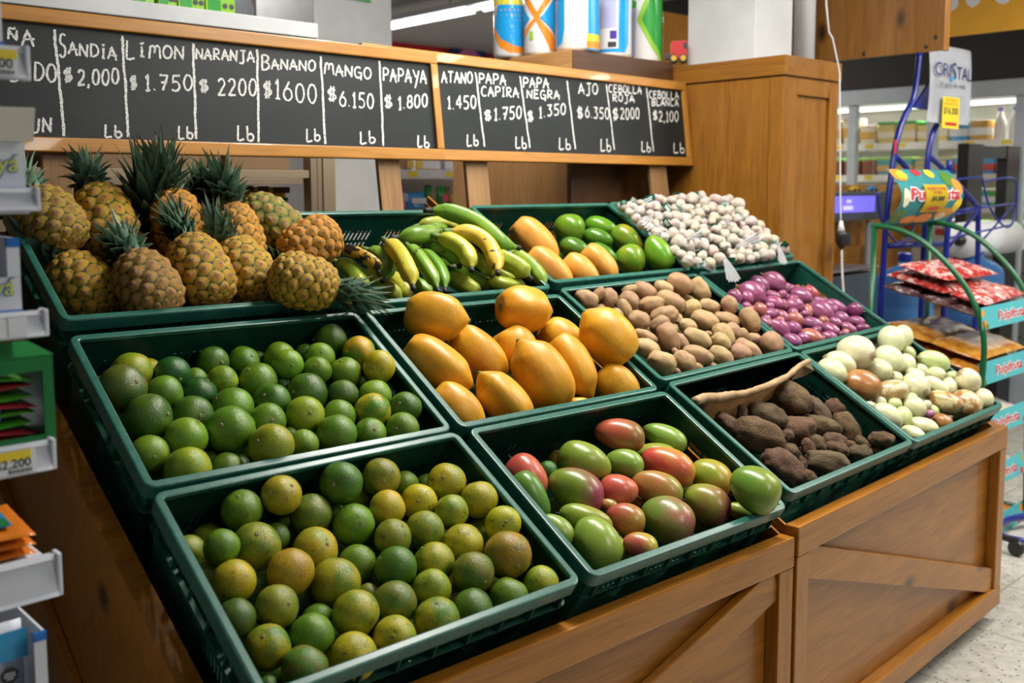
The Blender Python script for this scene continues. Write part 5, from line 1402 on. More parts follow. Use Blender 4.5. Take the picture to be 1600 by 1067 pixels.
for l in ('''0.1013 0.2445 -0.056 0.1014 0.2258 -0.05 0.1055 0.2044 -0.0456 0.1079 0.1817 -0.044 0.1045 0.153 -0.0456 0.0996 0.1233 -0.05 0.0991 0.1062 -0.056|0.0199|lg|
0.0965 0.2449 -0.012 0.1059 0.2243 -0.006 0.1194 0.2004 -0.0016 0.13 0.1755 0 0.1387 0.1547 -0.0016 0.1399 0.141 -0.006 0.1407 0.1352 -0.012|0.0138|ripe|
0.1925 0.261 -0.034 0.1973 0.2416 -0.028 0.203 0.2189 -0.0236 0.2016 0.196 -0.022 0.1952 0.1741 -0.0236 0.1761 0.1497 -0.028 0.1603 0.1334 -0.034|0.0174|g|
0.214 0.2308 0.01 0.21 0.2014 0.016 0.2055 0.1648 0.0204 0.1956 0.1242 0.022 0.1857 0.087 0.0204 0.1757 0.0566 0.016 0.1703 0.0381 0.01|0.0191|y|
0.294 0.2414 -0.012 0.2862 0.2066 -0.006 0.2788 0.1656 -0.0016 0.2715 0.1279 0 0.266 0.0947 -0.0016 0.2602 0.0655 -0.006 0.2582 0.0475 -0.012|0.016|g2|
0.3517 0.2476 -0.034 0.3466 0.2162 -0.028 0.3418 0.18 -0.0236 0.335 0.1489 -0.022 0.3277 0.1213 -0.0236 0.3158 0.0933 -0.028 0.3079 0.075 -0.034|0.0153|g|
0.2854 0.278 -0.012 0.3018 0.2718 -0.006 0.3274 0.269 -0.0016 0.3532 0.2693 0 0.3848 0.276 -0.0016 0.4285 0.2928 -0.006 0.468 0.3114 -0.012|0.0215|dg|
0.4159 0.367 -0.034 0.4313 0.3644 -0.028 0.4552 0.3645 -0.0236 0.4796 0.3653 -0.022 0.5054 0.3653 -0.0236 0.5284 0.3552 -0.028 0.5476 0.3474 -0.034|0.0144|lg|
0.4155 0.3375 0.032 0.4485 0.3243 0.038 0.4824 0.2936 0.0424 0.5092 0.2528 0.044 0.5209 0.2051 0.0424 0.53 0.161 0.038 0.575 0.1451 0.032|0.0206|g|stem
0.4088 0.2338 0.032 0.4387 0.2209 0.038 0.4624 0.1959 0.0424 0.4703 0.16 0.044 0.4639 0.1232 0.0424 0.4465 0.0804 0.038 0.4262 0.0405 0.032|0.0193|yb|
0.3744 0.2331 0.0165 0.3814 0.2119 0.0225 0.3913 0.1867 0.0269 0.3961 0.1615 0.0285 0.3972 0.1363 0.0269 0.3866 0.1058 0.0225 0.378 0.0841 0.0165|0.0197|yg|
0.3674 0.2419 -0.0185 0.3762 0.2269 -0.0125 0.3881 0.2099 -0.0081 0.3927 0.1918 -0.0065 0.3962 0.1757 -0.0081 0.3978 0.1607 -0.0125 0.4006 0.1523 -0.0185|0.0183|g2|
0.4648 0.1633 -0.0097 0.4588 0.1473 -0.0037 0.456 0.13 0.0007 0.4548 0.1149 0.0023 0.4537 0.1005 0.0007 0.4543 0.0882 -0.0037 0.4588 0.0833 -0.0097|0.0171|g2|
0.5071 0.1469 0.01 0.5081 0.1248 0.016 0.5135 0.1016 0.0204 0.5205 0.0868 0.022 0.5292 0.074 0.0204 0.5352 0.0536 0.016 0.5418 0.0389 0.01|0.0212|lg|
0.6023 0.1911 -0.012 0.6043 0.1629 -0.006 0.6083 0.1297 -0.0016 0.6073 0.0994 0 0.6052 0.0713 -0.0016 0.598 0.0409 -0.006 0.5938 0.0202 -0.012|0.0174|g2|
0.5948 0.1508 -0.056 0.5952 0.1397 -0.05 0.6017 0.1291 -0.0456 0.6089 0.1193 -0.044 0.6139 0.1079 -0.0456 0.6195 0.0974 -0.05 0.6277 0.0935 -0.056|0.0164|lg|
0.4615 0.0913 -0.0295 0.4622 0.077 -0.0235 0.4695 0.0623 -0.0191 0.4825 0.053 -0.0175 0.5036 0.051 -0.0191 0.5307 0.0542 -0.0235 0.5546 0.0603 -0.0295|0.0159|lg|
0.5452 0.1628 -0.056 0.5423 0.1501 -0.05 0.5442 0.1374 -0.0456 0.549 0.1276 -0.044 0.5564 0.1201 -0.0456 0.5667 0.1153 -0.05 0.5783 0.1157 -0.056|0.0133|lg|h
0.432 0.1947 -0.059 0.4363 0.1674 -0.053 0.4452 0.1375 -0.0486 0.4535 0.115 -0.047 0.4645 0.098 -0.0486 0.4783 0.0842 -0.053 0.492 0.0774 -0.059|0.0187|g|
0.3777 0.1575 -0.056 0.3815 0.141 -0.05 0.389 0.1225 -0.0456 0.3939 0.1042 -0.044 0.4018 0.089 -0.0456 0.4158 0.077 -0.05 0.4304 0.0711 -0.056|0.0194|lg|
0.1781 0.2324 -0.078 0.1808 0.2011 -0.072 0.1865 0.1669 -0.0676 0.1906 0.1427 -0.066 0.1962 0.1242 -0.0676 0.2032 0.1077 -0.072 0.2109 0.0984 -0.078|0.0175|lg|
0.243 0.208 -0.078 0.2377 0.1884 -0.072 0.235 0.1661 -0.0676 0.2339 0.1462 -0.066 0.2334 0.1276 -0.0676 0.2346 0.1113 -0.072 0.2388 0.1036 -0.078|0.0164|yg|
0.2846 0.1695 -0.078 0.2815 0.1556 -0.072 0.282 0.1412 -0.0676 0.2856 0.1293 -0.066 0.2922 0.1193 -0.0676 0.3019 0.1118 -0.072 0.3124 0.1101 -0.078|0.0177|g|h
0.1404 0.1365 -0.1 0.1411 0.1294 -0.094 0.1466 0.1245 -0.0896 0.1541 0.122 -0.088 0.1633 0.1213 -0.0896 0.1745 0.123 -0.094 0.1857 0.1277 -0.1|0.0083|lg|h
0.3754 0.1433 -0.1 0.3737 0.1324 -0.094 0.3765 0.1224 -0.0896 0.3818 0.1161 -0.088 0.3892 0.1141 -0.0896 0.3993 0.1158 -0.094 0.4101 0.1207 -0.1|0.0099|lg|h
0.4418 0.26 -0.0818 0.4377 0.243 -0.0758 0.4374 0.2247 -0.0714 0.4404 0.2102 -0.0698 0.4467 0.1996 -0.0714 0.4563 0.1926 -0.0758 0.467 0.1916 -0.0818|0.0147|dg|h
0.2884 0.2503 -0.078 0.2792 0.2325 -0.072 0.2711 0.213 -0.0676 0.2663 0.1971 -0.066 0.2648 0.1847 -0.0676 0.2665 0.1756 -0.072 0.2712 0.1732 -0.078|0.0136|dg|h''').strip().split('\n'):
    a = l.split('|'); v = list(map(float, a[0].split())); pl.append(([Vector(v[i:i + 3]) for i in range(0, len(v), 3)], float(a[1]), a[2], a[3]))
W = rows_of([(tuple(p[0][len(p[0]) // 2]),) for p in pl], .07)
for i, (P, R, code, fl) in enumerate(pl):
    a, b, nm, br = PC[code]
    mid = P[len(P) // 2]
    Q = smooth_path(P, 3); n = len(Q); bm = bmesh.new(); rings = []; x = None
    L = sum((q - p).length for p, q in zip(Q, Q[1:])); s = 0; S = [0]
    for p, q in zip(Q, Q[1:]): s += (q - p).length; S.append(s / L)
    seg = 20
    for k, p in enumerate(Q):
        t = (Q[min(k + 1, n - 1)] - Q[max(k - 1, 0)]).normalized()
        if x is None: x = t.cross(Vector((0, 0, 1))).normalized()
        x = (x - t * x.dot(t)).normalized(); y = t.cross(x); u = S[k]
        r = R * 1.14 * (min(1, sin(pi * min(max(u * .90 + .05, 0), 1)) * 1.5)) ** .60
        if u > .86: r *= 1 - .62 * ((u - .86) / .14) ** .8
        if u < .10: r *= .55 + .45 * (u / .10)
        r = max(r, R * .26)
        rings.append([bm.verts.new(p - mid + (x * cos(w_) + y * sin(w_)) * r * (1 + .055 * cos(5 * w_ + i))) for w_ in [2 * pi * m / seg for m in range(seg)]])
    for A, B in zip(rings, rings[1:]):
        for m in range(seg): bm.faces.new((A[m], A[(m + 1) % seg], B[(m + 1) % seg], B[m]))
    bm.faces.new(rings[0][::-1]); bm.faces.new(rings[-1])
    o = link('plantain', mesh('plantain_peel', bm, 'plantain_peel', smooth=True), None, CFR['21'] @ Matrix.Translation(mid))
    o.color = (*jit(a, .06), 1); o['tint2'] = jit(b, .06); o['bruise'] = br
    hid = 'h' in fl
    tag(o, f'{"half-hidden " if hid else ""}{nm} plantain, {where(W[i])} of the plantain crate', 'plantain', 'plantains in the back crate')
    if not hid or True:
        e = Q[-1] - mid; d = (Q[-1] - Q[-3]).normalized()
        part('blossom_tip', mesh('blossom_tip', tube_bm([e - d * .006, e, e + d * .006, e + d * .010], lambda u: R * (.34 if u < .4 else .40 if u < .8 else .26), 10), 'tip_black', smooth=True), o, Matrix.Identity(4))
        e = Q[0] - mid; d = (Q[0] - Q[2]).normalized()
        part('stem_end', mesh('stem_end', tube_bm([e - d * .004, e + d * .012, e + d * .020], lambda u: R * (.44 if u < .5 else .36), 10), 'tip_black' if fl.startswith('stem') or code in ('ripe', 'dg') else 'stem_green', smooth=True), o, Matrix.Identity(4))

# --- pineapples
N = NT('pineapple_rind'); c1, c2, rnd = tint_nodes(N); v = N.coords()
at = N.n('Attribute', attribute_type='GEOMETRY', attribute_name='cell'); cell = at.outputs['Color']
sp = N.n('SeparateColor'); N.l(cell, sp.inputs[0])
tc = N.n('TexCoord'); nz = N.noise(tc.outputs['Object'], 11, 5, .75); nz2 = N.noise(v, 2.2, 3, .6)
j = N.math('MULTIPLY', N.math('SUBTRACT', nz, .5), .55)
e = N.math('ADD', sp.outputs[0], j)
bq = N.math('ADD', sp.outputs[1], N.math('MULTIPLY', N.math('SUBTRACT', nz, .5), .9))
c = N.mix(N.ramp(e, [(.40, (0, 0, 0)), (.74, (1, 1, 1))]), c1, c2)
c = N.mix(N.ramp(e, [(.80, (0, 0, 0)), (.96, (1, 1, 1))]), c, (.045, .036, .010, 1))
br = N.ramp(nz, [(.34, (.055, .028, .016)), (.50, (.20, .125, .085)), (.66, (.42, .31, .24))])
c = N.mix(N.ramp(bq, [(.48, (0, 0, 0)), (.66, (.95, .95, .95))]), c, br)
c = N.mix(N.ramp(nz2, [(.52, (0, 0, 0)), (.74, (.6, .6, .6))]), c, (.17, .085, .040, 1))
N.base(c); N.set(.48, .4); N.bump(nz, .8, .006); MATS['pineapple_rind'] = N.m
N = NT('pineapple_leaf'); v = N.coords()
at = N.n('Attribute', attribute_type='GEOMETRY', attribute_name='leaf'); sp = N.n('SeparateColor'); N.l(at.outputs['Color'], sp.inputs[0])
c = N.ramp(sp.outputs[0], [(.0, (.17, .22, .12)), (.35, (.070, .165, .100)), (.85, (.17, .28, .19)), (.97, (.34, .25, .13))])
c = N.mix(.38, c, N.ramp(N.noise(v, 40, 3), [(.3, (.035, .095, .065)), (.7, (.26, .36, .26))]))
N.base(c); N.set(.42, .45); MATS['pineapple_leaf'] = N.m
def pine_body(s):
    """unit body: radius 1, half length 1 along X (crown end +X); eyes on a staggered lattice"""
    rnd = random.Random(s); seg, ring = 140, 90; NR, NA = 9, 11
    bm = bmesh.new(); lay = bm.loops.layers.float_color.new('cell'); val = {}; R = []
    for i in range(ring + 1):
        t = i / ring; x = -cos(pi * (.04 + .92 * t)) / cos(pi * .04)
        prof = max((1 - abs(x) ** 2.9) ** .46 * (1.0 - .07 * x), .16)
        L = []
        for k in range(seg):
            a = 2 * pi * k / seg; best = 9; sec = 9; loc = (0, 0)
            wv = Vector((cos(a), sin(a), x * 1.2)) * 2.6 + Vector((s * 5, 0, 0))
            row = (t * 1.04 - .02) * NR - .5 + .16 * noise.noise(wv); aa = a / (2 * pi) * NA + .16 * noise.noise(wv + Vector((9, 9, 9)))
            for r in (math.floor(row), math.floor(row) + 1):
                if r < 0 or r >= NR: continue
                q = aa - (r % 2) * .5; da = q - round(q); dr = row - r
                dd = sqrt((da * 1.06) ** 2 + (dr * .86) ** 2)
                if dd < best: best, sec, loc = dd, best, (da, dr)
                elif dd < sec: sec = dd
            e = min(1, best / max((best + min(sec, 1.2)) / 2, .05)); cv = min(1, best / .56 * .5 + e * .5)
            da, dr = loc
            bm_ = 1 - min(1, (abs(da) * 1.7 + max(0, dr) * 1.15 + max(0, -dr) * 1.9) / .62)
            h = .075 * (1 - cv ** 2.4) - .03 + .05 * max(0, bm_ - .2) * (1 + dr * 1.5)
            q = prof + h * min(1, prof * 1.5)
            vtx = bm.verts.new((x + .012 * noise.noise(Vector((a, x * 3, s))), q * cos(a), q * sin(a))); val[vtx] = (cv, bm_); L.append(vtx)
        R.append(L)
    for A, B in zip(R, R[1:]):
        for k in range(seg): bm.faces.new((A[k], A[(k + 1) % seg], B[(k + 1) % seg], B[k]))
    bm.faces.new(R[0][::-1]); bm.faces.new(R[-1])
    for f in bm.faces:
        for l in f.loops: cv = val[l.vert]; l[lay] = (cv[0], cv[1], 0, 1)
    return mesh('fruit_body', bm, 'pineapple_rind', smooth=True)
def pine_crown(s, spread, n=46, wide=.155):
    """unit crown: leaves growing along +X, the outer ones short and curling outwards"""
    rnd = random.Random(s); bm = bmesh.new(); lay = bm.loops.layers.float_color.new('leaf'); val = {}
    for k in range(n):
        u = k / n; a = k * 2.39996; el = spread * (1 - u) ** .75 + .05; ln = (.50 + .62 * min(1, u * 1.25) * (1 - .25 * max(0, u - .8) * 5)) * rnd.uniform(.82, 1.12); wd = wide * (1.05 - .55 * u) * rnd.uniform(.85, 1.15)
        base = Vector((u * .34, .16 * cos(a) * (1 - u * .7), .16 * sin(a) * (1 - u * .7)))
        rad = Vector((0, cos(a), sin(a))); tang = Vector((0, -sin(a), cos(a))); P = []; pos = base.copy(); ang = el * .40; tw = rnd.uniform(-.05, .05)
        for j in range(8):
            d = (Vector((cos(ang), 0, 0)) + rad * sin(ang) + tang * tw * j * .4).normalized(); P.append((pos.copy(), d)); pos += d * ln / 7; ang += el * .20 + rnd.uniform(-.04, .04)
        prev = None
        for j, (p, d) in enumerate(P):
            f = j / 7; wv = max(wd * (1 - f ** 1.9) ** .75 * (.75 + .5 * sin(pi * min(1, f * .8 + .25))), .002)
            nrm = d.cross(tang).normalized()
            row = [bm.verts.new(p - tang * wv - nrm * wv * .45), bm.verts.new(p), bm.verts.new(p + tang * wv - nrm * wv * .45)]
            for q, ed in zip(row, (.12, 0, .12)): val[q] = min(1, f + ed * (f > .15))
            if prev: bm.faces.new((prev[0], prev[1], row[1], row[0])); bm.faces.new((prev[1], prev[2], row[2], row[1]))
            prev = row
    for f in bm.faces:
        for l in f.loops: l[lay] = (val[l.vert],) * 3 + (1,)
    bmesh.ops.solidify(bm, geom=bm.faces[:], thickness=.016)
    me = bpy.data.meshes.new('crown'); bm.to_mesh(me); bm.free(); me.materials.append(MATS['pineapple_leaf'])
    for p in me.polygons: p.use_smooth = True
    return me
PB = [pine_body(i) for i in range(3)]; PCR = [pine_crown(1, 1.15), pine_crown(2, .75, 52, .12), pine_crown(3, 1.45, 36)]
ME_BUTT = mesh('cut_stalk', lathe_bm([(0, .05), (.10, .055), (.13, .03), (.22, .0), (.30, -.05)], 14), 'root_tan', smooth=True)
PT = {'dk': ((.36, .17, .025), (.42, .27, .02), 'brownish yellow'), 'y': ((.55, .24, .018), (.52, .34, .018), 'golden'), 'gr': ((.42, .19, .05), (.36, .22, .03), 'weathered grey-brown'), 'yo': ((.60, .27, .018), (.50, .34, .02), 'golden orange'), 'or': ((.62, .25, .016), (.58, .29, .016), 'orange'), 'gn': ((.42, .26, .04), (.22, .24, .02), 'greenish')}
PL = ['leftmost, under the white shelf', 'with a small curled dry crown', 'at front left with crown over the crate rim', 'showing its cut base at the front', 'at the front, below two overlapping crowns', 'third upright at the front, before the lying one', 'lying with its crown over the front rim', 'lying crosswise above the crown that hangs out', 'at the back nearest the plantains', 'behind the front ones, its crown standing against the shelf', 'in the middle behind the grey-green crown', 'with the tallest dark crown, behind the others', 'deep at the back, only its dark crown showing', 'under the front ones, showing at the rim', 'under the lying one at the front rim', 'under the grey one at the front rim']
for i, l in enumerate(('''0.0708 0.3206 0.0155 -0.267 0.909 0.321 0.066 0.08 0.08 dk
0.1881 0.335 0.003 -0.108 0.866 0.487 0.064 0.092 0.075 y
0.1042 0.1771 -0.0509 -0.505 0.808 0.303 0.064 0.085 0.09 y
0.1879 0.0937 0.0065 -0.100 0.974 0.201 0.062 0.082 0.08 gr
0.3058 0.1189 0.016 -0.103 0.927 0.361 0.063 0.09 0.08 y
0.4202 0.1327 0 -0.255 0.917 0.306 0.06 0.086 0.085 yo
0.4817 0.0117 0.0517 0.865 -0.503 0.000 0.06 0.076 0.088 yo
0.6025 0.1998 0.0205 -0.921 -0.107 -0.375 0.06 0.08 0.06 or
0.5833 0.335 -0.0114 -0.541 0.787 0.295 0.062 0.092 0 gn
0.4547 0.2579 0.0106 -0.104 0.777 0.621 0.055 0.08 0.095 or
0.329 0.2929 0.0183 -0.107 0.802 0.588 0.06 0.085 0.1 or
0.3062 0.3327 -0.0998 -0.101 0.253 0.962 0.056 0.075 0.16 or
0.4195 0.335 -0.0337 -0.051 0.566 0.823 0.054 0.075 0.08 or
0.4075 0.1716 -0.1348 0.314 0.943 0.105 0.058 0.075 0 or
0.5273 0.1649 -0.1303 -0.314 0.943 0.105 0.058 0.075 0 or
0.2924 0.1633 -0.1248 0.216 0.970 0.108 0.055 0.075 0 or''').strip().split('\n')):
    t = l.split(); c = tuple(map(float, t[0:3])); ax = Vector(map(float, t[3:6])); R, H, cl = map(float, t[6:9]); a, b, nm = PT[t[9]]
    M = CFR['20'] @ Matrix.Translation(c) @ rot_x_to(ax, RN.uniform(0, 6.28))
    r = bpy.data.objects.new('pineapple', None); COL.objects.link(r); r.matrix_basis = M; r.empty_display_size = .03
    tag(r, f'{nm} pineapple {PL[i]}', 'pineapple', 'pineapples in the back crate')
    o = part('fruit_body', PB[i % 3], r, Matrix.Diagonal((H * .97, R * .95, R * .95, 1))); o.color = (*jit(a, .06), 1); o['tint2'] = jit(b, .06)
    if cl > 0: part('crown', PCR[[0, 2, 0, 0, 1, 0, 1, 0, 0, 0, 0, 1, 1, 0, 0, 0][i]], r, Matrix.Translation((H * .93, 0, 0)) @ Matrix.Diagonal((cl, cl * 1.05, cl * 1.05, 1)))
    part('cut_stalk', ME_BUTT, r, Matrix.Translation((-H * .985, 0, 0)) @ Matrix.Rotation(-pi / 2, 4, 'Y') @ Matrix.Scale(R * .8, 4))
# ================================================================== nets and tags on the garlic, paper in the dark potatoes
def onCrate(key, x, y, n): M = CFR[key]; return onP(x, y, M @ Vector((0, 0, n)), M.to_3x3() @ Vector((0, 0, 1)))
GARL = [(CFR['23'] @ Vector(c), R) for c, R in its]
def first_garlic(x, y):
    d = ray(x, y); d.normalize(); best = None
    for c, R in GARL:
        q = c - CAM; t = q.dot(d); h = (q - d * t).length
        if h < R * .98:
            t -= sqrt(R * R - h * h)
            if best is None or t < best: best = t
    return CAM + d * ((best if best else (onCrate('23', x, y, .02) - CAM).length) - .005)
plain('tag_green', (.010, .13, .070, 1), .35); plain('tag_white', (.62, .72, .70, 1), .35)
N = NT('net_white'); tr = N.n('BsdfTransparent'); df = N.n('BsdfDiffuse'); df.inputs[0].default_value = (.50, .50, .52, 1); mx = N.n('MixShader')
wv = N.n('TexWave'); wv.inputs['Scale'].default_value = 160; N.l(N.coords(rnd=False), wv.inputs['Vector']); N.l(N.ramp(wv.outputs['Fac'], [(.3, (.45,) * 3), (.7, (.66,) * 3)]), mx.inputs[0])
N.l(tr.outputs[0], mx.inputs[1]); N.l(df.outputs[0], mx.inputs[2]); N.l(mx.outputs[0], N.out.inputs['Surface']); MATS['net_white'] = N.m
TAGS = [(1012, 312, 27, 11, -25, 'g', 'large green paper tag at the back left of the garlic'), (991, 315, 12, 10, 30, 'w', 'white tag corner standing at the back left of the garlic'), (974, 316, 11, 7, -10, 'g', 'small green tag in the back left corner of the garlic crate'),
 (1043, 326, 18, 10, 52, 'g', 'green tag standing on edge left of the garlic heap top'), (1062, 325, 19, 6, 36, 'w', 'narrow pale tag on the upper left of the garlic heap'), (1042, 349, 18, 9, 55, 'g', 'green tag in the middle of the left garlic slope'),
 (1095, 311, 27, 5, 66, 'g', 'long thin green tag on the crest of the garlic heap'), (1058, 303, 9, 6, 10, 'g', 'tiny green tag peeping over the garlic crest'), (1094, 367, 16, 6, 100, 'w', 'upright white tag with green edge in the garlic centre'),
 (1085, 391, 32, 9, -18, 'g', 'long green tag with white print on the garlic front left'), (1096, 412, 14, 6, -20, 'w', 'pale tag by the front rim of the garlic crate'), (1131, 317, 17, 22, 5, 'w', 'square white tag with green print on the garlic crest'),
 (1158, 339, 23, 8, 36, 'g', 'green tag sloping down the right of the garlic heap'), (1116, 351, 12, 4, -6, 'g', 'thin green tag edge under the garlic crest'), (1189, 379, 15, 9, 10, 'g', 'dark green tag low on the right of the garlic heap'),
 (1143, 406, 12, 8, 0, 'g', 'green tag against the front rim of the garlic crate'), (1210, 378, 14, 7, -8, 'w', 'greyish tag in the right corner of the garlic crate'), (1226, 383, 11, 11, 40, 'g', 'green tag at the far right corner of the garlic crate'), (1181, 393, 12, 4, 5, 'g', 'flat green tag low at the right front of the garlic')]
for i, (x, y, w_, h_, an, m, lab) in enumerate(TAGS):
    c = first_garlic(x, y); s = (c - CAM).dot(FWD) / FPX
    a = radians(an); R_ = RGT * cos(a) + DWN * sin(a); Dn = (RGT * -sin(a) + DWN * cos(a)); tilt = RN.uniform(-.5, .5); Dn = (Dn + FWD * tilt).normalized()
    M = frame(c, R_, -Dn); W_, H_ = w_ * s, h_ * s
    bm = bmesh.new(); V = []
    for jx in range(9):
        u = jx / 8 * 2 - 1; bend = .12 * W_ * (u * u) * RN.choice((1, 1)) - .0
        V.append([bm.verts.new((u * W_ / 2, -H_ / 2, -bend)), bm.verts.new((u * W_ / 2, H_ / 2, -bend))])
    for A, B in zip(V, V[1:]): bm.faces.new((A[0], B[0], B[1], A[1]))
    bmesh.ops.solidify(bm, geom=bm.faces[:], thickness=.0006)
    o = link('paper_tag', mesh('paper_tag', bm, 'tag_green' if m == 'g' else 'tag_white'), None, M); tag(o, lab, 'tag', 'paper tags on the garlic nets')
    if w_ > 13:
        bm = bmesh.new()
        for k, (ln, yy) in enumerate(((.66, .14), (.5, -.16))):
            for j in range(5):
                u0 = -ln / 2 + ln * j / 5; u1 = u0 + ln / 5 * .8
                z0, z1 = (-.12 * W_ * (2 * u) ** 2 + .0006 for u in (u0, u1))
                bm.faces.new([bm.verts.new(p) for p in ((u0 * W_, yy * H_ - .09 * H_, z0), (u1 * W_, yy * H_ - .09 * H_, z1), (u1 * W_, yy * H_ + .09 * H_, z1), (u0 * W_, yy * H_ + .09 * H_, z0))])
        link('printed_lines', mesh('printed_lines', bm, 'tag_white' if m == 'g' else 'tag_green'), o, M)
def fan(lab, P0, P1, w0, w1, pleats, group='gathered ends of the garlic nets'):
    """gathered end of a net: narrow knot at P0, pleated fan at P1"""
    P0, P1 = Vector(P0), Vector(P1); d = (P1 - P0); L = d.length; d.normalize(); sd = d.cross(FWD).normalized(); nr = d.cross(sd)
    bm = bmesh.new(); V = []; nx = pleats * 4
    for j in range(9):
        f = j / 8; w_ = w0 + (w1 - w0) * f ** .8; row = []
        for i in range(nx + 1):
            u = i / nx * 2 - 1
            row.append(bm.verts.new(d * (L * f * (1 - .10 * u * u * f + .05 * noise.noise(Vector((u * 4, f, L * 90))))) + sd * (u * w_ / 2) + nr * (sin(i * pi / 2) * .10 * w_ + .010 * sin(pi * f) * L * 3)))
        V.append(row)
    for A, B in zip(V, V[1:]):
        for i in range(nx): bm.faces.new((A[i], A[i + 1], B[i + 1], B[i]))
    o = link('net_end', mesh('net_end', bm, 'net_white', smooth=True), None, Matrix.Translation(P0)); tag(o, lab, 'net', group)
    link('knot', mesh('knot', tube_bm([-d * .004, d * .002, d * .006], w0 * .55, 8), 'net_white', smooth=True), o, Matrix.Translation(P0))
    return o
q = first_garlic(1131, 402); fan('white net end hanging over the front rim of the garlic crate, left one', q - FWD * .006, onCrate('23', 1148, 440, .035), .008, .042, 5)
q = first_garlic(1216, 386); fan('white net end hanging over the front rim of the garlic crate, right one', q - FWD * .006, onCrate('23', 1224, 412, .035), .008, .030, 4)
for x0, y0, x1, y1, w0, w1, lab in ((1136, 384, 1131, 392, .006, .022, 'short white net end standing up at the garlic front'), (1010, 346, 1030, 366, .012, .060, 'white net spread over the garlic at the left rim'), (1018, 338, 1004, 352, .010, .046, 'white net gathered on the left garlic slope'), (1075, 374, 1094, 369, .010, .040, 'white net spread over the garlic in the middle'),
                                 (1152, 385, 1186, 371, .012, .050, 'white net spread over the garlic on the right slope'), (1098, 416, 1118, 418, .010, .030, 'white net lying along the garlic front rim'), (1132, 340, 1136, 352, .006, .03, 'white net end among the upper garlic')):
    fan(lab, first_garlic(x0, y0) - FWD * .006, first_garlic(x1, y1) - FWD * .004, w0, w1, 4)
# brown paper bag with a rolled edge
N = NT('kraft_paper'); v = N.coords(); f = N.noise(v, 30, 5, .65)
N.base(N.ramp(f, [(.3, (.30, .19, .095)), (.7, (.46, .32, .18))])); N.set(.7, .3); N.bump(N.noise(v, 60, 4, .7), .5, .003); MATS['kraft_paper'] = N.m
pts = [(1086, 627), (1100, 622), (1121, 621), (1142, 617), (1162, 615), (1186, 607), (1206, 600), (1222, 592), (1233, 586), (1244, 576), (1254, 569), (1263, 564)]
P = [onCrate('02', x, y, -.022 + .030 * i / 11) for i, (x, y) in enumerate(pts)]
t = empty('paper_bag', P[5]); tag(t, 'crumpled brown paper bag with a rolled edge lying over the dark potatoes', 'paper bag')
rp = [.0105, .0125, .0120, .0100, .0090, .0085, .0090, .0085, .0075, .0080, .0075, .0060]
def rad_(u): k = u * 11; i = min(10, int(k)); return rp[i] + (rp[i + 1] - rp[i]) * (k - i)
bm = tube_bm(smooth_path(P, 5), rad_, 12)
for v_ in bm.verts: v_.co += Vector([.0022 * noise.noise(v_.co * 70 + Vector((k * 9, 0, 0))) for k in range(3)])
link('rolled_edge', mesh('rolled_edge', bm, 'kraft_paper', smooth=True), t, Matrix.Identity(4))
nz_ = (CFR['02'].to_3x3() @ Vector((0, 0, 1))); bm = bmesh.new(); V = []
for i in range(1, 11):
    a = P[i]; row = []
    for j in range(6):
        f = j / 5; q = a - nz_ * (.105 * f) + (CFR['02'].to_3x3() @ Vector((0, 1, 0))) * (.012 * f) + Vector([.005 * noise.noise(Vector((i * .8, j * .9, k * 7))) for k in range(3)]); row.append(bm.verts.new(q))
    V.append(row)
for A, B in zip(V, V[1:]):
    for j in range(5): bm.faces.new((A[j], A[j + 1], B[j + 1], B[j]))
bmesh.ops.solidify(bm, geom=bm.faces[:], thickness=.0008)
link('bag_sheet', mesh('bag_sheet', bm, 'kraft_paper', smooth=True), t, Matrix.Identity(4))
C_ = lambda x, y, n: onCrate('02', x, y, n)
bm = bmesh.new(); a, b, c, d, e = [bm.verts.new(p) for p in (C_(1262, 561, .012), C_(1272, 579, -.005), C_(1256, 588, -.03), C_(1236, 594, -.02), C_(1254, 570, .006))]
bm.faces.new((a, b, e)); bm.faces.new((b, c, e)); bm.faces.new((c, d, e)); bmesh.ops.solidify(bm, geom=bm.faces[:], thickness=.0008)
link('torn_flap', mesh('torn_flap', bm, 'kraft_paper'), t, Matrix.Identity(4))
# ================================================================== chalkboards on posts behind the back row
N = NT('slate'); v = N.coords(rnd=True)
f = N.noise(v, 5, 5, .6, .8)
N.base(N.ramp(f, [(.35, (.006, .009, .011)), (.62, (.010, .015, .016)), (.82, (.026, .032, .032))])); N.set(.55, .35); MATS['slate'] = N.m
N = NT('chalk'); v = N.coords(rnd=False)
g = N.noise(v, 420, 2, .6)
a = N.ramp(g, [(.33, (.15, .15, .15)), (.50, (1, 1, 1))])
N.base((.80, .80, .78, 1)); N.set(.9, .1); N.l(a, N.b.inputs['Alpha']); MATS['chalk'] = N.m
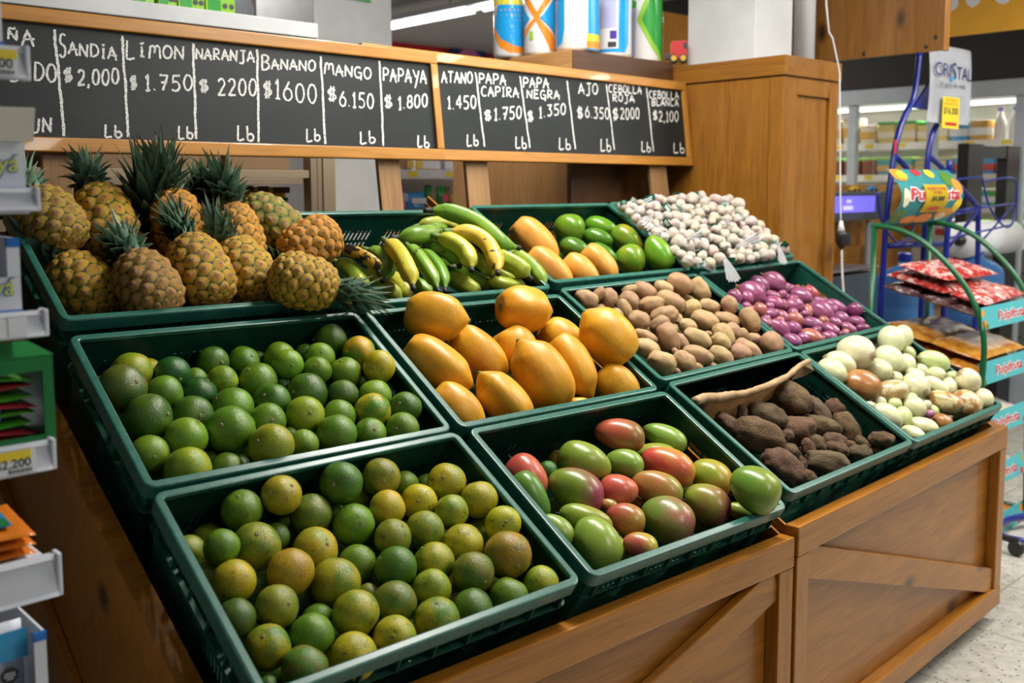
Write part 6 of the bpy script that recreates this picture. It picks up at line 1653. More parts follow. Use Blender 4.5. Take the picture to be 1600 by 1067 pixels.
# stroke letters on a unit box (x to the right, y up): lists of polylines
def arc(cx, cy, rx, ry, a0, a1, n=9): return [(cx + rx * cos(radians(a0 + (a1 - a0) * i / n)), cy + ry * sin(radians(a0 + (a1 - a0) * i / n))) for i in range(n + 1)]
SL = {'A': [[(0, 0), (.45, 1), (1, -.05)], [(.1, .38), (1.05, .40)]],
 'B': [[(.1, 0), (.1, 1)], [(.0, .95)] + arc(.35, .75, .5, .25, 90, -90) + [(.15, .5)], [(.15, .5)] + arc(.4, .25, .55, .27, 90, -90) + [(.05, 0)]],
 'C': [arc(.55, .5, .5, .5, 50, 310)], 'D': [[(.12, 0), (.12, 1)], [(0, .98)] + arc(.3, .5, .68, .5, 85, -85) + [(.02, .02)]],
 'E': [[(.9, .97), (.1, 1), (.1, 0), (.95, .03)], [(.1, .52), (.75, .54)]],
 'G': [arc(.5, .5, .48, .5, 50, 290) + [(.95, .2), (.95, .48), (.5, .46)], [(.95, .48), (.9, -.25)]],
 'I': [[(.5, 0), (.5, .85)], [(.2, .02), (.85, .02)], [(.25, 1.12), (.5, 1.0), (.75, 1.15)]], 'i': [[(.5, 0), (.5, 1)], [(.15, .02), (.9, .02)], [(.15, .98), (.9, .98)]],
 'J': [[(.2, 1), (1, 1)], [(.65, 1), (.68, .1)] + arc(.38, .05, .3, .22, 0, -150)],
 'L': [[(.15, 1), (.12, .08)] + arc(.4, .12, .28, .14, 200, 300) + [(.95, .05)]], 'l': [[(.12, 1), (.12, .02), (.9, .02)]],
 'M': [[(.0, 0), (.1, .9)] + arc(.28, .75, .2, .25, 150, 0) + [(.46, .4), (.52, .8)] + arc(.73, .75, .2, .25, 150, 0) + [(1, 0)]],
 'N': [[(.05, 0), (.08, 1), (.9, 0), (.95, 1)]], 'O': [arc(.5, .5, .46, .5, 80, 445, 14)],
 'P': [[(.12, 0), (.12, 1)], [(0, .95)] + arc(.4, .73, .52, .27, 90, -90) + [(.14, .46)]],
 'R': [[(.12, 0), (.12, 1)], [(0, .95)] + arc(.38, .75, .48, .25, 90, -90) + [(.14, .5), (.95, 0)]],
 'S': [arc(.55, .76, .42, .24, 40, 270, 8) + arc(.5, .26, .42, .27, 80, -150, 9)], 'T': [[(.0, 1), (1, 1)], [(.5, 1), (.5, 0)]],
 'U': [[(.05, 1), (.08, .3)] + arc(.42, .28, .36, .28, 190, 350) + [(.85, 1)]], 'V': [[(0, 1), (.5, 0), (1, 1)]], 'Y': [[(0, 1), (.5, .42)], [(1, 1), (.4, -.35)]],
 'b': [[(.1, 1), (.12, .05)], arc(.5, .22, .40, .24, 160, -190, 12)],
 '$': [arc(.5, .72, .40, .2, 30, 270, 7) + arc(.5, .30, .42, .22, 90, -150, 7), [(.38, 1.1), (.32, -.1)], [(.68, 1.1), (.62, -.1)]],
 '0': [arc(.5, .5, .42, .5, 90, 450, 14)], '1': [[(.15, .72), (.55, 1), (.55, 0)], [(.15, 0), (.95, .02)]], '2': [arc(.45, .72, .38, .28, 160, -30, 8) + [(.1, .02), (.95, .04)]],
 '3': [[(.1, .98), (.85, .98), (.42, .6)] + arc(.45, .3, .42, .3, 80, -140, 8)], '4': [[(.7, 0), (.7, 1), (.05, .32), (1, .34)]],
 '5': [[(.92, 1), (.22, .98), (.18, .55)] + arc(.45, .30, .44, .30, 110, -140, 9)], '6': [[(.65, 1)] + arc(.5, .3, .42, .32, 150, 510, 13)],
 '7': [[(.05, .98), (.92, .98), (.42, 0)], [(.22, .48), (.85, .5)]], '8': [arc(.5, .75, .34, .25, 270, -90, 11), arc(.5, .26, .42, .26, 90, 450, 12)],
 '.': [[(.35, .0), (.5, .06)]], ',': [[(.55, .08), (.35, -.2)]], '~': [[(0, .0), (.3, .3), (.65, .0), (1, .25)]]}
class Board:
    def __init__(s, label, p0, yaw, lean, smin, smax, h, seed):
        s.X = Vector((cos(yaw), sin(yaw), 0)); up = Vector((0, 0, 1)); bk = up.cross(s.X)
        s.U = (up * cos(lean) + bk * sin(lean)); s.n = s.X.cross(s.U); s.p = Vector(p0); s.rn = random.Random(seed)
        s.t = empty('chalkboard', s.p); tag(s.t, label, 'chalkboard', 'chalkboards')
        s.M = Matrix(((s.X.x, s.U.x, s.n.x, s.p.x), (s.X.y, s.U.y, s.n.y, s.p.y), (s.X.z, s.U.z, s.n.z, s.p.z), (0, 0, 0, 1)))
        W = .032; T = .022
        s.smin, s.smax, s.h = smin, smax, h
        # frame members (mitred look: rails over the full length), slate set back
        for a, b in ((0, W), (h - W, h)): box('frame_rail', (smin, a, -T), (smax, b, 0), 'wood_frame', s.t, .003, s.M)
        for a, b in ((smin, smin + W * .8), (smax - W * .8, smax)): box('frame_stile', (a, W + .0005, -T), (b, h - W - .0005, -.0005), 'wood_frame', s.t, .003, s.M)
        box('slate', (smin + .01, .01, -T + .004), (smax - .01, h - .01, -.0105), 'slate', s.t, 0, s.M)
    def at(s, x, y):
        q = onP(x, y, s.p - s.n * .0102, s.n); d = q - s.p
        return Vector((d.dot(s.X), d.dot(s.U)))
    def stroke(s, bm, P, w):
        """a chalk line as a ragged ribbon on the slate"""
        Q = []
        for a, b in zip(P, P[1:]):
            k = max(1, int((b - a).length / .004))
            Q += [a.lerp(b, i / k) for i in range(k)]
        Q.append(P[-1]); prev = None
        for i, q in enumerate(Q):
            t = (Q[min(i + 1, len(Q) - 1)] - Q[max(i - 1, 0)])
            t = t.normalized() if t.length > 1e-7 else Vector((1, 0))
            nrm = Vector((-t.y, t.x)); a = w * s.rn.uniform(.34, .62); b = w * s.rn.uniform(.34, .62)
            r = [bm.verts.new((*(q + nrm * a), -.0098)), bm.verts.new((*(q - nrm * b), -.0098))]
            if prev: bm.faces.new((prev[0], prev[1], r[1], r[0]))
            prev = r
    def write(s, words, w=.0052):
        """words: (text, x0, base0, x1, base1, cap height) in photograph pixels"""
        parts = [(t,) for t in words]
        for grp in parts: s._write(grp, w)
    def _write(s, words, w):
        bm = bmesh.new()
        for txt, x0, b0, x1, b1, h in words:
            wid = {'i': .55, 'I': .6, '1': .6, '.': .35, ',': .35, 'M': 1.2, '$': .9}
            ws = [wid.get(c, 1.0) for c in txt]; gap = .26; tot = sum(ws) + gap * (len(txt) - 1); x = 0
            for c, cw in zip(txt, ws):
                for pl in SL[c]:
                    P = []
                    jx, jy = s.rn.uniform(-.03, .03), s.rn.uniform(-.04, .04)
                    for u, v in pl:
                        f = (x + u * cw) / tot
                        P.append(s.at(x0 + (x1 - x0) * f, b0 + (b1 - b0) * f - (v + jy) * h))
                    s.stroke(bm, P, w)
                x += cw + gap
        link('chalk_lettering', mesh('chalk_lettering', bm, 'chalk'), s.t, s.M)
    def divider(s, x0, y0, x1, y1, w=.0065):
        bm = bmesh.new(); a, b = s.at(x0, y0), s.at(x1, y1)
        P = [a.lerp(b, i / 9) + Vector((s.rn.uniform(-.0012, .0012), 0)) for i in range(10)]
        s.stroke(bm, P, w); link('chalk_divider', mesh('chalk_divider', bm, 'chalk'), s.t, s.M)
    def post(s, xa, ya, xb, yb, wpx, z0):
        a = onP(xa, ya, s.p - s.n * .0305, s.n); b = onP(xa + wpx, ya, s.p - s.n * .0305, s.n); wd = (b - a).dot(s.X); c = (a + b) / 2
        q = onP(xb + wpx / 2, yb, s.p - s.n * .0305, s.n); d = (c - q).normalized()
        lo = c - d * ((c.z - z0) / d.z); hi = c + d * .08
        board('post', lo, hi, wd, .014, s.X, 'wood_post', s.t, .003)
B1 = Board('long chalkboard price list from pineapple to papaya, nearer one', onY(697, 250, 1.15) * 1, 0.0, radians(7), -1.30, 0.0, .312, 5)
B1.write([('~', 13, 46, 24, 45, 6), ('N', 12, 61, 27, 62, 15), ('A', 34, 72, 53, 72, 25), ('S', 14, 127, 28, 127, 12), ('U', 34, 118, 47, 118, 16), ('DO', 53, 126, 88, 128, 28), ('UN', 49, 208, 80, 206, 22)])
B1.write([('S', 92, 88, 103, 88, 36), ('ANDIA', 107, 84, 182, 94, 19), ('$', 99, 127, 113, 127, 20), ('2,000', 121, 134, 186, 131, 24), ('Lb', 163, 215, 191, 215, 20)])
B1.write([('L', 196, 91, 211, 91, 29), ('I', 216, 89, 227, 89, 20), ('MON', 233, 91, 287, 92, 20), ('$', 203, 139, 214, 139, 19), ('1.750', 226, 141, 301, 142, 24), ('Lb', 278, 216, 302, 217, 20)])
B1.write([('NARANJA', 306, 92, 397, 97, 17), ('$', 311, 143, 326, 143, 18), ('2200', 340, 149, 401, 149, 26), ('Lb', 370, 219, 397, 219, 23)])
B1.write([('B', 408, 108, 421, 108, 22), ('ANANO', 424, 108, 493, 111, 16), ('$', 411, 152, 425, 152, 23), ('1600', 429, 153, 495, 163, 29), ('Lb', 478, 221, 501, 220, 20)])
B1.write([('MANGO', 507, 116, 580, 123, 17), ('$', 511, 157, 526, 157, 20), ('6.150', 530, 165, 584, 171, 23), ('Lb', 562, 224, 587, 223, 19)])
B1.write([('PAPAYA', 598, 126, 666, 131, 20), ('$', 600, 168, 613, 168, 18), ('1.800', 622, 171, 668, 166, 20), ('Lb', 652, 230, 671, 230, 18)])
for d in ((85, 46, 100, 213), (191, 56, 200, 214), (302, 68, 306, 217), (402, 77, 404, 222), (501, 88, 508, 225), (593, 95, 599, 228)): B1.divider(*d)
B1.post(64, 245, 66, 300, 48, ZF + .53); B1.post(588, 252, 595, 325, 34, ZF + .53)
B2 = Board('shorter chalkboard price list from plantain to white onion', onY(697, 250, 1.205), radians(2.0), radians(7), -.275, 1.279, .324, 9)
B2.write([('ATANO', 690, 129, 738, 130, 17), ('1.450', 699, 170, 744, 170, 20), ('Lb', 729, 228, 748, 228, 18)])
B2.write([('PAPA', 748, 130, 790, 133, 16), ('CAPiRA', 752, 150, 810, 152, 15), ('$', 756, 188, 768, 188, 15), ('1.750', 772, 188, 815, 185, 19), ('Lb', 805, 232, 823, 232, 18)])
B2.write([('PAPA', 817, 137, 857, 138, 16), ('NEGRA', 823, 153, 874, 155, 13), ('$', 824, 189, 833, 189, 15), ('1.350', 842, 184, 884, 178, 17), ('Lb', 873, 233, 892, 234, 18)])
B2.write([('AJO', 904, 147, 934, 147, 16), ('$', 901, 184, 911, 184, 16), ('6.350', 914, 182, 952, 187, 17), ('Lb', 938, 236, 955, 236, 19)])
B2.write([('CEBOLLA', 951, 144, 1002, 147, 12), ('ROJA', 957, 158, 991, 160, 11), ('$', 957, 187, 966, 187, 17), ('2000', 969, 186, 999, 186, 17), ('Lb', 1002, 237, 1017, 237, 16)])
B2.write([('CEBOLLA', 1014, 153, 1060, 155, 11), ('BLANCA', 1018, 165, 1060, 166, 10), ('$', 1020, 187, 1027, 187, 13), ('2,100', 1029, 190, 1060, 190, 16), ('Lb', 1052, 239, 1070, 239, 16)])
for d in ((743, 113, 757, 229), (812, 119, 828, 231), (886, 126, 899, 233), (947, 132, 960, 234), (1010, 137, 1021, 237)): B2.divider(*d)
B2.post(725, 252, 731, 318, 34, ZF + .53); B2.post(1012, 256, 1018, 306, 26, ZF + .53)
# ================================================================== shelving unit at the left edge
plain('gondola_white', (.62, .65, .72, 1), .4)
plain('gondola_grey', (.10, .11, .12, 1), .6)
plain('card_white', (.66, .69, .76, 1), .5)
plain('card_cream', (.50, .47, .40, 1), .6)
plain('brand_blue', (.012, .14, .52, 1), .35)
plain('light_blue', (.03, .33, .62, 1), .3)
plain('sticker_black', (.02, .02, .022, 1), .5, var=0)
plain('label_yellow', (.80, .62, .03, 1), .5, var=0)
plain('label_white', (.74, .76, .80, 1), .5, var=0)
plain('ink', (.02, .02, .025, 1), .6, var=0)
plain('ink_white', (.8, .8, .82, 1), .6, var=0)
plain('lime_letter', (.62, .66, .08, 1), .5, var=0)
plain('box_green', (.005, .17, .035, 1), .35)
plain('foil_red', (.38, .02, .035, 1), .25)
plain('foil_green', (.06, .34, .02, 1), .25)
plain('foil_yellow', (.62, .50, .02, 1), .25)
plain('foil_orange', (.62, .17, .012, 1), .3)
plain('pouch_blue', (.02, .22, .48, 1), .3)
GY = .10; GX1 = -.522
G = empty('shelving_unit', (GX1 - .45, GY, 0))
tag(G, 'white metal shelving unit with price rails at the left edge', 'shelf')
rails = [(33, 60, 36, 130), (50, 292, 52, 333), (62, 482, 66, 527), (75, 684, 77, 734), (84, 862, 87, 930)]
SH = []
for i, (x0, y0, x1, y1) in enumerate(rails):
    a, b = onY(x0, y0, GY), onY(x1, y1, GY)
    zt, zb, xr = a.z, b.z, (a.x + b.x) / 2
    if i == 0: zt = onY(33, 72, GY).z
    SH.append((xr, zt, zb))
    s = link('shelf', mesh('shelf', box_bm(.9, .36, .018, c=(0, 0, 0)), 'gondola_white', bevel=.002), G, Matrix.Translation((xr - .45, GY + .19, zt - .022)))
    # tilted price rail with a lip along its top and bottom
    bm = bmesh.new(); h = zt - zb - .002
    prof = [(.012, -.004), (-.004, -.001), (-.008, -.006), (-.004, -.010), (-.010, -h + .006), (-.014, -h + .002), (-.010, -h), (.0, -h + .004), (.004, -.012)]
    A = [bm.verts.new((-.9, y, z)) for y, z in prof]; B = [bm.verts.new((0, y, z)) for y, z in prof]
    bm.faces.new(A); bm.faces.new(B[::-1])
    for k in range(len(prof)): bm.faces.new((A[k], B[k], B[(k + 1) % len(prof)], A[(k + 1) % len(prof)]))
    r = link('price_rail', mesh('price_rail', bm, 'gondola_white'), G, Matrix.Translation((xr, GY, zt)))
    SH[-1] += (r,)
    link('end_clip', mesh('end_clip', box_bm(.006, .02, h, c=(.003, .0, -h / 2)), 'gondola_white', bevel=.002), G, Matrix.Translation((xr, GY, zt)))
board('upright', (GX1 - .02, GY + .40, .02), (GX1 - .02, GY + .40, 1.75), .05, .03, (0, 1, 0), 'gondola_grey', G)
box('back_panel', (GX1 - .95, GY + .385, .02), (GX1 - .05, GY + .40, 1.75), 'gondola_grey', G, 0)
box('plinth', (GX1 - .95, GY + .03, 0), (GX1 - .03, GY + .38, .09), 'gondola_grey', G, .002)
RM = lambda xr, zt: frame((xr, GY - .0106, zt), (1, 0, 0), (0, .09, 1))     # frame on a rail's face
def price(i, x_right, wd, txt, yellow):
    xr, zt, zb, r = SH[i]; h = zt - zb; M = RM(xr, zt)
    t = quad('price_tag', M, -x_right - wd, -x_right, -h * .86, -h * .16, 'label_white', G)
    if yellow == 'top': quad('yellow_strip', M @ Matrix.Translation((0, 0, .0005)), -x_right - wd, -x_right - wd * .05, -h * .44, -h * .16, 'label_yellow', t)
    if yellow == 'all': quad('yellow_strip', M @ Matrix.Translation((0, 0, .0005)), -x_right - wd, -x_right - wd * .02, -h * .42, -h * .16, 'label_yellow', t)
    text('price_figures', txt, M @ Matrix.Translation((-x_right - .006, -h * .66, .0013)), h * .26, 'ink', t, align='RIGHT', bold=.012)
    for k in range(16): quad('barcode', M @ Matrix.Translation((0, 0, .0004)), -x_right - .030 + k * .0016, -x_right - .030 + k * .0016 + (.0005 if k % 3 else .001), -h * .82, -h * .70, 'ink', t) if k == 0 else None
    bm = bmesh.new()
    for k in range(16): box_bm(.0005 if k % 3 else .001, h * .11, .0004, bm, (-x_right - .030 + k * .0016, -h * .77, .0008))
    link('barcode', mesh('barcode', bm, 'ink'), t, M)
price(0, .008, .06, '$1.200', 'all')
price(3, .018, .10, '$2.200', 'top')
M = RM(SH[2][0], SH[2][1]); hh = SH[2][1] - SH[2][2]
for k in range(3): quad('blank_tag', M, -.040 - k * .022 + .001, -.019 - k * .022, -hh * .85, -hh * .2, 'label_white', G)
def octagon(name, M, r, parent):
    bm = bmesh.new(); bm.faces.new([bm.verts.new((r * cos(radians(22.5 + 45 * k)), r * sin(radians(22.5 + 45 * k)), 0)) for k in range(8)])
    o = link(name, mesh(name, bm, 'sticker_black'), parent, M)
    for j, w in ((.25, 1.1), (-.05, 1.2), (-.35, .7)): quad('seal_line', M @ Matrix.Translation((0, 0, .0003)), -r * w / 2, r * w / 2, r * (j - .06), r * (j + .06), 'ink_white', o, t=.0002)
    return o
def logo(M, h, parent):
    text('logo_lettering', 'Light', M @ Matrix.Translation((-h * 1.36, h * .10, .0004)), h * 1.15, 'brand_blue', parent, align='RIGHT', bold=.02, shear=.25, width=h * 2.6)
    text('logo_lettering', 'yá', M @ Matrix.Translation((-h * 1.38, -h * .02, .0006)), h * 1.05, 'brand_blue', parent, bold=.045, shear=.15, width=h * 1.34)
    text('logo_lettering', 'yá', M @ Matrix.Translation((-h * 1.35, 0, .0012)), h * 1.02, 'lime_letter', parent, bold=.008, shear=.15, width=h * 1.26)
def carton(lab, i, ptop, plip, pxr, tall, seal=True):
    """open-fronted display carton standing on shelf i: ptop/plip are the photograph heights of its top and of its front lip"""
    xr, zt, zb, r = SH[i]; z0 = zt - .0125
    y = GY + .012; x1 = onY(pxr, ptop + 40, y).x; zT = onY(pxr, ptop, y).z; zL = onY(pxr, plip, y).z
    W, Dp = .16, .20
    t = empty('display_carton', (x1 - W / 2, y, z0)); tag(t, lab, 'carton', 'display cartons on the left shelves')
    box('front_lip', (x1 - W, y, z0), (x1, y + .003, zL), 'card_white', t, 0)
    box('side_flap', (x1 - .003, y + .0032, z0), (x1, y + Dp, zT), 'card_white', t, 0)
    box('side_flap', (x1 - W, y + .0032, z0), (x1 - W + .003, y + Dp, zT), 'card_white', t, 0)
    box('back_flap', (x1 - W + .0032, y + Dp - .003, z0), (x1 - .0032, y + Dp, zT), 'card_cream', t, 0)
    box('corner_strip', (x1 - .014, y - .001, zL + .0005), (x1, y + .003, zT), 'card_white', t, 0)
    box('blue_edge', (x1 - .014, y - .0016, zT - .010), (x1 + .0006, y + .0036, zT + .0005), 'brand_blue', t, 0)
    box('blue_edge', (x1 - W, y - .0012, z0), (x1 + .0004, y - .0001, z0 + .012), 'brand_blue', t, 0)
    M = frame((x1, y - .0004, z0), (1, 0, 0), (0, 0, 1))
    logo(M @ Matrix.Translation((-.006, .030, 0)), .019, t)
    return t, x1, y, z0, zT, zL, M
def pouch(lab, c, w, h, d, mat, M0, tilt=.12, group='pouches in the display cartons'):
    """flat-bottomed foil pouch standing up"""
    bm = bmesh.new(); nx, nz = 9, 10; F = []; B = []
    for side, out in ((1, F), (-1, B)):
        for j in range(nz + 1):
            v = j / nz; row = []
            for i in range(nx + 1):
                u = i / nx * 2 - 1; th = d * .5 * (1 - abs(u) ** 3) * (1 - v ** 2.2) + .0008
                row.append(bm.verts.new((u * w / 2, -side * (th + .0012 * noise.noise(Vector((u * 3, v * 5, side + c[0] * 20)))), v * h)))
            out.append(row)
    for S in (F, B):
        for j in range(nz):
            for i in range(nx): bm.faces.new((S[j][i], S[j][i + 1], S[j + 1][i + 1], S[j + 1][i]))
    for j in range(nz):
        for e in (0, nx): bm.faces.new((F[j][e], F[j + 1][e], B[j + 1][e], B[j][e]))
    for i in range(nx):
        for e in (0, nz): bm.faces.new((F[e][i], F[e][i + 1], B[e][i + 1], B[e][i]))
    o = link('pouch', mesh('pouch', bm, mat, smooth=True), None, Matrix.Translation(c) @ Matrix.Rotation(-tilt, 4, 'X'))
    return tag(o, lab, 'pouch', group)
t, x1, y, z0, zT, zL, M = carton('white carton with blue edges standing on the second left rail', 1, 175, 222, 37, True)
o = pouch('white and blue pouch inside the carton on the second left rail', (x1 - .075, y + .050, z0), .125, zT - z0 - .012, .05, 'card_white', M)
Mp = basis(o) @ frame((0, -.0268, .03), (1, 0, 0), (0, 0, 1))
q = quad('blue_band', Mp @ Matrix.Translation((0, 0, .004)), -.060, .060, .062, .085, 'light_blue', o, t=.001)
octagon('warning_seal', Mp @ Matrix.Translation((.045, .045, .0052)), .013, o)
# flap lying across the opening
poly_prism('top_flap', [(x1 - .10, y - .004, zT + .002), (x1 + .012, y - .006, zT + .004), (x1 + .004, y - .020, zT - .034), (x1 - .10, y - .018, zT - .036)], (0, .002, .001), 'card_cream', t)
carton('white carton with blue edges cut open in front on the third left rail', 2, 372, 432, 31, True)
# lowest carton: on the bottom shelf, well under the last rail
zb = onY(75, 1067, GY).z - .06
box('shelf', (GX1 - .90, GY + .01, zb - .02), (SH[4][0], GY + .36, zb), 'gondola_white', G, .002)
SH.append((SH[4][0], zb + .0125, zb, None))
t, x1, y, z0, zT, zL, M = carton('white carton with a blue-topped pouch on the lowest left shelf', 5, 985, 1088, 73, True)
o = pouch('blue-topped white pouch in the carton on the lowest left shelf', (x1 - .075, y + .045, z0), .125, zT - z0 + .004, .05, 'card_white', M, .05)
Mp = basis(o) @ frame((0, -.0262, .0), (1, 0, 0), (0, 0, 1)); hp = zT - z0
quad('blue_band', Mp @ Matrix.Translation((0, 0, .002)), -.0605, .0605, hp - .034, hp + .001, 'light_blue', o, t=.001)
octagon('warning_seal', Mp @ Matrix.Translation((.038, hp - .052, .0035)), .011, o)
logo(Mp @ Matrix.Translation((.052, hp - .088, .0040)), .020, o)
# topmost carton, only its corner shows
a = onY(4, 57, GY + .01)
t = empty('display_carton', (a.x - .08, GY + .01, SH[0][1])); tag(t, 'white carton with blue foot on the topmost left rail', 'carton', 'display cartons on the left shelves')
box('front_lip', (a.x - .16, GY + .01, SH[0][1] - .0125), (a.x, GY + .20, SH[0][1] + .09), 'card_white', t, .001)
box('blue_edge', (a.x - .16, GY + .0088, SH[0][1] - .012), (a.x + .0005, GY + .0099, SH[0][1] + .004), 'brand_blue', t, 0)
# green box of packets on the fourth rail
xr, zt, zb_, r = SH[3]; y = GY + .006; z0 = zt - .0125
xa = onY(87, 660, y).x; zA = onY(80, 556, y).z
t = empty('packet_box', (xa - .12, y, z0)); tag(t, 'green open-sided box of packets on the fourth left rail', 'box')
W = .22
box('bottom_band', (xa - W, y, z0), (xa, y + .003, z0 + .016), 'box_green', t, 0)
box('side_frame', (xa - .012, y, z0 + .0162), (xa, y + .003, zA), 'box_green', t, 0)
box('top_band', (xa - W, y + .0, zA - .016), (xa - .0122, y + .003, zA), 'box_green', t, 0)
box('floor_panel', (xa - W, y + .0032, z0), (xa, y + .12, z0 + .003), 'box_green', t, 0)
box('end_panel', (xa - .003, y + .0032, z0 + .0032), (xa, y + .12, zA), 'box_green', t, 0)
poly_prism('lid', [(xa - W, y + .0005, zA + .0005), (xa + .001, y + .0005, zA + .0005), (xa - .012, y + .05, zA + .012), (xa - W, y + .05, zA + .012)], (0, 0, .002), 'box_green', t)
zz = z0 + .0035; nP = 8; st = (zA - .020 - zz) / nP
for k in range(nP):
    m = ['foil_red', 'foil_red', 'foil_green', 'foil_green', 'foil_red', 'foil_green', 'foil_red', 'foil_green'][k]
    bm = bmesh.new(); rn = random.Random(k); nx = 14; rows = []
    for j in range(7):
        v = j / 6; row = []
        for i in range(nx + 1):
            u = i / nx; e = min(1, min(u, 1 - u) * 9) * min(1, min(v, 1 - v) * 6 + .1)
            row.append((bm.verts.new(((u - 1) * .19, v * .10, st * .5 + st * .36 * e + .0022 * sin(u * 9 + k * 2))), bm.verts.new(((u - 1) * .19, v * .10, st * .5 - st * .36 * e + .0022 * sin(u * 9 + k * 2)))))
        rows.append(row)
    for A, B in zip(rows, rows[1:]):
        for i in range(nx):
            bm.faces.new((A[i][0], A[i + 1][0], B[i + 1][0], B[i][0])); bm.faces.new((A[i][1], B[i][1], B[i + 1][1], A[i + 1][1]))
    for A in (rows[0], rows[-1]):
        for i in range(nx): bm.faces.new((A[i][0], A[i][1], A[i + 1][1], A[i + 1][0]))
    for i in (0, nx):
        for A, B in zip(rows, rows[1:]): bm.faces.new((A[i][0], B[i][0], B[i][1], A[i][1]))
    o = link('sweet_packet', mesh('sweet_packet', bm, m, smooth=True), None, Matrix.Translation((xa - .016 - rn.uniform(0, .006), y + .006 + rn.uniform(0, .004), zz + st * k)))
    tag(o, f'{"red" if m == "foil_red" else "green"} foil packet lying {"lowest" if k == 0 else "topmost" if k == nP - 1 else ORD[k] + " from the bottom"} in the green box', 'packet', 'packets in the green box')
    if k in (3, 4): text('lettering', 'ETTI', Matrix.Translation((xa - .075, y + .0048, zz + st * k + st * .30)) @ Matrix.Rotation(pi / 2, 4, 'X'), st * .55, 'brand_blue', o, bold=.05)
# orange packets lying on the fifth rail
xr, zt, zb_, r = SH[4]; z0 = zt - .012
def lying_bag(name, lab, cat, group, c, L, Wd, H, mats, rz, seed, wr=.004, tilt=0.0):
    """pillow-shaped plastic bag lying flat, its sealed ends crimped"""
    bm = bmesh.new(); nx, ny = 22, 14; T = []; Bt = []
    for i in range(nx + 1):
        u = i / nx * 2 - 1; a, b = [], []
        for j in range(ny + 1):
            v = j / ny * 2 - 1
            e = (1 - abs(u) ** 5) * (1 - abs(v) ** 3.2)
            w_ = wr * noise.noise(Vector((u * 4.2, v * 4.2, seed))) * (e ** .5) + wr * .5 * noise.noise(Vector((u * 13, v * 11, seed + 4)))
            x = u * L / 2; yv = v * Wd / 2 * (1 - .04 * (1 - abs(u)))
            a.append(bm.verts.new((x, yv, H * .5 + H * .5 * e ** .7 + w_))); b.append(bm.verts.new((x, yv, H * .5 - H * .5 * e ** .7 - .0004)))
        T.append(a); Bt.append(b)
    for S, fl in ((T, 0), (Bt, 1)):
        for i in range(nx):
            for j in range(ny):
                f = (S[i][j], S[i + 1][j], S[i + 1][j + 1], S[i][j + 1]); bm.faces.new(f[::-1] if fl else f)
    for i in range(nx):
        for j in (0, ny): bm.faces.new((T[i][j], T[i + 1][j], Bt[i + 1][j], Bt[i][j]))
    for j in range(ny):
        for i in (0, nx): bm.faces.new((T[i][j], T[i][j + 1], Bt[i][j + 1], Bt[i][j]))
    o = link(name, mesh(name, bm, mats, smooth=True), None, Matrix.Translation(c) @ Matrix.Rotation(rz, 4, 'Z') @ Matrix.Rotation(tilt, 4, 'Y'))
    return tag(o, lab, cat, group) if lab else o
x5 = onY(52, 850, GY + .03).x
for k in range(3):
    o = lying_bag('snack_bag', ['lowest orange snack bag on the fifth left rail', 'middle orange snack bag on the fifth left rail', 'topmost orange snack bag with a blue picture on the fifth left rail'][k], 'bag', 'orange snack bags at the left', (x5 - .085 + .003 * k, GY + .10, z0 + .0125 * k), .17, .15, .013, 'foil_orange', radians(2 - 3 * k), k + 3, .003)
    if k == 2:
        bm = bmesh.new(); nn = 10; Z = []
        q = quad('picture', basis(o) @ Matrix.Translation((0, 0, .0150)), -.01, .065, -.050, .02, 'pouch_blue', o, t=.0008)
        quad('picture_leaf', basis(o) @ Matrix.Translation((0, 0, .0159)), .03, .063, -.048, -.02, 'box_green', q, t=.0004)
# ================================================================== pillar, racks, scale and chiller on the right
plain('blue_tube', (.006, .016, .20, 1), .3)
plain('green_tube', (.004, .10, .035, 1), .3)
plain('steel', (.45, .45, .46, 1), .3, metal=.8)
plain('scale_grey', (.075, .095, .125, 1), .45)
plain('scale_pale', (.36, .40, .45, 1), .45)
plain('pvc_white', (.66, .68, .70, 1), .4)
plain('teal_card', (.08, .44, .48, 1), .45)
plain('orange_card', (.72, .28, .03, 1), .45)
plain('leaf_card', (.08, .22, .03, 1), .45)
plain('berry_card', (.50, .03, .05, 1), .45)
plain('cream_card', (.72, .66, .48, 1), .45)
plain('red_ink', (.50, .02, .03, 1), .5, var=0)
plain('navy_ink', (.012, .02, .13, 1), .5, var=0)
plain('sky_ink', (.02, .36, .75, 1), .5, var=0)
plain('grey_ink', (.10, .11, .12, 1), .5, var=0)
plain('sign_amber', (.78, .40, .035, 1), .5)
plain('lcd_blue', (.16, .13, .85, 1), .3, emit=1.0, var=0)
plain('lcd_text', (.55, .50, .95, 1), .3, emit=1.2, var=0)
plain('alu', (.34, .38, .42, 1), .4)
plain('chill_white', (.75, .74, .70, 1), .5)
plain('chill_lamp', (1.0, .97, .90, 1), .4, emit=2.0, var=0)
N = NT('bag_red'); v = N.coords(); f = N.noise(v, 26, 4, .7)
N.base(N.ramp(f, [(.42, (.33, .015, .015)), (.52, (.48, .06, .05)), (.60, (.62, .52, .50))])); N.set(.2, .6); MATS['bag_red'] = N.m
N = NT('bag_brown'); v = N.coords(); f = N.noise(v, 22, 4, .7)
N.base(N.ramp(f, [(.40, (.060, .025, .025)), (.55, (.16, .08, .085)), (.64, (.60, .55, .58))])); N.set(.18, .6); MATS['bag_brown'] = N.m
N = NT('bag_orange'); v = N.coords(); f = N.noise(v, 18, 4, .7)
N.base(N.ramp(f, [(.36, (.36, .07, .015)), (.50, (.56, .24, .02)), (.66, (.66, .42, .10))])); N.set(.2, .6); MATS['bag_orange'] = N.m
N = NT('bag_clear'); v = N.coords(); f = N.noise(v, 20, 4, .7)
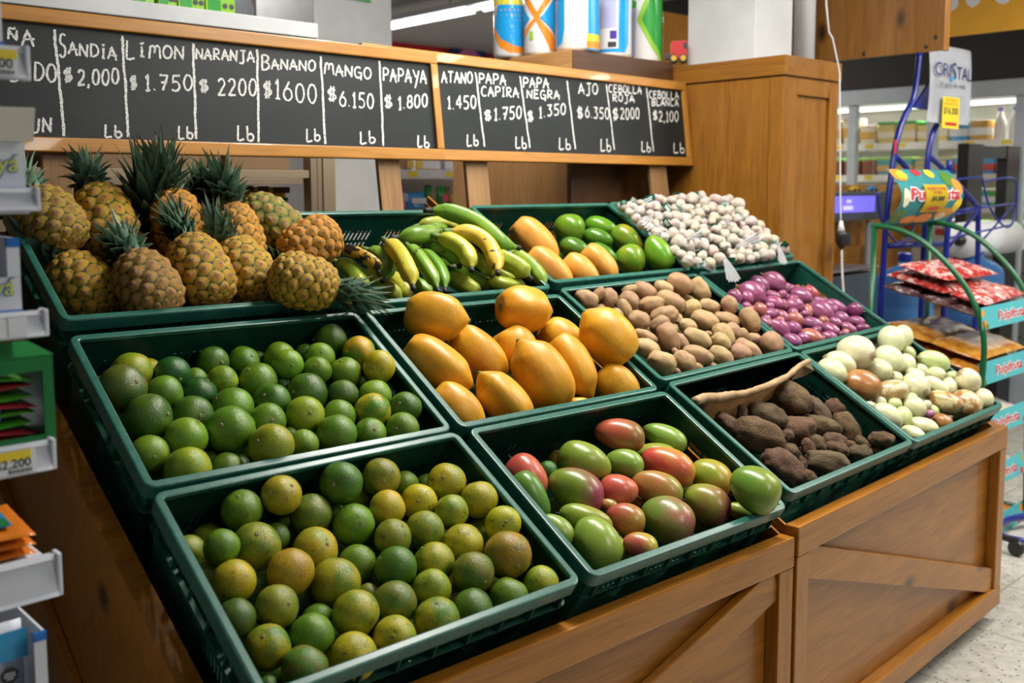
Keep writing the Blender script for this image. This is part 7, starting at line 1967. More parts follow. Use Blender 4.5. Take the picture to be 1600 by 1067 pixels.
N.base(N.ramp(f, [(.36, (.42, .34, .36)), (.50, (.62, .56, .60)), (.66, (.60, .36, .05))])); N.set(.2, .6); MATS['bag_clear'] = N.m
N = NT('water_bottle'); N.base((.10, .28, .62, 1)); N.set(.12, .5, trans=.55); N.b.inputs['IOR'].default_value = 1.15; MATS['water_bottle'] = N.m
N = NT('door_glass')
tr = N.n('BsdfTransparent'); gl = N.n('BsdfGlossy'); gl.inputs['Roughness'].default_value = .03; mx = N.n('MixShader'); mx.inputs[0].default_value = .06
N.l(tr.outputs[0], mx.inputs[1]); N.l(gl.outputs[0], mx.inputs[2]); N.l(mx.outputs[0], N.out.inputs['Surface']); MATS['door_glass'] = N.m

PX = 2.285
cN = onX(1222, 250, PX); PY0 = cN.y; PX1 = onY(1307, 250, PY0).x; PZ = onX(1222, 86, PX).z; PY1 = onX(1050, 200, PX).y
t = empty('wood_clad_pillar', ((PX + PX1) / 2, (PY0 + PY1) / 2, 0)); tag(t, 'wood-panelled square pillar standing behind the garlic crate', 'pillar')
box('core', (PX + .012, PY0 + .012, 0), (PX1 - .012, PY1 + .25, PZ - .002), 'wood_pillar', t, 0)
nb = 4
for i in range(nb):
    a = PY0 + .06 + (PY1 - PY0 + .2) * i / nb; b = PY0 + .06 + (PY1 - PY0 + .2) * (i + 1) / nb - .0012
    box('side_plank', (PX, a, 0), (PX + .0115, b, PZ - .072), 'wood_pillar', t, .001)
box('corner_board', (PX - .001, PY0, 0), (PX + .0115, PY0 + .058, PZ - .072), 'wood_pillar', t, .002)
wF = PX1 - PX
box('front_stile', (PX + .0120, PY0, 0), (PX + wF * .24, PY0 + .0115, PZ - .072), 'wood_pillar', t, .002)
box('front_stile', (PX1 - wF * .16, PY0, 0), (PX1, PY0 + .0115, PZ - .072), 'wood_pillar', t, .002)
box('front_rail', (PX + wF * .24 + .001, PY0, PZ - .135), (PX1 - wF * .16 - .001, PY0 + .0115, PZ - .0725), 'wood_pillar', t, .002)
box('front_rail', (PX + wF * .24 + .001, PY0, 0), (PX1 - wF * .16 - .001, PY0 + .0115, .12), 'wood_pillar', t, .002)
box('cap_band', (PX - .010, PY0 - .010, PZ - .070), (PX1 + .004, PY1 + .25, PZ), 'wood_pillar', t, .003)
# the white concrete column above the cladding, and the downpipe beside it
wx = PX + .055; wy = onX(1180, 50, wx).y
struct(box('wall_pier', (wx, wy, PZ + .001), (onY(1238, 40, wy).x, onX(1075, 40, wx).y, 2.75), 'white_paint', bevel=.003))
pc = onY(1257, 45, wy + .10)
p = tube('downpipe', [(pc.x, pc.y, PZ + .001), (pc.x, pc.y, 2.74)], .043, 'pvc_white', seg=24); tag(p, 'white plastic downpipe standing on top of the wood pillar', 'pipe')
# hanging cord with its plug
cy = PY0 - .06
P = [onY(*q, cy) for q in ((1284, -30), (1291, 5), (1301, 60), (1311, 108), (1312, 125), (1312.5, 200), (1313, 300), (1314, 352))]
t = empty('power_cord', onY(1314, 372, cy)); tag(t, 'white power cord with black plug hanging before the wood pillar', 'cord')
P[0] = Vector((P[0].x, P[0].y, 2.745)) if P[0].z < 2.745 else P[0]
tube('cable', smooth_path(P, 2), .0030, 'pvc_white', t, 8)
a, b = onY(1314, 345, cy), onY(1314.5, 362, cy)
tube('socket', [a, a.lerp(b, .5), b], lambda u: .006 + .008 * u, 'pvc_white', t, 12)
a, b = onY(1314, 361, cy), onY(1315, 388, cy)
tube('plug', [a, a.lerp(b, .15), a.lerp(b, .6), b], lambda u: .017 if u < .3 else .022 if u < .8 else .010, 'black', t, 12)
box('plug_arm', onY(1316, 380, cy) - Vector((0, .012, .010)), onY(1326, 366, cy) + Vector((0, .012, .004)), 'black', t, .004)
tube('cable', smooth_path([onY(1315, 388, cy), onY(1316, 430, cy), onY(1319, 470, cy), onY(1321, 505, cy)], 5), .0042, 'pvc_white', t, 8)
# hanging wooden fascia at the top right
FX = 2.95
a, b = onX(1475, 78, FX), onX(1276, 101, FX)
t = empty('hanging_fascia', (FX, a.y, a.z)); tag(t, 'knotty wooden fascia box hanging from the ceiling at top right', 'fascia')
box('face_board', (FX, a.y, a.z), (FX + .018, b.y + .30, 2.749), 'wood_pillar', t, .002)
box('end_board', (FX + .0185, a.y, a.z), (FX + .045, a.y + .018, 2.749), 'wood_pillar', t, .002)
for q in ((1447, 73), (1350, 84), (1462, 58)):
    h = onX(*q, FX); bm = lathe_bm([(0, .003), (.006, .002), (.009, 0), (.009, -.002)], 12); link('screw', mesh('screw', bm, 'black'), t, Matrix.Translation(h) @ Matrix.Rotation(-pi / 2, 4, 'Y'))

# ---------------------------------------------------------------- green wire rack of fruit sweets
RX = 2.75; rf = onX(1534, 500, RX).y; rb = onX(1363, 450, RX).y
ztop = onX(1363, 352, RX).z; RX1 = onY(1453, 360, rb).x
t = empty('wire_rack', ((RX + RX1) / 2, (rf + rb) / 2, 0)); tag(t, 'green wire rack of bagged sweets with curved side bars', 'display rack')
for nm, X in (('near', RX), ('far', RX1)):
    A = [onX(x, y, RX) for x, y in ((1363, 353), (1392, 356), (1430, 370), (1468, 400), (1505, 443), (1528, 488), (1537, 530), (1536, 575))]
    A = [Vector((X, q.y, q.z)) for q in A]; last = A[-1]; A += [Vector((X, last.y + .01, last.z - .25)), Vector((X, last.y, .05))]
    tube('side_bar', smooth_path(A, 5), .0105, 'green_tube', t, 10)
    tube('back_post', [(X, rb, .02), (X, rb, ztop)], .0105, 'green_tube', t, 10)
    tube('foot_bar', [(X, rb, .05), (X, rf - .05, .05)], .0105, 'green_tube', t, 10)
    for yy in (rb, rf - .04):
        bm = lathe_bm([(0, -.01), (.02, -.01), (.022, 0), (.02, .01), (0, .01)], 14); link('caster', mesh('caster', bm, 'black'), t, Matrix.Translation((X, yy, .022)) @ Matrix.Rotation(pi / 2, 4, 'Y'))
tube('top_bar', [(RX, rb, ztop), (RX1, rb, ztop)], .0085, 'green_tube', t, 10)
fr = [(1534, 476), (1531, 566), (1548, 645), (1575, 722), (1572, 806)]
sgn = []
BAS = []
zf0 = onX(1534, 478, RX).z; zf1 = onX(1531, 566, RX).z; step = zf0 - zf1
for k in range(5):
    zt_ = zf0 - step * k; zfloor = zt_ - .075; zb_ = zfloor + .10
    BAS.append((zfloor, zb_, zt_))
    F = lambda x, f, z=0: Vector((x, rb + (rf - rb) * f, zb_ + (zfloor - zb_) * f + z))
    nW = 9
    bm = bmesh.new()
    for i in range(nW + 1):
        x = RX + (RX1 - RX) * i / nW; tube_bm([F(x, 0), F(x, 1)], .0022, 6, bm)
    for j in range(8):
        f = j / 7; tube_bm([F(RX, f), F(RX1, f)], .0022, 6, bm)
    link('basket_floor', mesh('basket_floor', bm, 'green_tube'), t)
    for X in (RX, RX1):
        bm = bmesh.new(); tube_bm([F(X, 0, .055), F(X, 1, .055)], .003, 6, bm)
        for j in range(11): tube_bm([F(X, j / 10), F(X, j / 10, .055)], .0018, 5, bm)
        link('basket_side', mesh('basket_side', bm, 'green_tube'), t)
    bm = bmesh.new(); tube_bm([F(RX, 0, .055), F(RX1, 0, .055)], .003, 6, bm)
    for j in range(9): tube_bm([F(RX + (RX1 - RX) * j / 8, 0), F(RX + (RX1 - RX) * j / 8, 0, .055)], .0018, 5, bm)
    link('basket_back', mesh('basket_back', bm, 'green_tube'), t)
    # printed strip along the front edge
    M = frame((RX - .012, rf - .008, zfloor - .012), (1, .0, 0), (0, .12, 1)); Wd = RX1 - RX + .02; H = .082
    s = quad('front_strip', M, 0, Wd, 0, H, 'teal_card', t, t=.002)
    T = M @ Matrix.Translation((0, 0, .0022))
    bm = bmesh.new(); rn = random.Random(k)
    for (x, y, r, m) in ((.02, .018, .022, 'orange_card'), (.012, .06, .016, 'orange_card'), (.045, .008, .014, 'leaf_card'), (Wd - .03, .06, .02, 'orange_card'), (Wd - .06, .014, .016, 'berry_card')):
        bm = bmesh.new(); bm.faces.new([bm.verts.new((x + r * cos(a * pi / 8), max(.001, min(H - .001, y + r * .8 * sin(a * pi / 8))), 0)) for a in range(16)])
        link('printed_fruit', mesh('printed_fruit', bm, m), s, T)
    text('lettering', 'Pulpifruta', T @ Matrix.Translation((Wd * .5 + .02, H * .30, .0004)), H * .40, 'ink_white', s, align='CENTER', bold=.075, shear=.12, width=Wd * .50)
    text('lettering', 'Pulpifruta', T @ Matrix.Translation((Wd * .5 + .02, H * .30, .0008)), H * .40, 'red_ink', s, align='CENTER', bold=.022, shear=.12, width=Wd * .50)
# the bags in the baskets, each laid along the slope
kinds = [('bag_red', 'red'), ('bag_orange', 'orange'), ('bag_clear', 'clear-wrapped'), ('bag_clear', 'pale'), ('bag_orange', 'orange')]
for k in range(5):
    zfl, zb_, _ = BAS[k]; sl = atan2(zb_ - zfl, rb - rf)
    rn = random.Random(20 + k); cnt = 0
    lay = [('bag_brown', 'brown', 3), ('bag_red', 'red', 3), ('bag_red', 'red', 1)] if k == 0 else [(kinds[k][0], kinds[k][1], 3), (kinds[k][0], kinds[k][1], 2)] if k == 1 else [(kinds[k][0], kinds[k][1], 2)]
    for L_, (m, cn, n) in enumerate(lay):
        for j in range(n):
            f = (j + .5) / n; y = rf + .02 + (rb - rf - .05) * f if n > 1 else rf + (rb - rf) * (.55)
            z = zfl + (y - rf) / (rb - rf) * (zb_ - zfl) + .006 + .047 * L_
            if k == 0 and L_ == 2: z += .004
            o = lying_bag('sweet_bag', f'{cn} bag of sweets, {["lowest", "middle", "topmost"][L_] if len(lay) == 3 else ["lower", "upper"][L_]} layer, {ORD[j]} from the front of the {ORD[k]} rack basket', 'bag', 'bags of sweets in the wire rack', ((RX + RX1) / 2 + rn.uniform(-.01, .01), y, z), (RX1 - RX) * .92, (rb - rf) / max(n, 2) * .98, .044, m, rn.uniform(-.08, .08), 30 + k * 9 + L_ * 3 + j, .005)
            R0 = o.matrix_basis; o.matrix_basis = Matrix.Translation(R0.translation) @ Matrix.Rotation(sl, 4, 'X') @ Matrix.Translation(-R0.translation) @ R0
# curved header card
hx = [(1385, 264), (1378, 352), (1482, 262), (1472, 349)]
hy = rb - .02
A, B_, C_, D_ = (onY(*q, hy) for q in hx); W_ = (C_ - A).length; H_ = A.z - B_.z
t = empty('header_sign', (A.x, hy, B_.z)); tag(t, 'curved turquoise header card with fruit pictures on top of the green rack', 'sign')
nx, ny = 14, 12; xl, xr = A.x - .005, D_.x + .04; zb_, zt_ = B_.z + .004, A.z
def hd(u, v, o=0.0): # u 0..1 across, v 0..1 up: bulges towards the aisle
    b = sin(pi * v); return Vector((xl + (xr - xl) * u + .018 * b, hy - .060 * b - o + (1 - v) * -.0, zb_ + (zt_ - zb_) * v))
def hpatch(name, pts, mat, o, parent, n=None):
    bm = bmesh.new(); bm.faces.new([bm.verts.new(hd(u, v, o)) for u, v in pts]); bmesh.ops.triangulate(bm, faces=bm.faces[:])
    return link(name, mesh(name, bm, mat), parent, Matrix.Identity(4))
def hgrid(name, u0, u1, v0, v1, mat, o, parent, th=.0015):
    bm = bmesh.new(); V = [[bm.verts.new(hd(u0 + (u1 - u0) * i / nx, v0 + (v1 - v0) * j / ny, o)) for i in range(nx + 1)] for j in range(ny + 1)]
    for j in range(ny):
        for i in range(nx): bm.faces.new((V[j][i], V[j][i + 1], V[j + 1][i + 1], V[j + 1][i]))
    bmesh.ops.solidify(bm, geom=bm.faces[:], thickness=th)
    return link(name, mesh(name, bm, mat, smooth=False), parent, Matrix.Identity(4))
card = hgrid('card', 0, 1, 0, 1, 'teal_card', 0, t)
def hell(u, v, a, b, mat, o=.003, rot=0):
    bm = bmesh.new(); c = bm.verts.new(hd(u, v, o)); R = []
    for k in range(18):
        an = 2 * pi * k / 18; x, y = a * cos(an), b * sin(an); R.append(bm.verts.new(hd(min(1, max(0, u + x * cos(rot) - y * sin(rot))), min(1, max(0, v + x * sin(rot) + y * cos(rot))), o)))
    for k in range(18): bm.faces.new((c, R[k], R[(k + 1) % 18]))
    return link('printed_fruit', mesh('printed_fruit', bm, mat), card, Matrix.Identity(4))
for a in ((.10, .90, .16, .14, 'orange_card', .0), (.14, .90, .10, .09, 'label_yellow', .001), (.40, .95, .10, .08, 'berry_card', 0), (.60, .93, .09, .10, 'label_yellow', 0), (.85, .82, .16, .20, 'leaf_card', 0), (.92, .68, .10, .20, 'orange_card', .001),
          (.07, .48, .07, .22, 'cream_card', 0), (.08, .14, .12, .16, 'leaf_card', .001), (.30, .06, .16, .10, 'orange_card', 0), (.52, .08, .18, .12, 'orange_card', .001), (.80, .16, .20, .13, 'orange_card', 0), (.78, .10, .10, .10, 'cream_card', .001), (.93, .30, .09, .20, 'label_yellow', 0)):
    hell(a[0], a[1], a[2] * .72, a[3] * .8, a[4], .003 + a[5])
def htext(body, u0, u1, v0, v1, mat, o, bold, shear=.1):
    ob = text('lettering', body, Matrix.Identity(4), 1.0, mat, card, width=1.0, bold=bold, shear=shear)
    ys = [v.co.y for v in ob.data.vertices]; a, b = min(ys), max(ys)
    for v in ob.data.vertices: v.co = hd(u0 + (u1 - u0) * v.co.x, v0 + (v1 - v0) * (v.co.y - a) / (b - a), o)
    ob.matrix_basis = basis(card).inverted()
htext('Pulpifruta', .12, .93, .34, .68, 'ink_white', .0055, .09); htext('Pulpifruta', .13, .92, .36, .66, 'red_ink', .0065, .03)
lb = hgrid('price_label', .335, .70, .20, .72, 'label_yellow', .010, card, .001)
htext('PULPIFRUTA 500', .37, .67, .62, .67, 'red_ink', .0125, .02, 0); htext('X 300', .45, .58, .55, .60, 'red_ink', .0125, .02, 0); htext('$4.300', .42, .63, .40, .50, 'ink', .0125, .03, .2)
hell(.52, .27, .10, .03, 'berry_card', .0125)

# ---------------------------------------------------------------- blue water-bottle stand behind the rack
by = .84
U = lambda x, y, Y=by: onY(x, y, Y)
t = empty('bottle_stand', U(1420, 480) * 1); t.matrix_basis = Matrix.Translation((U(1420, 480).x + .1, by, 0)); tag(t, 'blue tubular stand for water bottles behind the green rack', 'stand')
r_ = .0125
def bt(name, P, r=r_, n=5): return tube(name, smooth_path(P, n) if len(P) > 2 else P, r, 'blue_tube', t, 10)
f1 = U(1374, 520); f2 = U(1440, 480); f3 = U(1484, 420)
bt('upright', [U(1437, 82), U(1428, 150), U(1415, 178), U(1402, 215), U(1396, 250), U(1386, 330), U(1380, 420), U(1374, 520), Vector((f1.x, by, .02))])
bt('upright', [U(1464, 195), U(1455, 215), U(1449, 255), U(1446, 330), U(1441, 440), Vector((U(1441, 440).x, by, .02))])
bt('upright', [U(1483, 250, by - .12), U(1484, 330, by - .12), U(1478, 400, by - .12), Vector((U(1478, 400, by - .12).x, by - .12, .02))])
bt('brace', [U(1397, 243), U(1416, 262), U(1440, 300)]); bt('brace', [U(1450, 243), U(1475, 265), U(1527, 322)])
bt('brace', [U(1528, 320), U(1527, 420), Vector((U(1527, 420).x, by, .02))])
bt('cross_bar', [U(1388, 384), U(1480, 380)]); bt('brace', [U(1527, 330), U(1483, 385)], .008)
tri = [U(1428, 168), U(1452, 130), U(1452, 172)]; poly_prism('gusset', tri, (0, .01, 0), 'blue_tube', t)
q = quad('red_sticker', frame(U(1399, 232, by - .0135), (1, 0, 0), (0, 0, 1)), -.012, .012, -.02, .035, 'red_paint', t)
for s in ([(1373, 300), (1372, 310), (1378, 345), (1400, 378), (1420, 372), (1428, 350)], [(1480, 282), (1530, 277), (1536, 285), (1545, 320), (1560, 345), (1575, 355), (1585, 340), (1588, 300), (1582, 278), (1535, 284)], [(1485, 330), (1586, 318)], [(1483, 337), (1530, 327)], [(1484, 372), (1540, 360), (1578, 352)], [(1538, 372), (1582, 322)]):
    bt('wire_arm', [U(x, y, by - .10) for x, y in s], .0048)
for zz in (.60, .14):
    for yy in (by, by + .34): bt('shelf_bar', [(f1.x, yy, zz), (U(1527, 420).x, yy, zz)], .010)
    for i in range(6): x = f1.x + (U(1527, 420).x - f1.x) * i / 5; bt('shelf_bar', [(x, by, zz), (x, by + .34, zz)], .007)
for x in (f1.x, U(1527, 420).x): bt('back_leg', [(x, by + .34, .0), (x, by + .34, .62)], .0125)
xs = [f1.x + .16, f1.x + .45]
bot = [(0, 0), (.115, 0), (.132, .015), (.135, .06), (.130, .075), (.135, .09), (.135, .15), (.130, .165), (.135, .18), (.135, .26), (.125, .295), (.09, .325), (.045, .345), (.030, .355), (.029, .40), (0, .40)]
ME_BOT = mesh('bottle_body', lathe_bm(bot, 32), 'water_bottle', smooth=True); ME_CAPB = mesh('cap', lathe_bm([(0, .412), (.030, .412), (.033, .405), (.033, .372), (.0305, .372)], 20), 'blue_tube', smooth=False)
k = 0
for zz, nm in ((.6115, 'upper'), (.1515, 'lower')):
    for i, x in enumerate(xs):
        bx = U(1412, 450, by + .17).x if (i == 0 and nm == 'upper') else U(1525, 430, by + .17).x if nm == 'upper' else x
        r = empty('water_bottle', (bx, by + .17, zz)); tag(r, f'large blue water bottle on the {nm} shelf of the blue stand, {["left", "right"][i]} one', 'water bottle', 'large blue water bottles')
        link('bottle_body', ME_BOT, r); link('cap', ME_CAPB, r)
# blue tubular foot with a black caster on the floor before the rack
bf = onZ(1578, 838, .05)
t3 = empty('trolley_foot', (bf.x, bf.y, 0)); tag(t3, 'blue tubular trolley foot with a black caster on the floor at the right edge', 'trolley')
tube('foot_tube', smooth_path([onZ(1640, 800, .05), onZ(1604, 806, .05), onZ(1575, 812, .05), onZ(1560, 824, .05), onZ(1566, 838, .05), onZ(1600, 846, .05)], 6), .013, 'blue_tube', t3, 10)
bm = lathe_bm([(0, -.013), (.026, -.013), (.03, 0), (.026, .013), (0, .013)], 16); c_ = onZ(1588, 856, .03); link('caster', mesh('caster', bm, 'black'), t3, Matrix.Translation(c_) @ Matrix.Rotation(pi / 2, 4, 'Y'))
box('caster_arm', c_ + Vector((-.008, -.008, .022)), c_ + Vector((.008, .05, .036)), 'black', t3, .002)
# white sign hung on the stand
sy = by - .03; a, b, c, d = U(1452, 66, sy), U(1518, 66, sy), U(1448, 190, sy), U(1512, 196, sy)
t2 = empty('hanging_sign', (a.x, sy, c.z)); tag(t2, 'white water advertising card with a yellow price tag on the blue stand', 'sign')
W_, H_ = b.x - a.x, a.z - c.z; bm = bmesh.new(); V = []
for j in range(13):
    row = []
    for i in range(9): row.append(bm.verts.new((W_ * i / 8 - .006 * j / 12 + .004 * sin(j * .7) * (i / 8), -.010 * sin(pi * j / 12) + .004 * sin(i * .8), H_ * j / 12)))
    V.append(row)
for j in range(12):
    for i in range(8): bm.faces.new((V[j][i], V[j][i + 1], V[j + 1][i + 1], V[j + 1][i]))
bmesh.ops.solidify(bm, geom=bm.faces[:], thickness=.0012)
cardw = link('card', mesh('card', bm, 'card_white', smooth=True), t2)
M = frame((a.x, sy - .0165, c.z), (1, 0, 0), (0, 0, 1))
text('lettering', 'CRI', M @ Matrix.Translation((W_ * .07, H_ * .60, 0)), H_ * .17, 'navy_ink', cardw, width=W_ * .37, bold=.0)
text('lettering', 'S', M @ Matrix.Translation((W_ * .455, H_ * .575, 0)), H_ * .22, 'navy_ink', cardw, width=W_ * .12)
text('lettering', 'TAL', M @ Matrix.Translation((W_ * .59, H_ * .585, 0)), H_ * .17, 'navy_ink', cardw, width=W_ * .36, bold=.0)
bm = bmesh.new(); bm.faces.new([bm.verts.new((W_ * .475 + W_ * .045 * cos(k * pi / 8) * (1 if k < 9 else .6), H_ * .575 + H_ * .03 * sin(k * pi / 8), .0006)) for k in range(16)]); link('drop', mesh('drop', bm, 'sky_ink'), cardw, M)
text('lettering', 'el agua de vida', M @ Matrix.Translation((W_ * .20, H_ * .47, 0)), H_ * .065, 'grey_ink', cardw, width=W_ * .60)
yl = quad('price_tag', M @ Matrix.Translation((0, 0, .002)), W_ * .26, W_ * .66, -H_ * .07, H_ * .34, 'label_yellow', cardw)
T = M @ Matrix.Translation((0, 0, .0030))
text('price_figures', '$16.300', T @ Matrix.Translation((W_ * .46, H_ * .12, 0)), H_ * .085, 'ink', yl, align='CENTER', width=W_ * .34, bold=.02)
text('price_note', 'AGUA CRISTAL', T @ Matrix.Translation((W_ * .46, H_ * .285, 0)), H_ * .03, 'red_ink', yl, align='CENTER', width=W_ * .28)
text('price_note', 'BOTELLON X 20 LT', T @ Matrix.Translation((W_ * .46, H_ * .235, 0)), H_ * .03, 'red_ink', yl, align='CENTER', width=W_ * .32)
quad('red_corner', T, W_ * .33, W_ * .60, -H_ * .03, H_ * .01, 'red_ink', yl)

# ---------------------------------------------------------------- counter, weighing scale and the toy cars on it
ky = 1.62
K = lambda x, y, Y=ky: onY(x, y, Y)
zc = K(1340, 503).z
c0 = K(1290, 290, ky + .30)
t = empty('service_counter', (K(1350, 400).x, ky + .3, 0)); tag(t, 'pale wooden counter with a raised plank back behind the scale', 'counter')
xa, xb = K(1300, 400).x - .2, K(1425, 400, ky + .3).x
box('counter_top', (xa, ky - .28, zc - .03), (xb, ky + .30, zc), 'wood_pale', t, .003)
box('front_board', (xa + .02, ky - .26, 0), (xb - .02, ky - .24, zc - .031), 'wood_pale', t, .002)
zk = K(1340, 288, ky + .30).z
nP = 4
for i in range(nP): box('back_plank', (xa, ky + .302, zc - .1 + (zk - zc + .1) * i / nP), (xb, ky + .322, zc - .1 + (zk - zc + .1) * (i + 1) / nP - .002), 'wood_frame', t, .002)
box('block', K(1317, 415, ky + .25), K(1352, 384, ky + .25) + Vector((0, .05, 0)), 'wood_frame', t, .002)
t = empty('weighing_scale', (K(1340, 500).x, ky, zc)); tag(t, 'grey shop scale with a lit blue display on a pole', 'scale')
box('body', K(1300, 502, ky - .12) * 1, Vector((K(1372, 424, ky - .12).x, ky + .14, K(1372, 424, ky - .12).z)), 'scale_grey', t, .008)
bz = K(1340, 423, ky - .12).z
box('pan', (K(1296, 420, ky - .14).x, ky - .14, bz + .002), (K(1376, 420, ky - .14).x, ky + .15, bz + .016), 'steel', t, .005)
tube('pole', [(K(1357, 400, ky + .18).x, ky + .18, zc + .02), (K(1357, 400, ky + .18).x, ky + .18, K(1357, 345, ky + .18).z)], .024, 'scale_pale', t, 16)
a, b = K(1296, 346, ky + .14), K(1386, 299, ky + .14)
box('display_housing', a, (b.x, ky + .22, b.z), 'scale_grey', t, .006)
s = box('screen', (K(1300, 340, ky + .14).x, ky + .1375, K(1300, 333, ky + .14).z), (K(1366, 340, ky + .14).x, ky + .1395, K(1300, 307, ky + .14).z), 'lcd_blue', t, 0)
hs = K(1300, 307, ky + .14).z - K(1300, 333, ky + .14).z
bm = bmesh.new()
for k in range(12):
    x0 = K(1318, 330, ky + .136).x + k * .0095
    box_bm(.006, .0006, hs * .26, bm, (x0, ky + .1370, K(1300, 333, ky + .14).z + hs * .28))
    if 3 < k < 10: box_bm(.0055, .0006, hs * .2, bm, (x0, ky + .1370, K(1300, 333, ky + .14).z + hs * .68))
link('screen_digits', mesh('screen_digits', bm, 'lcd_text'), t, Matrix.Identity(4))
plain('toy_yellow', (.62, .40, .03, 1), .3); plain('toy_blue', (.02, .28, .62, 1), .3); plain('toy_red', (.52, .02, .02, 1), .3)
for cx, m, lab in ((1335, 'toy_yellow', 'yellow toy car on top of the scale display'), (1362, 'toy_blue', 'blue toy car on top of the scale display')):
    p = K(cx, 299, ky + .18); p.z = b.z
    r = empty('toy_car', p); tag(r, lab, 'toy car', 'toy cars on the scale')
    pts = [(-.040, .008), (-.040, .016), (-.025, .020), (-.012, .032), (.014, .032), (.026, .021), (.040, .017), (.042, .008)]
    poly_prism('body', [(x, -.016, z) for x, z in pts], (0, .032, 0), m, r, .003, M=basis(r))
    for wx_ in (-.025, .026):
        for wy_ in (-.0165, .0165):
            bm = lathe_bm([(0, -.004), (.008, -.004), (.0085, 0), (.008, .004), (0, .004)], 12); link('wheel', mesh('wheel', bm, 'black'), r, Matrix.Translation((p.x + wx_, p.y + wy_, p.z + .0087)) @ Matrix.Rotation(pi / 2, 4, 'X'))
# ---------------------------------------------------------------- black frame with the roll of film
gy = 1.14
t = empty('film_stand', (onY(1550, 400, gy).x, gy, 0)); tag(t, 'black upright frame holding a white roll behind the racks', 'stand')
for x0, x1 in ((1511, 1535), (1572, 1592)):
    box('post', (onY(x0, 300, gy).x, gy, 0), (onY(x1, 300, gy).x, gy + .06, onY(1550, 226, gy).z), 'black', t, .004)
box('top_bar', (onY(1535.5, 300, gy).x, gy + .005, onY(1550, 247, gy).z), (onY(1571.5, 300, gy).x, gy + .055, onY(1550, 228, gy).z), 'black', t, .004)
zr = onY(1540, 372, gy - .09).z
rr = onY(1540, 345, gy - .09).z - zr
r = empty('film_roll', (onY(1540, 372, gy - .09).x, gy - .09, zr)); tag(r, 'white roll of packing film on the black frame', 'roll')
tube('film', [(onY(1502, 372, gy - .09).x, gy - .09, zr), (onY(1574, 372, gy - .09).x, gy - .09, zr)], rr, 'pvc_white', r, 28)
tube('core', [(onY(1498, 372, gy - .09).x, gy - .09, zr), (onY(1578, 372, gy - .09).x, gy - .09, zr)], rr * .3, 'black', r, 14)
box('bracket', (onY(1521, 372, gy).x, gy - .09 - .01, zr - .02), (onY(1521, 372, gy).x + .012, gy - .0005, zr + .02), 'black', t, 0)

# ---------------------------------------------------------------- chiller cabinets along the right side
HX = 5.35
H = lambda x, y, X=HX: onX(x, y, X)
zT1, zT0 = H(1460, 133).z, H(1460, 158).z
y0, y1 = H(1600, 300).y - .8, H(1305, 300).y + .9
s1, s2, s3, s4 = H(1450, 219).z, H(1450, 271).z, H(1500, 320).z, H(1500, 375).z
t = empty('chiller_cabinet', (HX + .35, (y0 + y1) / 2, 0)); tag(t, 'long glass-doored chiller cabinet with lit shelves at far right', 'chiller')
box('header', (HX - .05, y0, zT0), (HX + .75, y1, zT1), 'alu', t, .006)
box('inner_back', (HX + .70, y0, .10), (HX + .75, y1, zT0 - .001), 'chill_white', t, 0)
box('base', (HX - .03, y0, 0), (HX + .75, y1, .22), 'alu', t, .004)
for zz in (s1, s2, s3, s4, s4 - .33):
    box('shelf', (HX + .12, y0 + .01, zz - .035), (HX + .69, y1 - .01, zz - .02), 'chill_white', t, 0)
    box('shelf_edge', (HX + .10, y0 + .01, zz - .050), (HX + .1195, y1 - .01, zz - .004), 'chill_white', t, 0)
    for k in range(int((y1 - y0) / .22)): quad('shelf_ticket', frame((HX + .0995, y0 + .1 + k * .22, zz - .045), (0, -1, 0), (0, 0, 1)), 0, .06, .01, .036, 'label_yellow', t)
for x in (1332, 1455, 1592):
    yy = H(x, 300).y
    box('door_frame', (HX - .035, yy - .030, .221), (HX + .01, yy + .030, zT0 - .001), 'alu', t, .004)
box('lamp_strip', (HX + .14, y0 + .02, zT0 - .028), (HX + .17, y1 - .02, zT0 - .003), 'chill_lamp', t, 0)
yy = [y0, H(1592, 300).y, H(1455, 300).y, H(1332, 300).y, y1]
for a, b in zip(yy, yy[1:]): box('door_glass', (HX - .012, a + .031, .23), (HX - .008, b - .031, zT0 - .004), 'door_glass', t, 0)
area('chiller_lamp_light', (HX + .25, (y0 + y1) / 2, zT0 - .06), (.05, y1 - y0 - .2), 10, col=(1, .95, .84))
for zz in (s1, s2, s3): area('chiller_lamp_light', (HX + .20, (y0 + y1) / 2, zz - .055), (.04, y1 - y0 - .2), 4, col=(1, .95, .84))
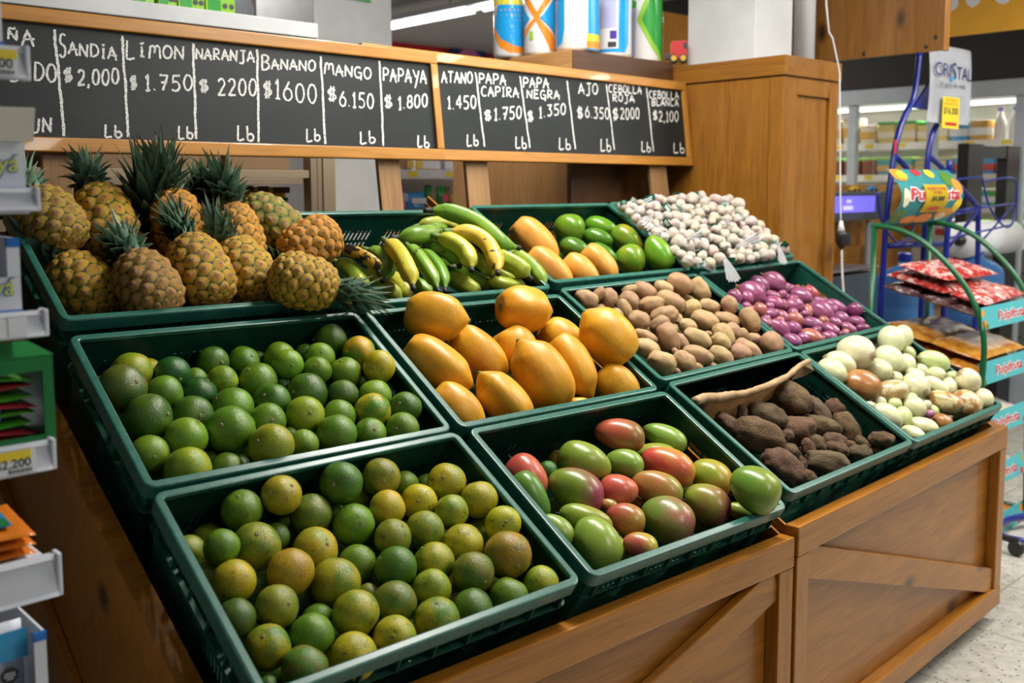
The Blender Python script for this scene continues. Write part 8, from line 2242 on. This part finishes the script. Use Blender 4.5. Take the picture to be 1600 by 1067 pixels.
# what stands on the shelves
plain('p_butter', (.74, .56, .16, 1), .4); plain('p_green', (.05, .42, .06, 1), .4); plain('p_cream', (.74, .66, .48, 1), .4); plain('p_amber', (.62, .34, .05, 1), .4); plain('p_violet', (.20, .14, .55, 1), .4)
plain('p_sky', (.04, .30, .62, 1), .4); plain('p_white', (.74, .73, .70, 1), .4); plain('p_red', (.50, .05, .05, 1), .4); plain('p_lime', (.28, .60, .08, 1), .4); plain('p_brown', (.22, .07, .03, 1), .4); plain('p_teal', (.03, .32, .36, 1), .4)
def tub(name, lab, cat, grp, c, w, d, h, m, lid=None, band=None):
    r = empty(name, c); tag(r, lab, cat, grp)
    bm = bmesh.new(); k = .9
    a = [bm.verts.new((sx * w / 2 * k, sy_ * d / 2 * k, 0)) for sx, sy_ in ((-1, -1), (1, -1), (1, 1), (-1, 1))]; b = [bm.verts.new((sx * w / 2, sy_ * d / 2, h)) for sx, sy_ in ((-1, -1), (1, -1), (1, 1), (-1, 1))]
    bm.faces.new(a[::-1]); bm.faces.new(b)
    for i in range(4): bm.faces.new((a[i], a[(i + 1) % 4], b[(i + 1) % 4], b[i]))
    link('tub', mesh('tub', bm, m, bevel=min(w, d, h) * .08), r)
    if lid: link('lid', mesh('lid', box_bm(w * 1.05, d * 1.05, h * .14, c=(0, 0, h * 1.07 + .0005)), lid, bevel=h * .03), r)
    if band: link('band', mesh('band', box_bm(w * .97 + .004, d * .97 + .004, h * .34, c=(0, 0, h * .5)), band), r)
rn = random.Random(3)
def bottle_prof(name, lab, cat, grp, c, r, h, m, cap):
    o = empty(name, c); tag(o, lab, cat, grp)
    link('bottle_body', mesh('bottle_body', lathe_bm([(0, 0), (r, 0), (r, h * .62), (r * .45, h * .82), (r * .4, h * .9), (0, h * .9)], 14), m, smooth=True), o); link('cap', mesh('cap', lathe_bm([(0, h), (r * .5, h), (r * .5, h * .905), (0, h * .905)], 12), cap), o)
SHN = {0: 'top', 1: 'second', 2: 'third', 3: 'fourth'}
for si, zz in enumerate((s1, s2, s3, s4)):
    gap = ((zT0 if si == 0 else (s1, s2, s3)[si - 1] - .05) - zz)
    y = H(1598, 300).y - .25; k = 0
    while y < H(1310, 300).y + .25 and k < 26:
        px_ = PCX + FPX * ((Vector((HX + .2, y, zz)) - CAM).dot(RGT) / (Vector((HX + .2, y, zz)) - CAM).dot(FWD))
        if si == 0: st = ('bottle', 'p_white', 'p_violet') if px_ > 1560 else ('tub', rn.choice(['p_violet', 'p_amber', 'p_cream', 'p_sky']), None, 'p_white') if px_ > 1490 else ('tub', 'p_butter', 'p_green', 'p_cream') if px_ > 1385 else ('tub', 'p_cream', None, 'p_amber')
        elif si == 1: st = ('stack', 'p_butter', 'p_amber', 'p_teal') if px_ > 1460 and px_ < 1500 else ('tub', rn.choice(['p_sky', 'p_white', 'p_teal']), 'p_white', 'p_red') if px_ >= 1500 else ('tub', 'p_teal', 'p_lime', 'p_amber') if px_ > 1385 else ('tub', 'p_brown', 'p_lime', None)
        else: st = ('tub', rn.choice(['p_green', 'p_white', 'p_lime', 'p_teal']), rn.choice(['p_white', 'p_lime', None]), rn.choice(['p_red', 'p_amber', 'p_white']))
        w_ = rn.uniform(.085, .125) if st[0] != 'bottle' else .075
        hh = min(gap * .86, rn.uniform(.13, .20)) if st[0] != 'bottle' else min(gap * .88, .24)
        nm = {'p_butter': 'butter-yellow', 'p_cream': 'cream', 'p_violet': 'violet', 'p_amber': 'amber', 'p_sky': 'blue', 'p_white': 'white', 'p_teal': 'teal', 'p_brown': 'brown', 'p_green': 'green', 'p_lime': 'lime green', 'p_red': 'red'}[st[1]]
        wh = f'{ORD[k]} from right on the {SHN[si]} chiller shelf'
        if st[0] == 'bottle': bottle_prof('yogurt_bottle', f'{nm} bottle with violet cap, {wh}', 'bottle', 'goods in the chiller', (HX + .20, y + w_ / 2, zz - .0195), w_ / 2 * .9, hh, st[1], st[2])
        elif st[0] == 'stack':
            for j in range(4): tub('food_tub', f'{["lowest", "second", "third", "topmost"][j]} yellow tub of a stack, {wh}', 'tub', 'goods in the chiller', (HX + .20, y + w_ / 2, zz - .0195 + j * gap * .20), .12, w_, gap * .165, st[1], 'p_butter', st[3])
        else: tub('food_tub', f'{nm} tub, {wh}', 'tub', 'goods in the chiller', (HX + .20, y + w_ / 2, zz - .0195), .13, w_, hh * (.84 if st[2] else 1), st[1], st[2], st[3])
        y += w_ * 1.08 + .006; k += 1
# bulkhead over the chillers and the amber sign in front of it
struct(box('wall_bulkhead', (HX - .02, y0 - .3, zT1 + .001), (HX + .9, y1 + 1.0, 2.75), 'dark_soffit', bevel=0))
SX = 4.3
a, b = onX(1473, 58.5, SX), onX(1600, 43, SX)
t = empty('aisle_sign', (SX, a.y - .5, a.z)); tag(t, 'amber aisle sign with white letters hanging at top right corner', 'sign')
box('sign_panel', (SX, b.y - .35, min(a.z, b.z)), (SX + .02, a.y + .6, 2.749), 'sign_amber', t, .001)
M = frame((SX - .0006, 0, a.z), (0, -1, 0), (0, 0, 1))
hL = onX(1494, -60, SX).z - onX(1494, 14, SX).z
for ch, xa, xb, yb in (('C', 1468, 1497, 15), ('O', 1503, 1538, 9), ('S', 1554, 1584, 3)):
    A, B_ = onX(xa, yb, SX), onX(xb, yb, SX)
    text('lettering', ch, Matrix.Translation((0, A.y, A.z - a.z)) @ Matrix.Identity(4) @ M if False else frame((SX - .0008, A.y, A.z), (0, -1, 0), (0, 0, 1)), hL, 'ink_white', t, width=A.y - B_.y, bold=.04)
# ================================================================== cabinet, paper towels and shelves behind the chalkboards
CYf = PY1; cz = onY(893, 78, CYf).z; CX0 = onY(893, 78, CYf).x; CYb = onX(771, 96, CX0).y + .25
t = empty('wooden_cabinet', ((CX0 + PX) / 2, (CYf + CYb) / 2, 0)); tag(t, 'tall wooden cabinet with paper towels on top, behind the shorter chalkboard', 'cabinet')
box('top_board', (CX0 - .012, CYf - .012, cz - .10), (PX - .02, CYb, cz), 'wood_pale', t, .002)
box('front_board', (CX0, CYf, 0), (PX - .022, CYf + .018, cz - .1005), 'wood_shaded', t, .001)  # front painted darker than the sides to stand for its shade
box('front_shade_facing', (CX0 - .011, CYf - .0165, cz - .0995), (PX - .021, CYf - .0125, cz - .001), 'wood_shaded', t, .001)  # thin facing added to carry the same painted shade over the top board
for i in range(4): box('side_plank', (CX0 - .001, CYf + .0185 + (CYb - CYf - .02) * i / 4, 0), (CX0 + .017, CYf + .0185 + (CYb - CYf - .02) * (i + 1) / 4 - .002, cz - .1005), 'wood_pale', t, .001)
box('back_board', (CX0 + .018, CYb - .018, 0), (PX - .022, CYb, cz - .1005), 'wood_shaded', t, 0)
p = onY(1034, 60, CYb + .06); q = onY(1080, 60, CYb + .06)
tag(box('wall_plank', (p.x, CYb + .05, 0), (q.x + .25, CYb + .07, 2.2), 'wood_frame', bevel=.001), 'tall knotty wooden plank behind the paper towels and the toy truck', 'plank')
plain('pt_blue', (.012, .30, .68, 1), .25); plain('pt_orange', (.78, .25, .02, 1), .25); plain('pt_yellow', (.68, .56, .02, 1), .25); plain('pt_green', (.015, .30, .035, 1), .25); plain('pt_lime', (.25, .52, .03, 1), .25)
plain('pt_lilac', (.40, .42, .66, 1), .3); plain('pt_white', (.70, .70, .72, 1), .3); plain('pt_violet', (.06, .03, .30, 1), .3)
N = NT('paper_wrap'); v = N.coords(); N.base((.72, .72, .74, 1)); N.set(.25, .5, coat=.4); N.bump(N.noise(v, 45, 3), .25, .004); MATS['paper_wrap'] = N.m
def towel(lab, x0, x1, yb, prints, dep=.12):
    """shrink-wrapped paper towel roll; prints: (mat, polygon in 0..1 across and 0..1 up) wrapped round its front half"""
    a, b = onZ(x0, yb, cz + .001), onZ(x1, yb, cz + .001)
    c = (a + b) / 2; dv = (c - CAM); dv.z = 0; dv.normalize(); rt = Vector((dv.y, -dv.x, 0)); r = abs((b - a).dot(rt)) / 2
    c = c + dv * r * .6; H = .26
    o = empty('paper_towel', (c.x, c.y, cz + .0005)); tag(o, lab, 'paper towel', 'paper towel packs on the cabinet')
    M = Matrix(((rt.x, -dv.x * -1, 0, c.x), (rt.y, -dv.y * -1, 0, c.y), (0, 0, 1, cz + .0005), (0, 0, 0, 1)))
    bm = bmesh.new(); R = []
    for z, k in ((0, .78), (.004, .93), (.014, 1), (H * .5, .985), (H - .014, 1), (H - .003, .93), (H, .75)):
        R.append([bm.verts.new((r * k * cos(an) * (1 if abs(cos(an)) < .98 else 1), r * k * .92 * sin(an), z)) for an in [2 * pi * i / 40 for i in range(40)]])
    for A, B in zip(R, R[1:]):
        for i in range(40): bm.faces.new((A[i], A[(i + 1) % 40], B[(i + 1) % 40], B[i]))
    bm.faces.new(R[0][::-1]); bm.faces.new(R[-1])
    body = link('wrapped_roll', mesh('wrapped_roll', bm, 'paper_wrap', smooth=True), o, M)
    for li, (m, pts) in enumerate(prints):
        bm = bmesh.new(); f = bm.faces.new([bm.verts.new((u, v, 0)) for u, v in pts])
        bmesh.ops.triangulate(bm, faces=[f])
        for _ in range(3): bmesh.ops.subdivide_edges(bm, edges=[e for e in bm.edges if abs(e.verts[0].co.x - e.verts[1].co.x) > .06], cuts=1); bmesh.ops.triangulate(bm, faces=bm.faces[:])
        k = 1.012 + .006 * li
        for w_ in bm.verts:
            an = pi + pi * w_.co.x; w_.co = Vector((r * k * cos(an), r * k * .92 * sin(an), .004 + w_.co.y * (H - .008)))
        link('print', mesh('print', bm, m), body, M)
    return o, M, r
towel('blue paper towel pack with an orange arc, leftmost on the cabinet', 771, 818, 90, [('pt_yellow', [(.0, .75), (1, .75), (1, 1), (0, 1)]), ('pt_orange', [(.22, .72), (.08, .40), (.30, .14), (.52, .05), (1, .05), (1, .72)]), ('pt_blue', [(.26, .75), (.14, .45), (.34, .25), (.60, .16), (1, .12), (1, .75)])])
towel('paper towel pack with an orange cross, second from left on the cabinet', 818, 869, 86, [('pt_yellow', [(0, .88), (1, .88), (1, 1), (0, 1)]), ('pt_orange', [(.08, .86), (.40, .50), (.52, .50), (.22, .86)]), ('pt_orange', [(.82, .86), (.45, .50), (.38, .50), (.64, .86)]), ('pt_orange', [(.40, .50), (.48, .50), (1, .10), (1, .02), (.72, .05)]), ('pt_orange', [(.10, .30), (.38, .5), (.46, .5), (.14, .22)]), ('pt_blue', [(.86, .86), (.50, .50), (1, .20), (1, .86)]), ('pt_blue', [(.02, .75), (.30, .50), (.02, .35)]), ('pt_lime', [(.30, .20), (.37, .20), (.37, .32), (.30, .32)])])
towel('white paper towel pack with blue edges, third from left on the cabinet', 868, 936, 80, [('pt_blue', [(.06, .02), (.26, .10), (.30, .3), (.30, 1), (.06, 1)]), ('pt_lilac', [(.02, .05), (.12, .05), (.12, .70), (.02, .70)]), ('pt_blue', [(.66, .0), (1, .0), (1, 1), (.66, 1)]), ('pt_orange', [(.64, .02), (1, .02), (1, .12), (.64, .12)]), ('pt_yellow', [(.64, .12), (1, .12), (1, .22), (.64, .22)])])
towel('paper towel pack with a lilac text panel, fourth from left on the cabinet', 935, 987, 89, [('pt_blue', [(.1, .06), (.70, .04), (.78, .16), (.80, 1), (.02, 1)]), ('pt_white', [(.12, .10), (.56, .10), (.56, .86), (.12, .86)]), ('pt_lilac', [(.16, .40), (.52, .40), (.52, .82), (.16, .82)]), ('pt_violet', [(.40, .24), (.53, .24), (.53, .36), (.40, .36)]), ('ink', [(.36, .12), (.52, .12), (.52, .2), (.36, .2)])])
towel('green paper towel pack with a white swoosh, rightmost on the cabinet', 985, 1034, 97, [('pt_green', [(0, 0), (.20, .02), (.28, .9), (0, 1)]), ('pt_lilac', [(.12, .08), (.26, .08), (.28, .8), (.12, .8)]), ('pt_green', [(.55, 1), (.36, .62), (.62, .28), (.92, .02), (1, .02), (1, 1)]), ('pt_lime', [(.50, 1), (.30, .62), (.60, .2), (.82, .0), (.92, .02), (.64, .28), (.40, .62), (.60, 1)])])
# red toy truck
c = onZ(1057, 97, cz + .001)
t = empty('toy_truck', (c.x, c.y, cz + .0005)); tag(t, 'red toy truck with yellow wheels between the towels and the white column', 'toy truck')
dv = (c - CAM); dv.z = 0; dv.normalize(); rt = Vector((dv.y, -dv.x, 0)); M = frame((c.x, c.y, cz + .0005), rt, dv)
M = Matrix(((rt.x, dv.x, 0, c.x), (rt.y, dv.y, 0, c.y), (0, 0, 1, cz + .0005), (0, 0, 0, 1)))
S_ = (onZ(1074, 97, cz) - onZ(1040, 97, cz)).length / 2
poly_prism('cab', [(-S_ * .55, 0, S_ * .30), (-S_ * .55, 0, S_ * 1.7), (-S_ * .35, 0, S_ * 1.95), (S_ * .95, 0, S_ * 1.95), (S_ * .98, 0, S_ * .30)], (0, S_ * 1.1, 0), 'toy_red', t, .003, M=M)
box('chassis', (-S_ * 1.05, .004, S_ * .32), (-S_ * .5, S_ * 1.0, S_ * .8), 'black', t, .002, M=M)
box('window', (S_ * .60, -.0012, S_ * 1.2), (S_ * .96, -.0002, S_ * 1.75), 'black', t, 0, M=M)
for x in (-.25, .60):
    for yy in (-.004, S_ * 1.1 + .004):
        w_ = link('wheel', mesh('wheel', tube_bm([(S_ * x, yy - .004, S_ * .36), (S_ * x, yy + .004, S_ * .36)], S_ * .36, 18), 'black', smooth=False), t, M)
        link('hub', mesh('hub', tube_bm([(S_ * x, yy - .0048, S_ * .36), (S_ * x, yy + .0048, S_ * .36)], S_ * .25, 16), 'toy_yellow'), t, M)
# ---------------------------------------------------------------- long shelf with the white top, behind the long chalkboard
plain('shelf_shade_beige', (.36, .28, .19, 1), .5); plain('shelf_shade_tan', (.30, .235, .165, 1), .5); plain('cardboard', (.23, .14, .07, 1), .7)  # beige and tan shelf tones hold the brown shade in their colour
BY = 1.72
Bk = lambda x, y, Y=BY: onY(x, y, Y)
e = Bk(497, 37); e2 = Bk(497, 60); xr = Bk(524, 290).x
t = empty('white_topped_shelf', (xr - 1.2, BY, 0)); tag(t, 'long shelf unit shaded beige with a thick white top behind the long chalkboard', 'shelf')
box('top_slab', (xr - 2.7, BY, e2.z), (e.x, BY + .42, e.z), 'white_paint', t, .003)
for x0, x1, mm in ((487, 497, 'shelf_shade_tan'), (498, 505, 'shelf_shade_tan'), (506, 525, 'shelf_shade_beige')):
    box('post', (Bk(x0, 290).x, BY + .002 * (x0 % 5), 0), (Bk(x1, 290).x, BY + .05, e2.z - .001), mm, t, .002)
sz1, sz0 = Bk(300, 264).z, Bk(300, 289).z; xe = Bk(486, 290).x
box('shelf_board', (xr - 2.7, BY + .01, sz0 + .022), (xe, BY + .42, sz1), 'shelf_shade_beige', t, .002)
box('shelf_lip', (xr - 2.7, BY + .004, sz0), (xe - .03, BY + .03, sz0 + .0215), 'shelf_shade_tan', t, .002)
szl = Bk(430, 330).z - .01
box('shelf_board', (xr - 2.7, BY + .01, szl - .03), (xe, BY + .42, szl), 'shelf_shade_beige', t, .002)
box('back_board', (xr - 2.7, BY + .43, 0), (xr - .01, BY + .445, e2.z - .001), 'shelf_shade_tan', t, 0)
box('base', (xr - 2.7, BY + .03, 0), (xe, BY + .40, .10), 'shelf_shade_tan', t, 0)
for i, (a, b, m) in enumerate(((150, 255, 'cardboard'), (262, 352, 'cardboard'), (366, 466, 'cardboard'))):
    tag(box('cardboard_box', (Bk(a, 264).x, BY + .03 + .01 * i, sz1 + .0005), (Bk(b, 264).x, BY + .30, sz1 + .16), m, bevel=.003), f'brown cardboard box under the long chalkboard, {ORD[i]} from left', 'box', 'cardboard boxes on the beige shelf')
plain('coffee_yellow', (.66, .46, .025, 1), .3); plain('coffee_brown', (.055, .018, .012, 1), .35); plain('coffee_teal', (.01, .16, .12, 1), .35)
for i, (a, b) in enumerate(((388, 417), (420, 440), (441, 472))):
    x0, x1 = Bk(a, 320).x, Bk(b, 320).x
    o = pouch(f'yellow coffee bag with dark top on the lower beige shelf, {["left", "middle", "right"][i]} one', ((x0 + x1) / 2, BY + .10, szl + .0030), (x1 - x0) * .98, Bk(430, 291).z - szl - .005, .05, 'coffee_yellow', None, -.06 if i == 2 else .05, 'coffee bags on the beige shelf')
    Mp = basis(o) @ frame((0, -.0285, 0), (1, 0, 0), (0, 0, 1)); h = Bk(430, 291).z - szl; w_ = (x1 - x0) * .42
    quad('top_print', Mp @ Matrix.Translation((0, 0, .002)), -w_, w_, h * .74, h * .96, 'coffee_brown', o, t=.001)
    quad('name_plate', Mp @ Matrix.Translation((0, 0, .002)), -w_ * .8, w_ * .8, h * .44, h * .58, 'coffee_teal', o, t=.001)
# green boxes lying on the white top
for i, (a, b, y0_) in enumerate(((196, 226, 2), (227, 256, 4), (262, 292, 8), (293, 335, 12), (336, 383, 16))):
    x0, x1 = Bk(a, 10).x, Bk(b, 10).x
    o = box('tea_box', (x0, BY + .06, e.z + .0005), (x1 - .002, BY + .20, e.z + .055), 'pt_lime' if i else 'pt_green', bevel=.002)
    tag(o, f'small green box with dark round seals on the white shelf top, {ORD[i]} from left', 'box', 'green boxes on the white shelf top')
    Mo = frame((x0, BY + .0595, e.z), (1, 0, 0), (0, 0, 1)); w_ = x1 - x0
    quad('name_panel', Mo, w_ * .08, w_ * .5, .012, .044, 'pt_green', o, t=.0005)
    for k in (.64, .86):
        bm = bmesh.new(); bm.faces.new([bm.verts.new((w_ * k + .0085 * cos(radians(22.5 + 45 * j)), .028 + .0085 * sin(radians(22.5 + 45 * j)), .0008)) for j in range(8)]); link('warning_seal', mesh('warning_seal', bm, 'sticker_black'), o, Mo)
# dark vent disc on the wall behind and a small green card near the column
p_ = onY(365, 12, 3.04); bm = lathe_bm([(0, .012), (.09, .012), (.10, 0), (.0, 0)], 24); tag(link('wall_fan', mesh('wall_fan', bm, 'gondola_grey'), None, Matrix.Translation((p_.x, 3.045, p_.z)) @ Matrix.Rotation(pi / 2, 4, 'X')), 'dark round fitting on the mauve wall above the green boxes', 'wall fitting')
a, b = onY(534, -12, 2.345), onY(579, 4, 2.345)
tag(box('wall_notice', (a.x, 2.343, b.z), (b.x, 2.3495, a.z), 'pt_green', bevel=0), 'green notice on the white column, cut by the top of the picture', 'notice')
# ---------------------------------------------------------------- farther white shelf with bagged goods
WY = 2.75
Wk = lambda x, y, Y=WY: onY(x, y, Y)
z1, z0 = Wk(650, 265).z, Wk(650, 279).z; xl, xR = Wk(470, 270).x, Wk(900, 270).x
t = empty('white_shelf', ((xl + xR) / 2, WY, 0)); tag(t, 'white metal shelf with bagged goods seen beneath the chalkboards', 'shelf')
xm = Wk(668, 270).x
for a, b in ((xl, xm - .001), (xm + .001, xR)): box('shelf_edge', (a, WY, z0), (b, WY + .02, z1), 'gondola_white', t, .002)
box('shelf_board', (xl, WY + .021, z1 - .02), (xR, WY + .40, z1 - .004), 'gondola_white', t, 0)
zl = Wk(650, 328).z
box('shelf_board', (xl, WY + .0, zl - .025), (xR, WY + .40, zl), 'gondola_white', t, 0)
box('back_panel', (xl, WY + .41, 0), (xR, WY + .42, 1.9), 'chill_white', t, 0)
box('base', (xl, WY + .02, 0), (xR, WY + .4, .12), 'gondola_white', t, 0)
for x in (540, 645, 704, 755): quad('shelf_ticket', frame((Wk(x, 270).x, WY - .0002, z0 + .008), (1, 0, 0), (0, 0, 1)), -.03, .03, 0, .028, 'label_yellow', t)
plain('g_purple', (.13, .03, .22, 1), .3); plain('g_pink', (.55, .17, .36, 1), .3); plain('g_sky', (.05, .30, .66, 1), .3); plain('g_turq', (.02, .42, .52, 1), .3); plain('g_green', (.02, .30, .06, 1), .3); plain('g_white', (.68, .69, .70, 1), .35); plain('g_gold', (.55, .36, .06, 1), .3); plain('g_red', (.55, .07, .09, 1), .3); plain('g_nut', (.27, .15, .07, 1), .4); plain('g_mauve', (.45, .36, .55, 1), .3)
low = [(552, 578, 290, 'g_purple', 'purple', None), (579, 593, 282, 'g_white', 'white and green', 'g_green'), (625, 636, 290, 'g_green', 'green', 'g_gold'), (637, 652, 288, 'g_pink', 'pink', 'g_mauve'), (653, 686, 301, 'g_sky', 'blue', 'g_white'), (688, 700, 290, 'g_green', 'dark green', 'g_nut'), (702, 716, 292, 'g_green', 'bright green', 'g_red'), (717, 727, 292, 'g_nut', 'brown', 'g_gold'), (760, 773, 289, 'g_turq', 'turquoise', 'g_white')]
for i, (a, b, yt, m, nm, bd) in enumerate(low):
    x0, x1 = Wk(a, 310).x, Wk(b, 310).x; h = Wk(a, yt).z - zl
    o = pouch(f'{nm} bag on the lower white shelf, {ORD[i]} from left', ((x0 + x1) / 2, WY + .10 + .012 * (i % 3), zl + .0025), (x1 - x0) * .96, h, .06, m, None, .05, 'bags on the lower white shelf')
    if bd: quad('print', basis(o) @ frame((0, -.036, 0), (1, 0, 0), (0, 0, 1)), -(x1 - x0) * .34, (x1 - x0) * .34, h * .30, h * .62, bd, o, t=.003)
up = [(524, 541, 'g_white', 'white and green', 'g_green'), (542, 562, 'g_red', 'red', 'g_nut'), (563, 578, 'g_nut', 'brown', 'g_nut'), (579, 588, 'g_white', 'cream', 'g_nut'), (622, 646, 'g_white', 'white', 'g_nut'), (648, 662, 'g_nut', 'nut-brown', 'g_gold'), (664, 702, 'g_gold', 'gold', 'g_white'), (703, 724, 'g_mauve', 'mauve', 'g_white'), (757, 772, 'g_white', 'white and pink', 'g_pink')]
for i, (a, b, m, nm, bd) in enumerate(up):
    x0, x1 = Wk(a, 260).x, Wk(b, 260).x; h = .15
    o = pouch(f'{nm} bag on the upper white shelf, {ORD[i]} from left', ((x0 + x1) / 2, WY + .08 + .012 * (i % 3), z1 - .0015), (x1 - x0) * .96, h, .06, m, None, .05, 'bags on the upper white shelf')
    quad('print', basis(o) @ frame((0, -.036, 0), (1, 0, 0), (0, 0, 1)), -(x1 - x0) * .36, (x1 - x0) * .36, h * .04, h * .30, bd, o, t=.003)
# poster figure left as a plain round board before the red band
p_ = onY(735, 79, 6.9)
bm = lathe_bm([(0, .02), (.30, .02), (.30, 0), (0, 0)], 28)
t = link('wall_board', mesh('wall_board', bm, 'navy_ink'), None, Matrix.Translation((p_.x, 6.94, p_.z - .18)) @ Matrix.Rotation(pi / 2, 4, 'X')); tag(t, 'round blue board with a pink middle on the red band of the far wall', 'wall board')
bm = lathe_bm([(0, .026), (.20, .026), (.20, .021)], 24); link('board_middle', mesh('board_middle', bm, 'g_pink'), t, basis(t))
